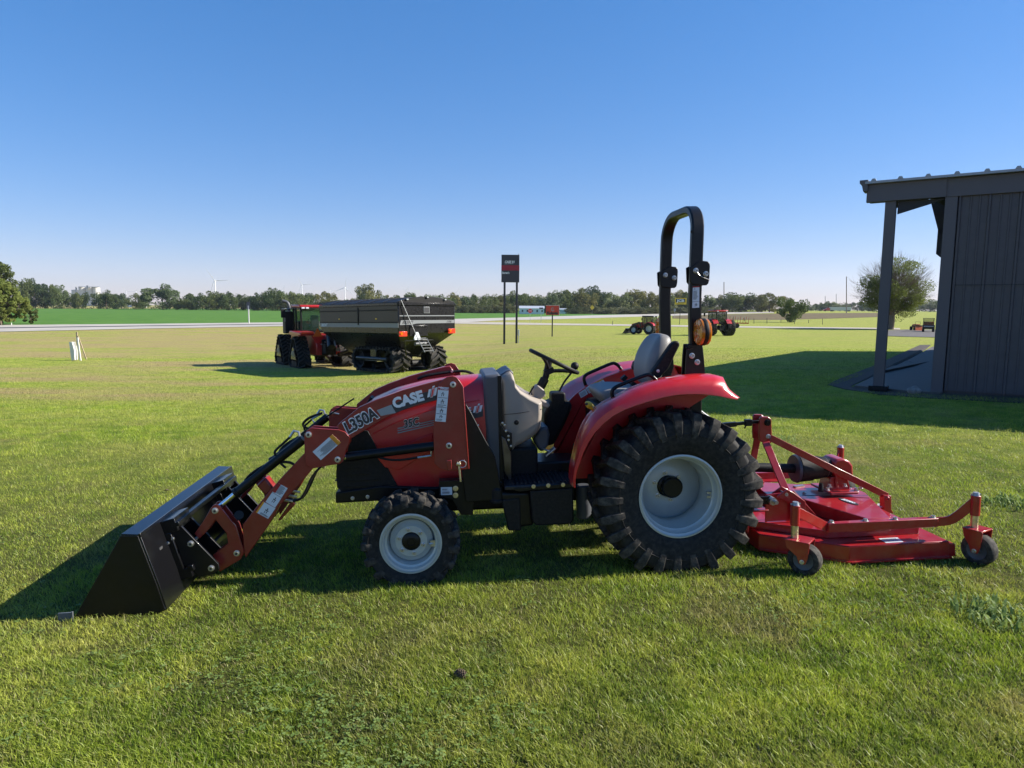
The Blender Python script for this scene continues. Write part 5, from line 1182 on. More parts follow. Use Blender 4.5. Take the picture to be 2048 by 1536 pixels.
# rear face dressing
zz = lambda py, px=850: gr(px, py, xs0)[2]
bm = B(); box(bm, (xs0-.012, wid/2, zz(631.5)), (.02, abs(wid)-.1, .045)); fo('rear_trim', bm, M['stripe'], KT)
bm = B(); prism(bm, [(-.05, zz(645)-.10), (-.12, zz(645)+.11), (wid+.05, zz(645)+.11), (wid+.05, zz(645)-.04), (wid*.30, zz(645)-.04), (wid*.22, zz(645)-.09)], xs0-.02, xs0-.004, 0); fo('rear_stripe', bm, M['stripe'], KT)
text('maker_letters', 'BRENT', .19, M['ink'], KT, (xs0-.022, -.18, zz(645)-.05), (0, -1, 0), (0, 0, 1), .004, .02, .3)
text('model_letters', '1196', .15, M['ink'], KT, (xs0-.022, wid+.55, zz(645)-.02), (0, -1, 0), (0, 0, 1), .004, .02, .3)
c = gr(853, 620, xs0)
bm = B(); box(bm, (xs0-.01, c[1], c[2]), (.02, .34, .30)); wf = fo('window_frame', bm, M['stripe'], KT, bevel=.01)
bm = B(); box(bm, (xs0-.022, c[1], c[2]), (.01, .28, .24)); fo('window_pane', bm, M['ink'], wf, loc=(0, 0, 0))
for px, py in ((806, 668), (903, 662)):
    c = gr(px, py, xs0-.1); bm = B(); box(bm, (xs0-.1, c[1], c[2]), (.06, .42, .22)); lb = fo('light_bracket', bm, M['tail'], KT, bevel=.01)
    bm = B(); disc(bm, (xs0-.14, c[1]+.1, c[2]+.02), .07, .03, 0, 16); fo('tail_lamp', bm, M['amber'], lb, loc=(0, 0, 0))
c = gr(834, 673, xs0-.12); bm = B(); prism(bm, [(c[1]-.17, c[2]-.16), (c[1]+.17, c[2]-.16), (c[1]+.19, c[2]-.08), (c[1]+.06, c[2]+.2), (c[1]-.06, c[2]+.2), (c[1]-.19, c[2]-.08)], xs0-.14, xs0-.12, 0); fo('slow_moving_plate', bm, M['label'], KT)
a, b = gr(802, 600, xs0-.05), gr(838, 683, xs0-.25); bm = B(); tube(bm, [a, b], .018, 8); fo('tarp_crank', bm, M['galv'], KT)
# ladder
yl0, yl1 = gr(842, 700, xs0-.5)[1], gr(860, 700, xs0-.5)[1]; z0_, z1_ = 1.05, zz(676)
bm = B()
for yy in (yl0, yl1): tube(bm, [(xs0-.25, yy, z1_), (xs0-.62, yy-.12, .95)], .022, 8)
tube(bm, [(xs0-.25, yl0, z1_), (xs0-.2, yl1, z1_)], .016, 8); fo('ladder_rail', bm, M['dimgrey'], KT)
for i in range(5):
    t = (i+.5)/5; bm = B(); tube(bm, [(xs0-.25-.37*t, yl0-.12*t, z1_+(.95-z1_)*t), (xs0-.25-.37*t, yl1-.12*t, z1_+(.95-z1_)*t)], .013, 8); fo('ladder_rung', bm, M['dimgrey'], KT)
bm = B(); bar(bm, (xs0-.1, yl0+.6, z1_-.1), (xs0-.1, yl1-.5, z1_-.1), .05, .05); bar(bm, (xs0-.1, yl0+.6, z1_-.1), (xs0+.5, yl0+.1, z1_-.9), .05, .05); bar(bm, (xs0-.1, yl1-.5, z1_-.1), (xs0+.5, yl1, z1_-.9), .05, .05); box(bm, (xs0+.0, (yl0+yl1)/2, z1_+.35), (.06, 1.0, .5)); box(bm, (xs0-.05, (yl0+yl1)/2, z1_+.55), (.04, .9, .05)); fo('rear_frame', bm, M['cartblack'], KT, bevel=.01)
bm = B(); tube(bm, [(xs0-.12, (yl0+yl1)/2+.3, z1_-.25), (xs0-.12, (yl0+yl1)/2-.3, z1_-.25)], .09, 14); fo('air_tank', bm, M['cap'], KT)
# undercarriage, tracks, axle
w_ = .92; half = .62
for s, y0 in ((1, -.10-w_/2), (-1, wid+.10+w_/2)):
    xx = [g(712, 728)[0], g(772, 728)[0]] if s > 0 else [g(712, 728)[0], g(772, 728)[0]]
    track(KT, 'rubber_track', [(xx[0], .56, .50), (xx[1], .56, .50), ((xx[0]+xx[1])/2, .26, .2)], y0, w_, .09, .26)
    bm = B(); yy = y0+s*w_*.52; box(bm, ((xx[0]+xx[1])/2, yy, .58), (abs(xx[0]-xx[1])*.42, .05, .16)); fo('track_nameplate', bm, M['stripe'], KT)
    bm = B(); tube(bm, [(xx[0], yy, .6), (xx[1], yy, .6)], .09, 12); fo('track_frame', bm, M['cartblack'], KT)
xm2 = (g(712, 728)[0]+g(772, 728)[0])/2
bm = B(); box(bm, (xm2, wid/2, .85), (.5, abs(wid)-.3, .5)); box(bm, (xm2, wid/2, 1.1), (2.2, 1.6, .5)); fo('axle_beam', bm, M['cartblack'], KT, bevel=.03)
bm = B(); xt_ = g(652, 720)[0]+.9; bar(bm, (xf_-1.4, wid/2, .75), (xt_+.9, wid/2-.2, .55), .25, .28); bar(bm, (xf_-1.2, wid/2+.5, .9), (xt_+.4, wid/2, .6), .12, .14); fo('drawbar', bm, M['cartblack'], KT, bevel=.02)
bm = B(); tube(bm, [(xf_-.2, -.5, 1.0), (xf_+.5, -.8, 2.0), (xf_+.4, -.8, 2.5)], .22, 16); fo('unload_auger', bm, M['cartblack'], KT)
bm = B(); box(bm, (xf_+.3, -1.0, 1.5), (.5, .5, .8)); box(bm, (xf_+.5, -.6, .9), (.3, .3, .5)); tube(bm, [(xf_+.5, -1.2, 1.8), (xf_+.7, -1.1, 1.2), (xf_+.5, -.9, .9)], .03, 8); fo('hydraulic_manifold', bm, M['plastic'], KT, bevel=.02)

# ---- tracked tractor in front of the cart (seen from behind left)
tc_ = GND(596, 737); RT_ = head(tc_, 57, 0)
RK = thing('tracked_tractor', 'large red articulated tractor on four rubber tracks hitched to the black grain cart', 'tractor', RT_.m() @ Matrix.Scale(.94, 4))
def h(px, py, v=0): return RT_.p(px, py, 1, v)
def hr(px, py, v=0): return RT_.p(px, py, 0, v)
yw = -.75; S = h(612, 675)[2]
def tri(x, yc_, zt_2):
    track(RK, 'rubber_track', [(x-.78, .33, .30), (x+.78, .33, .30), (x+.02, zt_2-.42, .40)], yc_, .72, .09, .24)
    bm = B(); s = 1 if yc_ > -1.8 else -1; prism(bm, [(x-.55, .45), (x+.55, .45), (x+.2, 1.15), (x-.05, 1.15)], yc_+s*.34, yc_+s*.38); fo('track_frame', bm, M['cartblack'], RK, bevel=.01)
    bm = B(); prism(bm, [(x-.1, .95), (x+.25, .95), (x+.45, .72), (x+.3, .68), (x+.12, .84), (x-.0, .6), (x-.15, .62)], yc_+s*.381, yc_+s*.40); fo('track_emblem', bm, M['bronze2'], RK)
    for k in (-.35, 0, .35): 
        bm = B(); disc(bm, (x+k, yc_+s*.2, .22), .17, .3, 1, 18); fo('road_wheel', bm, M['plastic'], RK)
M['bronze2'] = mat('tan_casting', (.30, .25, .16), .6)
zt1 = h(600, 673, 0)[2]
LX = 3.3
ytr = (-.36, -2.9)
for x in (.85, .85+LX):
    for y in ytr: tri(x, y, 1.75)
yc0 = sum(ytr)/2
# rear frame body
bm = B(); prism(bm, [(-.25, .75), (-.25, 1.45), (-.05, 1.85), (1.9, 1.95), (1.9, .7)], yc0-.62, yc0+.62); fo('rear_body', bm, M['dkred'], RK, bevel=.05)
for s in (1, -1):
    bm = B(); prism(bm, [(-.35, 1.9), (-.3, 2.05), (1.9, 2.1), (2.1, 1.95), (1.9, 1.86)], yc0+s*.55, yc0+s*1.55); f_ = fo('fender', bm, M['dkred'], RK, bevel=.03)
    bm = B(); box(bm, (-.36, yc0+s*1.15, 2.03), (.05, .72, .10)); tube(bm, [(-.38, yc0+s*1.46, 2.03), (-.41, yc0+s*1.46, 2.03)], .06, 12); fo('tail_lamp', bm, M['tail'], f_, loc=(0, 0, 0))
c = (-.42, -1.05, 1.95); bm = B(); prism(bm, [(c[1]-.28, c[2]-.12), (c[1]+.28, c[2]-.12), (c[1], c[2]+.38)], c[0]-.02, c[0], 0); fo('slow_moving_triangle', bm, M['orangep'], RK)
bm = B(); prism(bm, [(c[1]-.45, c[2]-.05), (c[1]-.1, c[2]-.5), (c[1]+.1, c[2]-.5), (c[1]+.35, c[2]-.1)], c[0]+.03, c[0]+.06, 0); fo('rear_shield', bm, M['red'], RK)
bm = B(); box(bm, (-.2, yc0-.1, 1.2), (.3, .8, .9)); 
for k in range(6): tube(bm, [(-.4, yc0-.4+k*.13, 1.6), (-.5-.03*k, yc0-.35+k*.1, 1.2), (-.35, yc0-.3+k*.12, .8)], .03, 8)
fo('hitch_group', bm, M['plastic'], RK, bevel=.02)
bm = B()
for k in range(5): tube(bm, [(-.42, yc0-.42+k*.2, 1.5-.12*(k % 3)), (-.47, yc0-.42+k*.2, 1.5-.12*(k % 3))], .045, 10)
tube(bm, [(-.5, yc0-.55, 1.05), (-.58, yc0-.55, 1.05)], .11, 14); fo('remote_coupler', bm, M['steel'], RK)
bm = B(); bar(bm, (-.2, yc0, .62), (-1.2, yc0+.1, .5), .18, .10); box(bm, (1.6, yc0, .9), (1.8, .7, .6)); fo('drawbar', bm, M['cartblack'], RK)
# cab
cx0, cx1, cy0, cy1, cz0, cz1 = 1.55, 3.2, yc0-.92, yc0+.92, 2.0, 3.45
bm = B()
for x in (cx0, (cx0+cx1)/2+.3, cx1):
    for y in (cy0, cy1):
        bar(bm, (x, y, cz0), (x+(.08 if x == cx0 else 0), y, cz1), .09, .09, (1, 0, 0))
box(bm, ((cx0+cx1)/2, yc0, cz0+.05), (cx1-cx0, 1.9, .14)); cabf = fo('cab_frame', bm, M['black'], RK, bevel=.015)
M['cabglass'] = mat('tinted_glass', (.02, .05, .035), .04, alpha=.35, coat=1)
for nm, (c3, s3) in {'a': ((cx0+.03, yc0, (cz0+cz1)/2), (.012, 1.74, cz1-cz0-.1)), 'b': (((cx0+cx1)/2, cy0, (cz0+cz1)/2), (cx1-cx0-.1, .012, cz1-cz0-.1)), 'c': (((cx0+cx1)/2, cy1, (cz0+cz1)/2), (cx1-cx0-.1, .012, cz1-cz0-.1)), 'd': ((cx1, yc0, (cz0+cz1)/2), (.012, 1.74, cz1-cz0-.1))}.items():
    bm = B(); box(bm, c3, s3); fo('window', bm, M['cabglass'], cabf, loc=(0, 0, 0), smooth=False)
bm = B(); box(bm, ((cx0+cx1)/2, yc0, cz1+.10), (cx1-cx0+.25, 2.1, .17)); rf = fo('cab_roof', bm, M['dkred'], RK, bevel=.06)
bm = B(); box(bm, ((cx0+cx1)/2, yc0, cz1+.0), (cx1-cx0+.2, 2.05, .08)); fo('roof_liner', bm, M['plastic'], rf, loc=(0, 0, 0))
for y in (-.85, -.6, .6, .85):
    bm = B(); box(bm, (cx0-.14, yc0+y, cz1), (.05, .18, .09)); fo('work_lamp', bm, M['label'], rf, loc=(0, 0, 0), bevel=.01)
bm = B(); lathe(bm, [(.001, .13), (.2, .12), (.28, .05), (.28, 0)], (cx0+.4, yc0-.5, cz1+.18), 2, 20); fo('gps_dome', bm, M['plastic'], rf, loc=(0, 0, 0))
bm = B(); box(bm, (2.2, yc0, 2.35), (.5, .5, .14)); box(bm, (2.0, yc0, 2.7), (.14, .48, .62)); fo('seat', bm, M['cap'], RK, bevel=.05)
bm = B(); tube(bm, [(2.5, yc0, 2.2), (2.65, yc0, 2.65)], .05, 10); tube(bm, [(2.62+.05*math.cos(t), yc0+.2*math.cos(t), 2.68+.2*math.sin(t)*.6) for t in [2*PI*i/20 for i in range(21)]], .02, 8, caps=False); box(bm, (2.9, yc0, 2.25), (.5, .9, .4)); fo('steering_console', bm, M['plastic'], RK)
# hood and front frame
bm = B(); prism(bm, [(3.3, 1.2), (3.3, 2.65), (4.6, 2.6), (5.6, 2.3), (5.7, 1.2)], yc0-.6, yc0+.6); fo('hood', bm, M['dkred'], RK, bevel=.08, seg=3)
bm = B(); box(bm, (3.4, yc0, 1.0), (3.6, .8, .6)); fo('front_frame', bm, M['cartblack'], RK)
# exhaust stack box on the left
ex = (3.55, yc0+1.15)
bm = B(); box(bm, (ex[0], ex[1], 2.55), (.62, .55, 1.35)); fo('exhaust_housing', bm, M['plastic'], RK, bevel=.03)
bm = B(); tube(bm, smooth_path([(ex[0], ex[1]-.05, 3.1), (ex[0], ex[1]-.05, 3.55), (ex[0]+.05, ex[1]+.05, 3.78), (ex[0]+.12, ex[1]+.3, 3.86)], 5), .10, 14); fo('exhaust_stack', bm, M['cap'], RK)
bm = B()
for z in (3.25, 3.4): tube(bm, [(ex[0]-.35, ex[1]-.3, z), (ex[0]-.35, ex[1]+.3, z), (ex[0]+.3, ex[1]+.3, z)], .015, 6)
tube(bm, [(ex[0]-.35, ex[1]+.3, 3.4), (ex[0]-.35, ex[1]+.3, 2.6)], .015, 6); fo('guard_rail', bm, M['galv'], RK)
for s in (1, -1):
    bm = B(); bar(bm, (cx1-.1, yc0+s*.98, cz1-.1), (cx1-.0, yc0+s*1.45, cz1-.08), .03, .03); box(bm, (cx1, yc0+s*1.55, cz1-.35), (.06, .26, .5)); fo('mirror', bm, M['plastic'], RK, bevel=.02)
bm = B(); box(bm, (2.4, yc0+1.05, 1.95), (1.3, .35, .12)); bar(bm, (1.9, yc0+1.25, 1.9), (1.9, yc0+1.25, .8), .04, .04); bar(bm, (2.5, yc0+1.25, 1.9), (2.5, yc0+1.25, .8), .04, .04); box(bm, (2.2, yc0+1.25, 1.2), (.6, .2, .04)); box(bm, (2.2, yc0+1.25, 1.6), (.6, .2, .04)); fo('cab_step', bm, M['black'], RK)

# ---- wheeled tractors further off
def farm_tractor(name, label, fr, S, duals=False, loader=False, facing_rear=True):
    R = thing(name, label, 'tractor', fr.m() @ Matrix.Scale(S, 4))
    def ft(R_, W, rim, nl, lug):
        return tyre(R_, W, rim, nl, lug, 'bar')
    ys = ((.98, 1.52) if duals else (.92,))
    rt = None
    for s in (1, -1):
        for y in ys:
            if rt is None:
                bm = rim_bm(.52, .46, 0, 0, 0); lathe(bm, [(.48, -.02), (.3, .0), (.2, .04), (.18, -.05), (.001, -.05)], n=36); rt = fo('rear_wheel', bm, M['galv'] if duals else M['silver'], R, loc=(0, s*y, 1.0)); fo('tyre', ft(1.0, .50, .52, 22, .07), [M['rubber'], M['tread']], rt, loc=(0, 0, 0)); o = rt
            else: o = copy_tree(rt, R); o.location = (0, s*y, 1.0)
            if s < 0: o.rotation_euler = (0, 0, PI)
    fw = None
    for s in (1, -1):
        if fw is None:
            bm = rim_bm(.40, .34, 0, 0, 0); lathe(bm, [(.37, -.02), (.2, .0), (.14, .03), (.001, .03)], n=32); fw = fo('front_wheel', bm, M['galv'] if duals else M['silver'], R, loc=(2.9, s*.88, .74)); fo('tyre', ft(.74, .38, .40, 20, .05), [M['rubber'], M['tread']], fw, loc=(0, 0, 0))
        else: o = copy_tree(fw, R); o.location = (2.9, s*.88, .74); o.rotation_euler = (0, 0, PI)
    bm = B(); box(bm, (.1, 0, 1.0), (.9, 1.4, .5)); box(bm, (1.6, 0, 1.0), (3.0, .5, .5)); box(bm, (2.9, 0, .75), (.3, 1.6, .2)); fo('chassis', bm, M['cartblack'], R, bevel=.03)
    bm = B(); prism(bm, [(1.55, 1.15), (1.55, 2.05), (2.6, 1.98), (3.5, 1.75), (3.65, 1.5), (3.6, 1.05)], -.38, .38); fo('hood', bm, M['dkred'], R, bevel=.07, seg=3)
    for s in (1, -1):
        bm = B(); rr = []
        for i in range(9):
            t = math.radians(20+130*i/8); x, z = 1.10*math.cos(t), 1.0+1.12*math.sin(t); rr.append([(x, s*.55, z), (x, s*1.22, z-.05), (x*1.04, s*1.24, z-.12), (x, s*1.2, z-.09), (x, s*.55, z-.05)])
        loft(bm, rr); fe = fo('fender', bm, M['dkred'], R)
        bm = B(); box(bm, (-.86, s*1.05, 1.92), (.05, .2, .14)); fo('tail_lamp', bm, M['tail'], fe, loc=(0, 0, 0))
    bm = B()
    for x in (-.55, .5, 1.35):
        for y in (-.72, .72): bar(bm, (x, y*(1 if x > 0 else .9), 1.5), (x+.05, y*.95, 2.95), .08, .08, (1, 0, 0))
    box(bm, (.4, 0, 1.55), (1.9, 1.4, .25)); cf = fo('cab_frame', bm, M['black'], R)
    for c3, s3 in (((-.54, 0, 2.3), (.012, 1.2, 1.25)), ((.4, .71, 2.3), (1.8, .012, 1.3)), ((.4, -.71, 2.3), (1.8, .012, 1.3)), ((1.36, 0, 2.3), (.012, 1.3, 1.3))):
        bm = B(); box(bm, c3, s3); fo('window', bm, M['cabglass'], cf, loc=(0, 0, 0), smooth=False)
    bm = B(); box(bm, (.4, 0, 3.03), (2.15, 1.62, .2)); rf = fo('cab_roof', bm, M['dkred'] if duals else M['black'], R, bevel=.07)
    for y in (-.6, .6):
        bm = B(); box(bm, (-.7, y, 2.98), (.05, .2, .1)); fo('work_lamp', bm, M['label'], rf, loc=(0, 0, 0))
    bm = B(); box(bm, (.2, 0, 1.9), (.5, .5, .2)); box(bm, (-.05, 0, 2.2), (.14, .46, .6)); fo('seat', bm, M['cap'], R, bevel=.04)
    bm = B(); tube(bm, [(1.6, -.55, 1.9), (1.6, -.55, 2.95)], .06, 12); fo('exhaust_stack', bm, M['black'], R)
    for s in (1, -1):
        bm = B(); bar(bm, (1.3, s*.75, 2.75), (1.2, s*1.3, 2.75), .03, .03); box(bm, (1.2, s*1.35, 2.55), (.05, .2, .4)); fo('mirror', bm, M['plastic'], R)
    bm = B(); box(bm, (-.65, 0, 1.0), (.4, .7, .6)); bar(bm, (-.7, .35, .8), (-1.3, .4, .55), .1, .1); bar(bm, (-.7, -.35, .8), (-1.3, -.4, .55), .1, .1); bar(bm, (-.7, 0, 1.3), (-1.2, 0, 1.1), .06, .06); fo('hitch', bm, M['plastic'], R, bevel=.02)
    if loader:
        for s in (1, -1):
            bm = B(); prism(bm, [(1.5, 1.3), (1.9, 2.1), (2.1, 2.1), (3.3, 1.6), (4.3, .5), (4.15, .4), (3.15, 1.35), (2.0, 1.75), (1.8, 1.2)], s*.62, s*.72); fo('loader_arm', bm, M['cartblack'], R, bevel=.01)
        bm = B(); P_ = [(4.2, .1), (4.25, .9), (4.4, .95), (4.3, .2), (5.0, .12), (5.0, .05)]; prism(bm, P_, -1.1, 1.1); prism(bm, [(4.2, .05), (4.3, .95), (4.9, .1)], 1.1, 1.13); prism(bm, [(4.2, .05), (4.3, .95), (4.9, .1)], -1.13, -1.1); fo('loader_bucket', bm, M['cartblack'], R)
    return R
p = GND(1437, 671.5); farm_tractor('farm_tractor', 'big red cab tractor with dual rear tyres, seen from behind right of the roll bar', head(p, 78), .98, True)
p = GND(1303, 669); farm_tractor('farm_tractor', 'small dark red cab tractor with front loader, far off left of the roll bar', head(p, 38), .74, False, True)
# tillage tool beside the big tractor
p = GND(1474, 656); fr = head(p, 20)
TI = thing('tillage_tool', 'small dark red folded tillage implement beside the driveway right of the big tractor', 'implement', fr.m())
bm = B(); bar(bm, (-2, 0, .9), (2, 0, .9), .18, .18); bar(bm, (0, -1, .9), (0, 1, .9), .15, .15); bar(bm, (2, 0, .9), (3.4, 0, .5), .12, .12); fo('frame', bm, M['dkred'], TI)
for i in range(9):
    bm = B(); tube(bm, [(-1.9+i*.47, .1, .9), (-2.0+i*.47, .2, 1.9+.2*(i % 2))], .04, 6); fo('upright_tine', bm, M['dkred'], TI)
for s in (1, -1):
    bm = B(); disc(bm, (0, s*.9, .4), .4, .22, 1, 20); fo('wheel', bm, M['rubber'], TI)
# utility vehicle and orange implement by the shed
p = GND(1856, 664); fr = head(p, 120)
UT = thing('utility_vehicle', 'black utility vehicle with a roof frame parked on the apron beyond the shed', 'vehicle', fr.m() @ Matrix.Scale(1.1, 4))
bm = B(); prism(bm, [(-1.5, .45), (-1.5, 1.05), (-.3, 1.05), (-.25, .75), (.4, .75), (.5, 1.05), (1.4, .95), (1.5, .45)], -.75, .75); fo('body', bm, M['cartblack'], UT, bevel=.04)
bm = B()
for x, y in ((-.3, .65), (-.3, -.65), (.75, .65), (.75, -.65)): tube(bm, [(x, y, .9), (x-.1 if x > 0 else x, y, 1.95)], .035, 8)
fo('roll_cage', bm, M['black'], UT)
bm = B(); box(bm, (.15, 0, 1.98), (1.3, 1.45, .07)); fo('roof', bm, M['black'], UT, bevel=.03)
bm = B(); box(bm, (-.33, 0, 1.5), (.015, 1.25, .8)); fo('window', bm, M['cabglass'], UT)
bm = B(); box(bm, (.0, 0, .95), (.5, 1.2, .2)); box(bm, (-.22, 0, 1.25), (.12, 1.2, .5)); fo('seat', bm, M['red'], UT, bevel=.04)
bm = B(); box(bm, (-1.51, 0, .85), (.02, 1.2, .1)); fo('tailgate_strip', bm, M['galv'], UT)
for x in (-1.0, 1.0):
    for y in (.62, -.62): bm = B(); lathe(bm, [(.15, -.13), (.31, -.13), (.33, -.08), (.33, .08), (.31, .13), (.15, .13), (.001, .1)], (x, y, .33), 1, 24); fo('wheel', bm, M['rubber'], UT)
p = GND(1832, 661); fr = head(p, 100)
OI = thing('orange_tractor', 'low orange and black compact machine partly hidden beside the utility vehicle', 'machine', fr.m())
bm = B(); prism(bm, [(-.8, .5), (-.8, 1.1), (.6, 1.1), (1.1, .9), (1.1, .5)], -.35, .35); fo('hood', bm, M['orangep'], OI, bevel=.05)
bm = B(); prism(bm, [(-1.0, .0), (-1.6, .05), (-1.1, .75)], -.6, .6); fo('deflector', bm, M['orangep'], OI)
bm = B(); box(bm, (-.3, 0, .8), (1.6, 1.1, .2)); tube(bm, [(-.6, .4, .9), (-.6, .4, 1.5), (-.6, -.4, 1.5), (-.6, -.4, .9)], .03, 8); fo('frame', bm, M['cartblack'], OI)
for x in (-.7, .8):
    for y in (.5, -.5): bm = B(); disc(bm, (x, y, .35), .35, .24, 1, 20); fo('wheel', bm, M['rubber'], OI)
# ------------------------------------------------------------------ metal shed with porch at the right
SG = thing('metal_shed', 'charcoal grey metal sided shed with a porch post at the right edge', 'building', SH.m())
def s_(px, py, v=0): return SH.p(px, py, 1, v)
zr = s_(1893, 355)[2]; xe = s_(1736, 366)[0]; Hh = zr
LD = 30.0; LW = 14.0
bm = B(); box(bm, (.03+LW/2, LD/2+.05, Hh/2-.3), (LW, LD, Hh+.2)); fo('wall', bm, M['shed'], SG)
bm = B(); box(bm, (.05+6, 22, 2.6), (12, 27, 5.3)); fo('rear_wing', bm, M['shed'], SG)
def ribwall(bm, x0, x1, z0, z1, y=0.0):
    n = int((x1-x0)/.305); pr = []
    # one long profile: broad rib every 305 mm with two small stiffeners
    x = x0
    while x < x1-.01:
        pr += [(x, 0), (x+.015, -.030), (x+.045, -.030), (x+.06, 0), (x+.18, 0), (x+.187, -.013), (x+.213, -.013), (x+.22, 0), (x+.32, 0), (x+.327, -.013), (x+.353, -.013), (x+.36, 0)]
        x += .46
    pr.append((x1, 0))
    lo = [bm.verts.new((a, y+b-.0, z0)) for a, b in pr]; hi = [bm.verts.new((a, y+b, z1)) for a, b in pr]
    for i in range(len(pr)-1): bm.faces.new((lo[i], lo[i+1], hi[i+1], hi[i]))
bm = B(); ribwall(bm, .20, 5.4, .08, Hh-.35); fo('siding', bm, M['shed'], SG, smooth=False)
bm = B(); box(bm, (.09, -.02, Hh/2-.1), (.20, .06, Hh-.25)); fo('corner_trim', bm, M['shed_trim'], SG, bevel=.004)
bm = B(); box(bm, (2.9, -.03, Hh-.20), (6.2, .07, .34)); fo('fascia', bm, M['shed_trim'], SG, bevel=.004)
bm = B(); box(bm, (3, -.025, 2.1), (5.5, .012, .012)); fo('panel_seam', bm, M['soffit'], SG)
# porch roof and beam
bm = B(); box(bm, (xe/2, -.03, Hh-.197), (abs(xe)-.0, .12, .346)); fo('porch_beam', bm, M['shed_trim'], SG, bevel=.004)
zsf = Hh-.37
pq = [SH.p(a, b, 2, zsf) for a, b in ((1787, 418), (1860, 398))]
pa = SH.y(1757, 775, .06)[0]
roofplan = [(xe-.03, -.18), (LW, -.18), (LW, LD), (.0, LD), (.0, 1.6), (pq[1][0], pq[1][1]), (pq[0][0], pq[0][1]), (pa-.09, .16), (xe-.03, .16)]
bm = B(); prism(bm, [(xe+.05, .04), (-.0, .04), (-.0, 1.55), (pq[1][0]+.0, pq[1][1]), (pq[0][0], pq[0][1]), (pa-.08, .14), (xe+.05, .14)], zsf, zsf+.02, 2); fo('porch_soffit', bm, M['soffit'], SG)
bm = B(); prism(bm, roofplan, Hh-.022, Hh+.024, 2); rfm = fo('roof', bm, M['shed_roof'], SG)
bm = B(); x = xe+.12
while x < 6:
    L__ = .14 if x < pa else (1.2 if x < 0 else LD*.6)
    prism(bm, [(x-.05, Hh+.025), (x-.025, Hh+.07), (x+.025, Hh+.07), (x+.05, Hh+.025)], -.185, L__); x += .46
fo('roof_rib', bm, M['shed_roof'], rfm, loc=(0, 0, 0))
bm = B(); prism(bm, [(xe-.13, Hh+.06), (xe+.02, Hh+.06), (xe+.02, Hh-.16), (xe-.06, Hh-.16), (xe-.09, Hh-.03), (xe-.13, Hh)], -.16, .15); fo('gutter', bm, M['shed_trim'], SG, bevel=.004)
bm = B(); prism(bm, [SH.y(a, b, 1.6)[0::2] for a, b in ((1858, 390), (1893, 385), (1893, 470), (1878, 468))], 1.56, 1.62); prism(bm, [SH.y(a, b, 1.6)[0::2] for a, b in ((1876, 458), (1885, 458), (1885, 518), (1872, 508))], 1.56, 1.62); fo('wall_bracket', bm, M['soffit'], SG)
# post
a = SH.y(1757, 775, .06)
bm = B(); box(bm, (a[0], .06, (Hh-.37)/2), (.19, .19, Hh-.37)); ps = fo('porch_post', bm, M['shed_trim'], SG, bevel=.004)
bm = B(); box(bm, (a[0], .06, .04), (.34, .34, .10)); fo('post_base', bm, M['plastic'], ps, loc=(0, 0, 0), bevel=.01)
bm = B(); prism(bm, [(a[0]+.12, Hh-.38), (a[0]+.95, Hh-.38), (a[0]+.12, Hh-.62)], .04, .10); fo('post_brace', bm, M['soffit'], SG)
# slab with lifted slabs, mulch bed
def patch(name, pts, mt, off, th=.10, kind='structure'):
    bm = B(); lo = []; hi = []
    for a_, b_ in pts: p = GND(a_, b_); hi.append((p[0], p[1], p[2]+off)); lo.append((p[0], p[1], p[2]+off-th))
    loft(bm, [lo, hi]); o = fo(name, bm, mt, None); o['kind'] = kind; return o
patch('concrete_slab', [(1708, 776), (1760, 781), (1826, 788), (1864, 789), (1880, 789), (1880, 690), (1862, 696), (1816, 722)], M['concrete'], .055)
patch('mulch_bed', [(1655, 770), (1690, 779), (1760, 790), (1850, 797), (2060, 808), (2060, 796), (1880, 788), (1700, 774), (1790, 735), (1850, 700), (1862, 690), (1840, 690), (1740, 735), (1680, 758)], M['mulch'], .015, .05)
bm = B(); P4 = [GND(1762, 752), GND(1785, 737), GND(1830, 737), GND(1862, 729)]
loft(bm, [[(p_[0], p_[1], p_[2]+.06) for p_ in P4], [(p_[0], p_[1], p_[2]+.10+.04*(i in (0, 3))) for i, p_ in enumerate(P4)]]); tag(fo('loose_slab', bm, M['concrete'], None), 'flat grey slab lying on the concrete under the porch', 'slab')
p = GND(1828, 788); bm = B(); bmesh.ops.create_icosphere(bm, subdivisions=3, radius=.12)
for v in bm.verts: v.co *= 1+.15*math.sin(v.co.x*31+1)*math.cos(v.co.y*27)+.06*math.sin(v.co.z*60); v.co.z *= .75
o = fo('rock', bm, M['rock'], None, ang=180); o.location = (p[0], p[1], p[2]+.06); tag(o, 'rounded grey rock at the edge of the porch slab', 'rock')
p = GND(1849, 724); bm = B(); bmesh.ops.create_icosphere(bm, subdivisions=2, radius=.10)
for v in bm.verts: v.co.z *= .22; v.co.x *= 1.1
o = fo('blue_lid', bm, M['blue'], None, ang=180); o.location = (p[0], p[1], p[2]+.08); tag(o, 'small pale blue lid lying on the porch slab', 'lid')
bm = B(); hz = smooth_path([GND(1862, 726), GND(1845, 730), GND(1825, 729), GND(1815, 724)], 5); tube(bm, [(a_[0], a_[1], a_[2]+.08) for a_ in hz], .012, 6); tag(fo('cable', bm, M['plastic'], None), 'black cable trailing over the porch slab', 'cable')
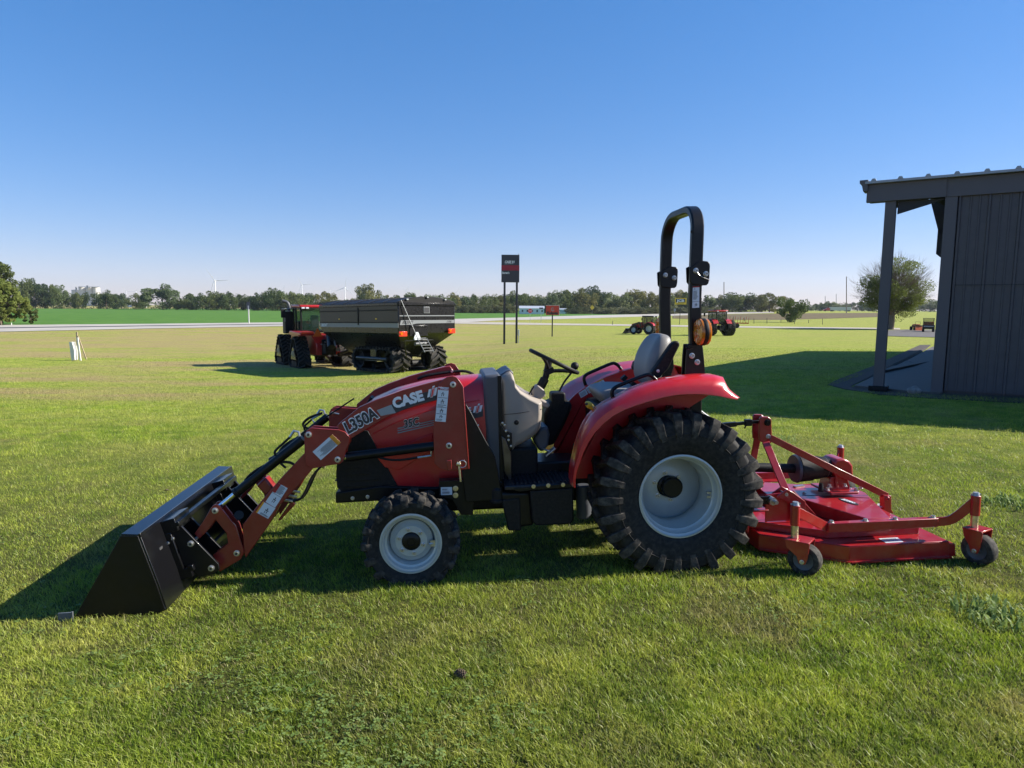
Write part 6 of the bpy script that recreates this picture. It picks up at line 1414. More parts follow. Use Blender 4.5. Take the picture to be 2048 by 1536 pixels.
# pine cone in the foreground
p = PCONE; bm = B()
for i in range(60):
    t = i/60; a_ = i*2.4; r = .017*math.sin(PI*(.12+.8*t))+.002; z = -.028+.056*t
    c = (r*math.cos(a_), z, r*math.sin(a_)); box(bm, c, (.010, .004, .007), ry=-a_, rz=.0)
bmesh.ops.create_icosphere(bm, subdivisions=2, radius=.013, matrix=Matrix.Diagonal((1, 1.9, 1, 1)))
M['cone'] = mat('pine_cone_brown', (.11, .075, .05), .8, noise=.3, nscale=60)
o = fo('pine_cone', bm, M['cone'], None); o.location = (p[0], p[1], p[2]+.022); o.rotation_euler = (0, 0, 1.1); tag(o, 'small brown pine cone lying in the near grass', 'pine cone')
for px, py, l in ((333, 985, 'curled brown leaf on the lawn behind the loader bucket'),):
    p = GND(px, py); bm = B(); loft(bm, [[(-.03, -.01, .02), (0, -.02, .035), (.035, 0, .02), (0, .02, .03)], [(-.03, -.01, .021), (0, -.02, .036), (.035, 0, .021), (0, .02, .031)]]); o = fo('dry_leaf', bm, M['cone'], None); o.location = p; tag(o, l, 'leaf')

# ------------------------------------------------------------------ signs
def board(name, label, cat, px0, px1, pt, pb, pg, pxp=None, depth_=None, th=.12):
    """upright board facing the camera; px edges, picture rows of top, bottom and ground"""
    gp = GND((px0+px1)/2 if pxp is None else pxp, pg); Z_ = depth(gp); m_ = Z_/F
    fr = Fr(gp, (1, 0, 0), (0, 1, 0), (0, 0, 1))
    T_ = thing(name, label, cat, fr.m()); return T_, fr, m_
D_, fr, m_ = board('dealer_sign', 'tall black dealer sign on two posts with a red band', 'sign', 1003, 1040, 509, 565, 688, 1008)
a = fr.y(1003, 509.5, 0); b = fr.y(1038.5, 565, 0); x0, x1, z1, z0 = a[0], b[0], a[2], b[2]
bm = B(); box(bm, ((x0+x1)/2, 0, (z0+z1)/2), (x1-x0, .30, z1-z0), rz=0); fo('sign_panel', bm, M['sign_black'], D_, bevel=.02)
zb0, zb1 = fr.y(1020, 541, -.15)[2], fr.y(1020, 530.5, -.15)[2]
bm = B(); box(bm, ((x0+x1)/2, 0, (zb0+zb1)/2), (x1-x0+.012, .312, zb1-zb0)); fo('red_band', bm, M['sign_red'], D_)
for px in (1009, 1033.5):
    c = fr.y(px, 600, 0); bm = B(); box(bm, (c[0], 0, z0/2-.2), (.19, .19, z0+.4)); fo('post', bm, M['sign_black'], D_, bevel=.01)
yv = -.158
def ft(name, s, p0, w, h, mt, D, fr, y=yv, **k):
    a_ = fr.y(*p0, y); o = text(name, s, h/.7*m_, mt, D, a_, (1, 0, 0), (0, 0, 1), .006, k.get('bold', .02), k.get('shear', 0)); 
    xs_ = [v.co.x for v in o.data.vertices]; k_ = w*m_/(max(xs_)-min(xs_)); x_0 = min(xs_)
    for v in o.data.vertices: v.co.x = a_[0]+(v.co.x-x_0)*k_
    return o
ft('letters', 'CASE IH', (1009.5, 526), 19.5, 4.5, M['white'], D_, fr, bold=.045, shear=.2)
bm = B(); c = fr.y(1009, 528, yv); c2 = fr.y(1027, 527.3, yv); bar(bm, c, c2, .02, .02); fo('underline', bm, M['label'], D_)
ft('letters', "Burter's", (1004.5, 547.5), 14, 4, M['white'], D_, fr, bold=.04)
bm = B(); c = fr.y(1037.5, 507, 0); tube(bm, [(c[0], 0, z1), (c[0], 0, c[2])], .03, 8); fo('photo_cell', bm, M['galv'], D_)
bm = B(); c = fr.y(1036.5, 665, -.05); box(bm, (c[0]+.03, -.05, c[2]), (.14, .14, .55)); mtb = thing('meter_box', 'pale electrical meter box on the right post of the tall dealer sign', 'meter box', fr.m()); fo('case', bm, M['wpaint'], mtb, bevel=.01)
bm = B(); tube(bm, [(c[0]+.03, -.05, c[2]-.25), (c[0]+.03, -.05, -.3)], .03, 8); fo('conduit', bm, M['galv'], mtb)

K_, fr, m_ = board('dealer_sign', 'square orange red sign on one dark post beside the driveway', 'sign', 1092, 1120, 610, 630, 673, 1104.5)
a = fr.y(1092, 611, 0); b = fr.y(1118, 630, 0)
bm = B(); box(bm, ((a[0]+b[0])/2, 0, (a[2]+b[2])/2), (b[0]-a[0], .12, a[2]-b[2])); fo('sign_panel', bm, M['sign_orange'], K_, bevel=.01)
bm = B(); box(bm, (b[0]+.02, 0, (a[2]+b[2])/2), (.05, .16, a[2]-b[2]+.05)); box(bm, ((a[0]+b[0])/2, 0, a[2]+.02), (b[0]-a[0]+.05, .14, .04)); fo('sign_frame', bm, M['wpaint'], K_)
bm = B(); c = fr.y(1104.5, 650, 0); box(bm, (c[0], 0, b[2]/2-.2), (.13, .13, b[2]+.4)); fo('post', bm, M['sign_black'], K_)
ft('letters', 'Kubota', (1094, 628.5), 22, 5.2, M['ink'], K_, fr, y=-.068, bold=.06)
c = fr.y(1105.5, 618.5, -.065); bm = B(); tube(bm, [(c[0]+.17*math.cos(t), -.066, c[2]+.20*math.sin(t)) for t in [2*PI*i/18 for i in range(3, 18)]], .03, 6); tube(bm, [(c[0]+.02, -.066, c[2]+.12), (c[0]+.02, -.066, c[2]-.2)], .03, 6); fo('emblem', bm, M['galv'], K_)

J_, fr, m_ = board('dealer_sign', 'pale yellow and black sign on a leaning post between the roll bar posts', 'sign', 1350, 1373, 597, 608, 649, 1359)
a = fr.y(1350, 596, 0); b = fr.y(1372.5, 609, 0)
bm = B(); box(bm, ((a[0]+b[0])/2, 0, (a[2]+b[2])/2), (b[0]-a[0], .12, a[2]-b[2])); fo('sign_panel', bm, M['sign_yellow'], J_, bevel=.01)
a2 = fr.y(1351.5, 597.5, 0); b2 = fr.y(1370.5, 605, 0); bm = B(); box(bm, ((a2[0]+b2[0])/2, -.03, (a2[2]+b2[2])/2), (b2[0]-a2[0], .08, a2[2]-b2[2])); fo('black_panel', bm, M['ink'], J_)
ft('letters', 'JCB', (1353, 603.5), 15.5, 4.6, M['label'], J_, fr, y=-.075, bold=.05)
a3 = fr.y(1353, 607, 0); b3 = fr.y(1368, 608, 0); bm = B(); box(bm, ((a3[0]+b3[0])/2, -.03, (a3[2]+b3[2])/2), (b3[0]-a3[0], .08, .07)); fo('lower_line', bm, M['ink'], J_)
c = fr.y(1361, 609, 0); bm = B(); tube(bm, [(c[0], 0, c[2]), (0, 0, -.3)], .06, 10); fo('post', bm, M['sign_black'], J_)

def roadsign(name, label, px, top, bot, ground_y, half, shape, mt, back=False, post='wpaint', pw=.05, dist=None):
    gp = GND(px, ground_y); fr = Fr(gp, (1, 0, 0), (0, 1, 0), (0, 0, 1)); T_ = thing(name, label, 'road sign', fr.m())
    a_, b_ = fr.y(px, top, 0), fr.y(px, bot, 0); cz = (a_[2]+b_[2])/2; hh = (a_[2]-b_[2])/2; hw = half*depth(gp)/F
    bm = B(); n = {'oct': 8, 'diamond': 4, 'rect': 4}[shape]; off = {'oct': PI/8, 'diamond': 0, 'rect': PI/4}[shape]; k = {'oct': 1.08, 'diamond': 1, 'rect': 1.414}[shape]
    prism(bm, [(hw*k*math.cos(off+2*PI*i/n), cz+hh*k*math.sin(off+2*PI*i/n)) for i in range(n)], -.06, -.03); pl_ = fo('plate', bm, M[mt], T_)
    bm = B(); box(bm, (0, 0, b_[2]/2+hh*.5-.2), (pw, pw, b_[2]+hh+.4)); fo('post', bm, M[post], T_)
    return T_, pl_, cz, hh, fr
T_, pl_, cz, hh, fr = roadsign('stop_sign', 'red octagonal stop sign at the driveway junction', 1060, 617.5, 626, 646, 4.2, 'oct', 'stop')
o = text('letters', 'STOP', hh*.75, M['label'], T_, (-hh*.78, -.066, cz-hh*.25), (1, 0, 0), (0, 0, 1), .004, .02)
roadsign('warning_sign', 'yellow diamond warning sign in front of the bushes beyond the highway', 1184, 610, 620, 631, 4.5, 'diamond', 'sign_yellow')
roadsign('road_sign', 'grey back of a road sign on a white post at the green field edge', 498, 604, 618.5, 647, 3.4, 'rect', 'cap', pw=.16)
roadsign('street_name_sign', 'thin sign pole topped by a small dark plate left of the orange sign', 1082, 615, 618, 645, 4, 'rect', 'cap', pw=.10)
roadsign('route_sign', 'small round pale sign on a thin pole left of the yellow and black sign', 1349, 617, 623, 636, 2.2, 'oct', 'galv', pw=.05)
def stick(name, label, cat, px, top, ground_y, w, mt, group=None, lean=0, cross=False, z=None):
    gp = GND(px, ground_y); fr = Fr(gp, (1, 0, 0), (0, 1, 0), (0, 0, 1)); t_ = fr.y(px+lean, top, 0); W_ = w*depth(gp)/F
    if cross:
        T_ = thing(name, label, cat, fr.m(), group); bm = B(); tube(bm, [(0, 0, -.3), (t_[0], 0, t_[2])], [W_*.55, W_*.4], 8); fo('pole', bm, M[mt], T_); bm = B(); box(bm, (t_[0], 0, t_[2]-.8), (2.4, .12, .12)); fo('crossarm', bm, M[mt], T_); return T_
    bm = B(); tube(bm, [(0, 0, -.3), (t_[0], 0, t_[2])], [W_*.5, W_*.4], 8); o = fo(name, bm, M[mt], None); o.location = gp; return tag(o, label, cat, group)
for px, top, gy, cr, lb in ((1254.5, 578, 626, False, 'utility pole among trees just left of the roll bar'), (1448, 564, 622.5, False, 'tall utility pole just right of the big dual wheeled tractor'), (1693, 553, 626, False, 'tallest utility pole at the right with open sky behind it'), (1672.5, 588, 620.5, True, 'small distant utility pole with a crossarm left of the tallest pole'),
    (1650.5, 592, 620.5, False, 'thin distant pole above the red truck cab'), (1615, 597, 620, False, 'thin distant pole right of the spreading tree'), (988.5, 594, 625, False, 'utility pole just left of the tall dealer sign'), (864.5, 590, 622, False, 'utility pole rising behind the rear of the grain cart'), (1502, 605, 622, False, 'short distant pole left of the white box truck')):
    stick('utility_pole', lb, 'utility pole', px, top, gy, 2.0 if top < 570 else 1.5, 'pole_wood', 'utility poles along the highway', cross=cr)
# pair of blank white boards on poles beyond the dealer sign
for i, (px, top, bt) in enumerate(((1041, 594, 602), (1049, 593, 603))):
    gp = GND(px, 626); fr = Fr(gp, (1, 0, 0), (0, 1, 0), (0, 0, 1)); T_ = thing('light_tower', ['left pale banner board on a pole above the far white house', 'right leaning pale banner board on a pole above the far white house'][i], 'banner', fr.m())
    a_, b_ = fr.y(px, top, 0), fr.y(px, bt, 0); m_ = depth(gp)/F
    bm = B(); bar(bm, (i*m_*1.5, 0, a_[2]), (0, 0, b_[2]), 3*m_, .3, (0, 1, 0)); fo('board', bm, M['wpaint'], T_)
    bm = B(); tube(bm, [(0, 0, -.3), (0, 0, b_[2]+.3)], .12, 8); fo('pole', bm, M['galv'], T_)
# low white post and marker stakes on the left lawn
gp = GND(153, 721); fr = Fr(gp, (1, 0, 0), (0, 1, 0), (0, 0, 1)); m_ = depth(gp)/F
bm = B(); prism(bm, [fr.y(a_, b_, 0)[0::2] for a_, b_ in ((141, 684), (147.5, 683.5), (152, 700), (153, 720), (146, 721))], -.16, .16); o = fo('marker_post', bm, M['wpaint'], None, bevel=.02); o.location = gp; tag(o, 'leaning white utility marker post on the left lawn', 'marker post')
bm = B(); bar(bm, fr.y(154.5, 675, 0), fr.y(161, 722, 0), .10, .06, (0, 1, 0)); o = fo('wooden_stake', bm, M['wpaint'], None); o.location = gp; tag(o, 'pale wooden stake crossing the marker post on the left lawn', 'stake')
bm = B(); bar(bm, fr.y(153.5, 664, .1), fr.y(154.5, 690, .1), .07, .05, (0, 1, 0)); bar(bm, fr.y(156, 672, .1), fr.y(173, 719, .1), .05, .05, (0, 1, 0)); o = fo('stake_brace', bm, M['wood'], None); o.location = gp; tag(o, 'thin brown stake leaning against the white marker post', 'stake')
stick('reflector_post', 'short white reflector post at the highway edge at the far left', 'post', 23, 645.5, 651, 1.6, 'wpaint')
stick('reflector_post', 'short white post beyond the highway beside the white box truck', 'post', 1508, 617.5, 623.5, 2.0, 'wpaint')
stick('reflector_post', 'short pale post beyond the field behind the grain cart', 'post', 967, 613, 621.5, 2.4, 'wpaint')
# pasture fence
fx = [(1441, 641, 633), (1467, 642, 633), (1489, 643, 635), (1508, 647, 637), (1534, 647, 636), (1562, 645, 639), (1589, 648, 637), (1617, 646, 640), (1645, 649, 637), (1225, 650, 642)]
for i, (px, gy, top) in enumerate(fx):
    stick('fence_post', 'slim dark fence post in the pasture fence right of the big tractor' if i < 9 else 'lone dark post beside the driveway left of the small loader tractor', 'fence post', px, top, gy, 1.1, 'sign_black', 'pasture fence posts' if i < 9 else None)
bm = B()
for z in (.5, .9): 
    pts_ = [add(GND(px, gy), (0, 0, z)) for px, gy, t in fx[:9]]
    tube(bm, pts_, .006, 4)
tag(fo('fence_wire', bm, M['galv'], None), 'thin fence wires strung between the pasture posts', 'wire')

# ------------------------------------------------------------------ far buildings, silos, turbines, lorries
def house(name, label, px0, px1, pt, pe, pb, gy, deg, endpx=None):
    gp = GND(px0, gy, 9000); fr = Fr(gp, (1, 0, 0), (0, 1, 0), (0, 0, 1)); T_ = thing(name, label, 'building', fr.m())
    x1 = fr.y(px1, pb, 0)[0]; ze = fr.y(px0, pe, 0)[2]; zr_ = fr.y(px0, pt, 0)[2]; d = (x1)*.35
    bm = B(); box(bm, (x1/2, d/2, ze/2), (x1, d, ze)); fo('wall', bm, M['bldwhite'], T_)
    bm = B(); prism(bm, [(-.3, ze), (d/2, zr_), (d+.3, ze)], -.3, x1+.3, 0); fo('roof', bm, M['bldroof'], T_)
    n = 5
    for i in range(n):
        bm = B(); box(bm, (x1*(i+.6)/n, -.03, ze*.55), (x1*.06, .06, ze*.35)); fo('window', bm, M['ink'], T_)
    return T_, x1, ze
gp_ = 627.5
house('white_house', 'long low white house with grey roof beyond the highway behind the stop sign', 1039, 1088, 611.5, 616.5, 627, 628, 0)
house('white_garage', 'small white garage right of the orange red sign', 1120, 1133, 616.5, 619, 627, 627.5, 0)
def silo(px, w, top, label):
    gp = GND(px, 613, 9000); d = ray(px, 600); k = 1500/d[1]; X_ = d[0]*k; gp = (X_, 1500., float(H(X_, 1500.))); m_ = depth(gp)/F; hgt = (608-top)*m_+3.4
    T_ = thing('silo', label, 'silo', Matrix.Translation(gp), 'concrete elevator silos'); r = w*m_/2
    bm = B(); lathe(bm, [(r, 0), (r, hgt), (.001, hgt+.4)], n=28, axis=2); fo('wall', bm, M['silo'], T_)
    bm = B(); lathe(bm, [(r*1.02, hgt), (r*1.02, hgt+1.2), (.001, hgt+1.6)], n=28, axis=2); fo('roof', bm, M['galv'], T_); return T_, r, hgt, m_
for px, w, top, lb in ((151, 12, 581, 'short wide white silo at the left of the elevator group'), (166, 13, 575, 'left tall silo of the grain elevator'), (181, 13, 575, 'middle tall silo of the grain elevator'), (194, 13, 575, 'right tall silo of the grain elevator')): T_, r, hg, m_ = silo(px, w, top, lb)
gpx = ray(178, 600); k = 1490/gpx[1]; gp = (gpx[0]*k, 1490., -1.7); m_ = depth(gp)/F
bm = B(); box(bm, (0, 0, (608-571)*m_), (4*m_, 6, 6*m_)); box(bm, (2*m_, 0, (608-573.5)*m_+3), (42*m_, 3, 1.0*m_)); box(bm, (-24*m_, 0, (608-576)*m_), (2.0*m_, 3, 10*m_)); o = fo('elevator_headhouse', bm, M['galv'], None); o.location = gp; tag(o, 'grey conveyor headhouse on top of the grain elevator silos', 'headhouse')
for px, w, top, lb in ((259, 8, 596, 'small pale tank left of the big round tree'), (289, 8, 596, 'small pale tank against the big round tree')):
    d = ray(px, 600); k = 900/d[1]; gp = (d[0]*k, 900., -1.7); m_ = depth(gp)/F; T_ = thing('storage_tank', lb, 'tank', Matrix.Translation(gp)); hg = (608-top)*m_+3.4
    bm = B(); lathe(bm, [(w*m_/2, 0), (w*m_/2, hg), (.001, hg+2)], n=24, axis=2); fo('wall', bm, M['bldwhite'], T_)
def turbine(px, py, blade, angs, label):
    """hub at picture point, blade length in pixels gives the distance for a 50 m blade"""
    Z_ = 50*F/blade; d = ray(px, py); k = Z_/dot(d, FW); hp = add(CAM, d, k)
    base = (hp[0], hp[1], -1.8); T_ = thing('wind_turbine', label, 'wind turbine', Matrix.Translation(base), 'distant wind turbines'); hz_ = hp[2]+1.8
    bm = B(); tube(bm, [(0, 0, 0), (0, 0, hz_)], [2.3, 1.4], 12); fo('tower', bm, M['turbine'], T_)
    bm = B(); box(bm, (0, 2, hz_), (3.4, 10, 3.6)); lathe(bm, [(.2, -5.5), (1.6, -4.5), (1.8, -3)], (0, 0, hz_), 1, 16); fo('nacelle', bm, M['turbine'], T_)
    for a in angs:
        t = math.radians(a); u = Vector((math.sin(t), 0, math.cos(t))); v = Vector((math.cos(t), 0, -math.sin(t))); bm = B(); rr = []
        for f, w in ((.02, 1.3), (.18, 2.6), (.5, 1.8), (.8, 1.1), (1, .35)):
            c = Vector((0, -4, hz_))+u*50*f; rr.append([tuple(c-v*w*.4), tuple(c+Vector((0, -.25*w, 0))), tuple(c+v*w*.9), tuple(c+Vector((0, .25*w, 0)))])
        loft(bm, rr); fo('blade', bm, M['turbine'], T_)
for a in ((430, 561, 29, (-36, 88, 200), 'largest wind turbine, left of the tracked tractor'), (604, 569.5, 19, (-25, 85, 205), 'wind turbine above the trees right of the largest one'), (690, 575.5, 22, (10, 128, 248), 'wind turbine left of the yellowish tree behind the cart'), (813, 582, 13, (22, -52, 160), 'wind turbine above the right part of the grain cart'), (915, 585, 12, (22, 142, 262), 'small wind turbine right of the grain cart'),
          (253, 583, 11, (-30, 90, 210), 'left one of two small turbines near the big round tree'), (272, 583.5, 11, (32, 152, 272), 'right one of two small turbines near the big round tree'), (517, 589, 11, (0, 118, 245), 'tiny wind turbine behind the trees left of the exhaust stack'), (565, 581, 12, (30, 150, 255), 'tiny wind turbine above the trees near the exhaust stack'), (660, 580, 9, (-10, 110, 230), 'tiny wind turbine right of the tracked tractor cab'), (679, 596, 9, (15, 135, 255), 'tiny low turbine left of the yellowish tree')): turbine(*a)
def lorry(name, label, px0, px1, top, bot, gy, mt, cabmt, cabw, two=False, Zf=560.):
    d0, d1 = ray(px0, bot), ray(px1, bot); k = Zf/d0[1]; k1 = Zf/d1[1]; zb_ = CZ+d0[2]*k; gp = (d0[0]*k, Zf, zb_); m_ = Zf*1.0/F/math.cos(TH)
    T_ = thing(name, label, 'truck', Matrix.Translation(gp)); L_ = (px1-px0)*m_; Ht = (bot-top)*m_
    bm = B(); box(bm, (cabw*m_+(L_-cabw*m_)/2, 1.3, Ht*.60), (L_-cabw*m_-.3, 2.5, Ht*.80)); fo('box_body', bm, M[mt], T_, bevel=.05)
    bm = B(); prism(bm, [(0, .5), (0, Ht*.42), (cabw*m_*.35, Ht*.5), (cabw*m_*.5, Ht*.8), (cabw*m_*.95, Ht*.8), (cabw*m_*.95, .5)], .1, 2.4); fo('cab', bm, M[cabmt], T_, bevel=.05)
    for f in ((.1, .85) if not two else (.06, .28, .33, .88, .94)):
        bm = B(); disc(bm, (L_*f, 1.2, .5), .5, 2.5, 1, 18); fo('wheel', bm, M['rubber'], T_)
    return T_
lorry('box_truck', 'white box truck with a blue cab on the distant highway', 1517, 1533.5, 613.5, 622, 622, 'bldwhite', 'blue', 6)
lorry('semi_trailer_truck', 'long silver semi truck with a red cab on the distant highway', 1648, 1702, 614, 622.5, 622, 'silver', 'dkred', 12, True)
raised = None

# ------------------------------------------------------------------ trees
def leafcloud(bm, centers, n, leaf, squash=1.0, rs=None):
    rs = rs or random
    for k in range(n):
        c, r = centers[k % len(centers)]
        while True:
            v = Vector((rs.uniform(-1, 1), rs.uniform(-1, 1), rs.uniform(-1, 1)))
            if .25 < v.length < 1: break
        v = v*(v.length**-.35)
        p = Vector(c)+Vector((v.x*r, v.y*r, v.z*r*squash))
        a = Vector((rs.uniform(-1, 1), rs.uniform(-1, 1), rs.uniform(-1, 1))).normalized(); b = a.cross(Vector((rs.random(), rs.random(), rs.random()+.01))).normalized(); s = leaf*rs.uniform(.5, 1.2)
        vs = [bm.verts.new(p+a*s*x+b*s*y*.7) for x, y in ((-1, -.4), (0, -.8), (1, 0), (.1, .8))]; bm.faces.new(vs)
def crown(rs, W, Ht, base, nclump, n, leaf, top='round', r0=.17):
    """clumps through an uneven egg"""
    cs_ = []
    for i in range(nclump):
        while True:
            u, v, w = rs.uniform(-1, 1), rs.uniform(-1, 1), rs.uniform(-1, 1)
            if u*u+v*v+w*w < 1: break
        zz_ = (w+1)/2; taper = {'round': 1, 'cone': 1.15-.8*zz_, 'wide': .75+.4*zz_, 'vase': .55+.55*zz_}[top]
        cs_.append(((u*W*.42*taper, v*W*.42*taper, base+(Ht-base)*(.08+.84*zz_)), (Ht-base)*rs.uniform(r0*.6, r0*1.1)))
    bm = B(); leafcloud(bm, cs_, n, leaf, .85, rs); return bm, cs_
def fastmesh(name, bm, mt):
    me = bpy.data.meshes.new(name); bm.to_mesh(me); bm.free(); me.materials.append(mt); return me
PRO = []
for i in range(8):
    rs = random.Random(50+i); sh = ['round', 'round', 'wide', 'cone', 'vase', 'round', 'wide', 'vase'][i]
    bm, cs_ = crown(rs, 1.3+.15*(i % 3), 1.0, -.05, 40+4*(i % 3), 5200, .034, sh); me = fastmesh('crown', bm, M['leaf_mid'])
    bm = B(); tube(bm, [(0, 0, -.02), (.005, 0, .3), (0, .01, .7)], [.022, .016, .006], 6)
    for c, r in cs_[:7]: tube(bm, [(0, 0, .22), (c[0]*.5, c[1]*.5, c[2]*.6), c], [.010, .006, .002], 5)
    PRO.append((me, fastmesh('trunk', bm, M['bark'])))
mats_ = {}
def tree_at(px, top, wpx, base_py, dist, proto, lm, label, group=None, name='tree', cat='tree', sink=0):
    d = ray(px, 600); k = dist/d[1]; x, y = d[0]*k, dist; z = float(H(x, y)); m_ = depth((x, y, z))/F
    hz = proj_y(x, y, z); hgt = (hz-top)*m_*1.02
    me, tr = PRO[proto]; W_ = wpx*m_/1.0
    T_ = thing(name, label, cat, Matrix.Translation((x, y, z-sink)) @ Matrix.Rotation(random.random()*6.28, 4, 'Z') @ Matrix.Diagonal((W_, W_, hgt, 1)), group)
    key = (proto, lm)
    if key not in mats_: m2 = me.copy(); m2.materials.clear(); m2.materials.append(M[lm]); mats_[key] = m2
    for nm, mm in (('crown', mats_[key]), ('trunk', tr)):
        o = bpy.data.objects.new(nm, mm); C.objects.link(o); o.parent = T_
    return T_
def proj_y(x, y, z):
    v = add((x, y, z), CAM, -1); return 768-F*dot(v, UP)/dot(v, FW)
LG = 'windbreak trees along the green field'
L1_, L2_ = 'dark green broadleaf tree in the row behind the green field at the left', 'mid green broadleaf tree in the row behind the green field left of the tracked tractor'
for i, (px, top, w) in enumerate([(48, 557, 26), (70, 559, 30), (90, 566, 26), (106, 568, 24), (122, 571, 26), (140, 580, 20), (154, 583, 18), (166, 582, 16), (200, 584, 24), (212, 581, 26), (228, 584, 26), (243, 589, 22), (272, 587, 26), (290, 600, 18)]):
    tree_at(px, top, w*1.25, 617, 500+10*(i % 3), i % 8, 'leaf_dark' if i % 3 else 'leaf_mid', L1_, LG)
tree_at(325, 570, 62, 618, 480, 1, 'leaf_dark', 'largest round dark tree behind the green field', LG)
for i, (px, top, w) in enumerate([(362, 598, 22), (379, 586, 30), (388, 600, 24), (405, 587, 28), (424, 583, 36), (442, 584, 30), (458, 590, 24), (472, 582, 34), (490, 592, 24), (508, 594, 24), (516, 583, 26), (532, 583, 28), (545, 577, 28), (562, 583, 30), (578, 580, 32), (594, 582, 30), (610, 586, 32), (622, 592, 24)]):
    tree_at(px, top, w*1.2, 618, 470+12*(i % 3), (i*3) % 8, ('leaf_mid', 'leaf_dark', 'leaf_dark', 'leaf_mid', 'leaf_mid')[i % 5], L2_, LG)
tree_at(648, 581, 36, 618, 460, 5, 'leaf_yel', 'rounded yellow green tree just above the tracked tractor', LG)
tree_at(737, 569, 46, 618, 450, 4, 'leaf_yel', 'tall pale yellow tree above the grain cart', LG)
for i, (px, top, w) in enumerate([(690, 596, 26), (708, 594, 24), (722, 590, 24), (760, 591, 30), (778, 588, 30), (796, 590, 28), (815, 585, 30), (835, 587, 28), (855, 586, 34), (872, 590, 28)]):
    tree_at(px, top, w*1.2, 619, 500+15*(i % 3), (i*5+2) % 8, ('leaf_mid', 'leaf_yel', 'leaf_mid')[i % 3], 'distant mixed tree showing over the top of the grain cart', 'trees behind the grain cart')
for i, (px, top, w) in enumerate([(888, 590, 30), (905, 586, 28), (925, 589, 32), (944, 588, 26), (960, 587, 32), (982, 588, 34), (1000, 590, 30), (1014, 586, 34), (1030, 583, 32), (1050, 588, 28), (1065, 586, 34), (1082, 590, 28), (1100, 586, 34), (1116, 580, 34), (1134, 579, 32), (1150, 580, 34), (1168, 578, 36), (1186, 573, 38), (1204, 578, 34), (1222, 581, 32), (1240, 584, 32), (1262, 579, 36), (1284, 584, 26)]):
    tree_at(px, top, w*1.25, 622, 430+16*(i % 4), (i*3+1) % 8, ('leaf_mid', 'leaf_yel', 'leaf_dark', 'leaf_mid', 'leaf_mid')[i % 5], 'woodland tree in the row behind the far white buildings', 'woodland trees behind the white buildings')
for i, (px, top, w) in enumerate([(895, 604, 26), (918, 603, 28), (940, 604, 26), (962, 604, 28), (985, 604, 30), (1012, 604, 28), (1150, 608, 26), (1168, 610, 24), (1192, 607, 26), (1212, 609, 22), (1234, 608, 30), (1255, 609, 30), (1275, 608, 28), (1296, 609, 28), (1318, 609, 28), (1340, 610, 30), (1362, 609, 28), (1384, 608, 26), (1404, 608, 26), (1424, 607, 26)]):
    tree_at(px, top, w*1.3, 624, 400+8*(i % 3), (i*5) % 8, 'leaf_bush', 'low brushy shrub in the hedge along the far side of the highway', 'hedge shrubs beyond the highway', 'shrub', 'shrub', 1.2)
for i, (px, top, w, lm, lb) in enumerate([(1307, 579, 34, 'leaf_yel', 'pale yellow tree just left of the roll bar'), (1336, 588, 24, 'leaf_mid', 'narrow green tree between the two roll bar posts on the left'), (1352, 580, 30, 'leaf_yel', 'pale yellow tree between the two roll bar posts'), (1372, 583, 28, 'leaf_mid', 'green tree between the roll bar posts on the right'), (1413, 588, 34, 'leaf_mid', 'green tree immediately right of the roll bar'), (1440, 591, 28, 'leaf_yel', 'yellowish tree behind the tall utility pole'),
        (1466, 590, 36, 'leaf_mid', 'left part of the big round tree pair right of the tall utility pole'), (1483, 583, 52, 'leaf_dark', 'big round dark tree right of the tall utility pole'), (1516, 590, 36, 'leaf_mid', 'green tree behind the white box truck'), (1540, 585, 50, 'leaf_yel', 'big round yellow green tree right of the white box truck')]):
    tree_at(px, top, w*1.2, 622, 420+10*(i % 3), (i*3+2) % 8, lm, lb)
tree_at(1586, 591, 46, 636, 190, 2, 'leaf_dark', 'wide spreading dark tree standing alone in the pasture')
for i, (px, top, w) in enumerate([(1620, 609, 14), (1632, 607, 16), (1644, 604, 16), (1656, 603, 18), (1668, 604, 18), (1682, 604, 18), (1693, 608, 10), (1716, 604, 22), (1730, 603, 22), (1745, 606, 20), (1815, 602, 34), (1840, 600, 34), (1862, 599, 34)]):
    tree_at(px, top, w*1.3, 622, 760+20*(i % 3), (i*3) % 8, 'leaf_dark' if i % 2 else 'leaf_mid', 'small hazy tree on the distant skyline at the right', 'skyline trees at the right')
# low undergrowth closing the foot of the rows
def hedge(name, pxs, pys, dist, lm, kind='stuff', w=4):
    bm = B(); rs = random.Random(3); cs_ = []
    d0 = ray(pxs[0], 600); d1 = ray(pxs[1], 600); a = (d0[0]*dist[0]/d0[1], dist[0]); b = (d1[0]*dist[1]/d1[1], dist[1]); L_ = math.hypot(b[0]-a[0], b[1]-a[1]); n = int(L_/3)
    for i in range(n):
        t = (i+rs.random())/n; x = a[0]+(b[0]-a[0])*t; y = a[1]+(b[1]-a[1])*t+rs.uniform(-w, w); z = float(H(x, y)); r = rs.uniform(1.2, 2.6)*pys; cs_.append(((x, y, z+r*.5), r))
    leafcloud(bm, cs_, n*40, .55, .8, rs); me = fastmesh(name, bm, M[lm]); o = bpy.data.objects.new(name, me); C.objects.link(o); o['kind'] = kind
    tag(o, 'tangled undergrowth along the foot of the far tree row', 'undergrowth'); return o
hedge('undergrowth', (30, 640), 1.9, (515, 475), 'leaf_dark')
hedge('undergrowth', (870, 1560), 2.0, (455, 440), 'leaf_bush')

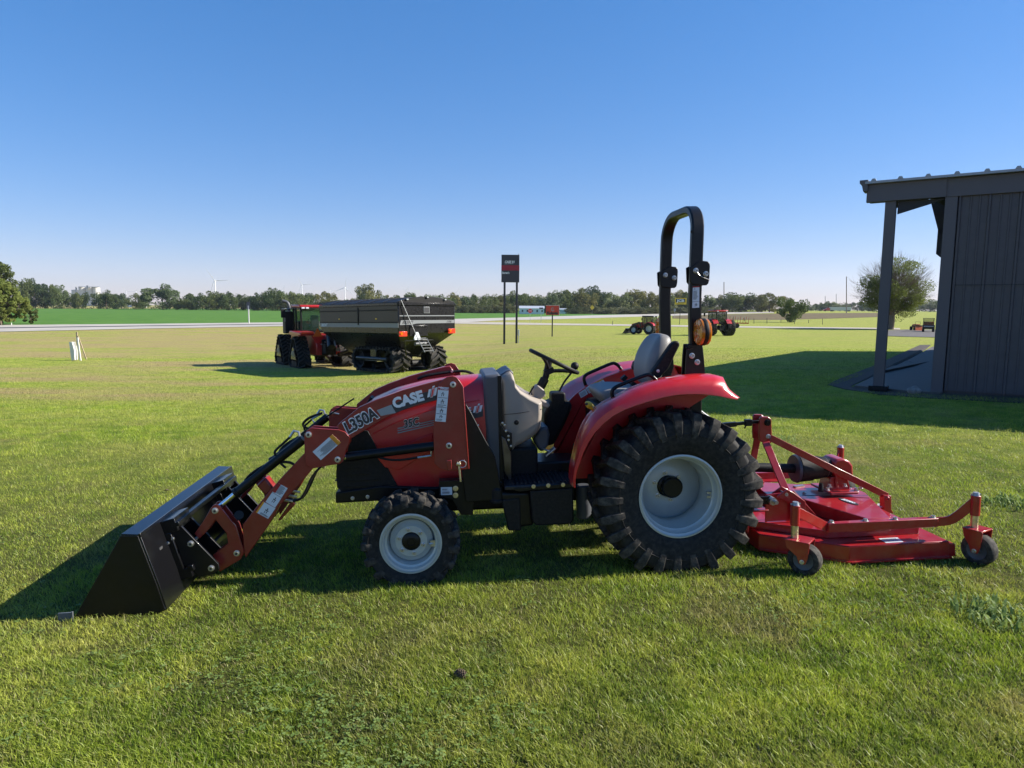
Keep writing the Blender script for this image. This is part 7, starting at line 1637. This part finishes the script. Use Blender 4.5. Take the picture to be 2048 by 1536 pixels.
# near left locust trees at the picture edge
def big_tree(name, label, px, py, top, wpx, lm, seed, leaf, nleaf, shape='round', twigs=0, base_f=.12, nc=60, twmat='twig', dens=None):
    gp = GND(px, py); m_ = depth(gp)/F; hz = py; Ht = (hz-top)*m_; W_ = wpx*m_; rs = random.Random(seed)
    T_ = thing(name, label, 'tree', Matrix.Translation(gp))
    rk = .62 if nc > 200 else (1.35 if twigs else 1)
    cs_ = []
    for i in range(nc):
        while True:
            u, v, w = rs.uniform(-1, 1), rs.uniform(-1, 1), rs.uniform(-1, 1)
            if .15 < u*u+v*v+w*w < 1: break
        zz_ = (w+1)/2; tp_ = {'round': 1, 'skirt': 1.25-.75*zz_, 'vase': .6+.5*zz_}[shape]
        z = Ht*(base_f+(1-base_f)*.93*zz_)
        if dens and rs.random() > dens(u, zz_): continue
        cs_.append(((u*W_*.45*tp_, v*W_*.45*tp_, z), Ht*rs.uniform(.05, .105)*rk))
    bm = B(); leafcloud(bm, cs_, nleaf, leaf, .75, rs); o = bpy.data.objects.new('crown', fastmesh('crown', bm, M[lm])); C.objects.link(o); o.parent = T_
    bm = B(); tr = Ht*.035; tube(bm, smooth_path([(0, 0, -.3), (tr*.2, 0, Ht*.12), (0, tr*.3, Ht*.35), (tr*.4, 0, Ht*.7)], 4), [tr*1.35, tr*1.1]+[tr]*6+[tr*.6]*4+[tr*.2], 12)
    for c, r in cs_: 
        s0 = Vector((0, 0, Ht*rs.uniform(.14, .4))); mid = s0.lerp(Vector(c), .55)+Vector((0, 0, Ht*.02)); tube(bm, [tuple(s0), tuple(mid), c], [tr*.28, tr*.16, tr*.04], 6)
    o = bpy.data.objects.new('trunk', fastmesh('trunk', bm, M['bark'])); C.objects.link(o); o.parent = T_; o.data.shade_smooth()
    if twigs:
        bm = B()
        for i in range(twigs):
            a = rs.uniform(0, 2*PI); e = rs.uniform(-.15, 1.5)**1.0; u = Vector((math.cos(a)*math.cos(e), math.sin(a)*math.cos(e), math.sin(e)))
            c0 = Vector((0, 0, Ht*.42))+u*Ht*rs.uniform(.15, .28); L_ = Ht*rs.uniform(.16, .32); pts_ = [c0]; d = u.copy()
            for k in range(4): d = (d+Vector((rs.uniform(-.18, .18), rs.uniform(-.18, .18), rs.uniform(-.05, .2)))).normalized(); pts_.append(pts_[-1]+d*L_/4)
            tube(bm, [tuple(p) for p in pts_], [.022, .017, .012, .009, .005], 4)
            for k in (1, 2, 3):
                for s in range(2): q_ = pts_[k]; d2 = (d+Vector((rs.uniform(-.7, .7), rs.uniform(-.7, .7), rs.uniform(-.3, .5)))).normalized(); tube(bm, [tuple(q_), tuple(q_+d2*L_*.22), tuple(q_+d2*L_*.38+Vector((0, 0, .03)))], [.010, .007, .004], 4)
        o = bpy.data.objects.new('bare_twigs', fastmesh('bare_twigs', bm, M[twmat])); C.objects.link(o); o.parent = T_
    return T_
big_tree('locust_tree', 'feathery light green locust tree at the left edge of the photo', 0, 650, 553, 130, 'leaf_locust', 11, .21, 60000, 'skirt', base_f=.0, nc=330)
big_tree('evergreen_tree', 'taller dark blue green tree top rising behind the locust tree at the left edge', -14, 648, 510, 90, 'leaf_mid', 5, .20, 16000, 'round', base_f=.25, nc=80)
big_tree('young_tree', 'small dark leafy tree beside the locust tree at the highway edge', 62, 648, 610, 34, 'leaf_mid', 8, .13, 4000, 'round', base_f=.03, nc=30)
big_tree('half_bare_tree', 'half bare tree seen through the porch beside the shed post', 1781, 659, 502, 128, 'leaf_near', 21, .13, 30000, 'round', twigs=420, base_f=.14, nc=110, dens=lambda u, z: 1 if z < .58 else .16)
# something tall off to the right throws the long thin shadow over the far lawn: a second roof line of the shed

# ------------------------------------------------------------------ thin autumn haze over the whole plain
bm = B(); box(bm, (0, 2000, 94), (9000, 4300, 198)); hz_ = bpy.data.meshes.new('haze'); bm.to_mesh(hz_); bm.free()
mh = bpy.data.materials.new('haze_air'); mh.use_nodes = True; n_ = mh.node_tree; n_.nodes.remove(n_.nodes['Principled BSDF']); pv = n_.nodes.new('ShaderNodeVolumePrincipled')
pv.inputs['Color'].default_value = (.78, .87, 1, 1); pv.inputs['Density'].default_value = .00007; pv.inputs['Anisotropy'].default_value = .2
n_.links.new(pv.outputs[0], n_.nodes['Material Output'].inputs['Volume']); hz_.materials.append(mh)
ho = bpy.data.objects.new('haze', hz_); C.objects.link(ho); ho['kind'] = 'stuff'
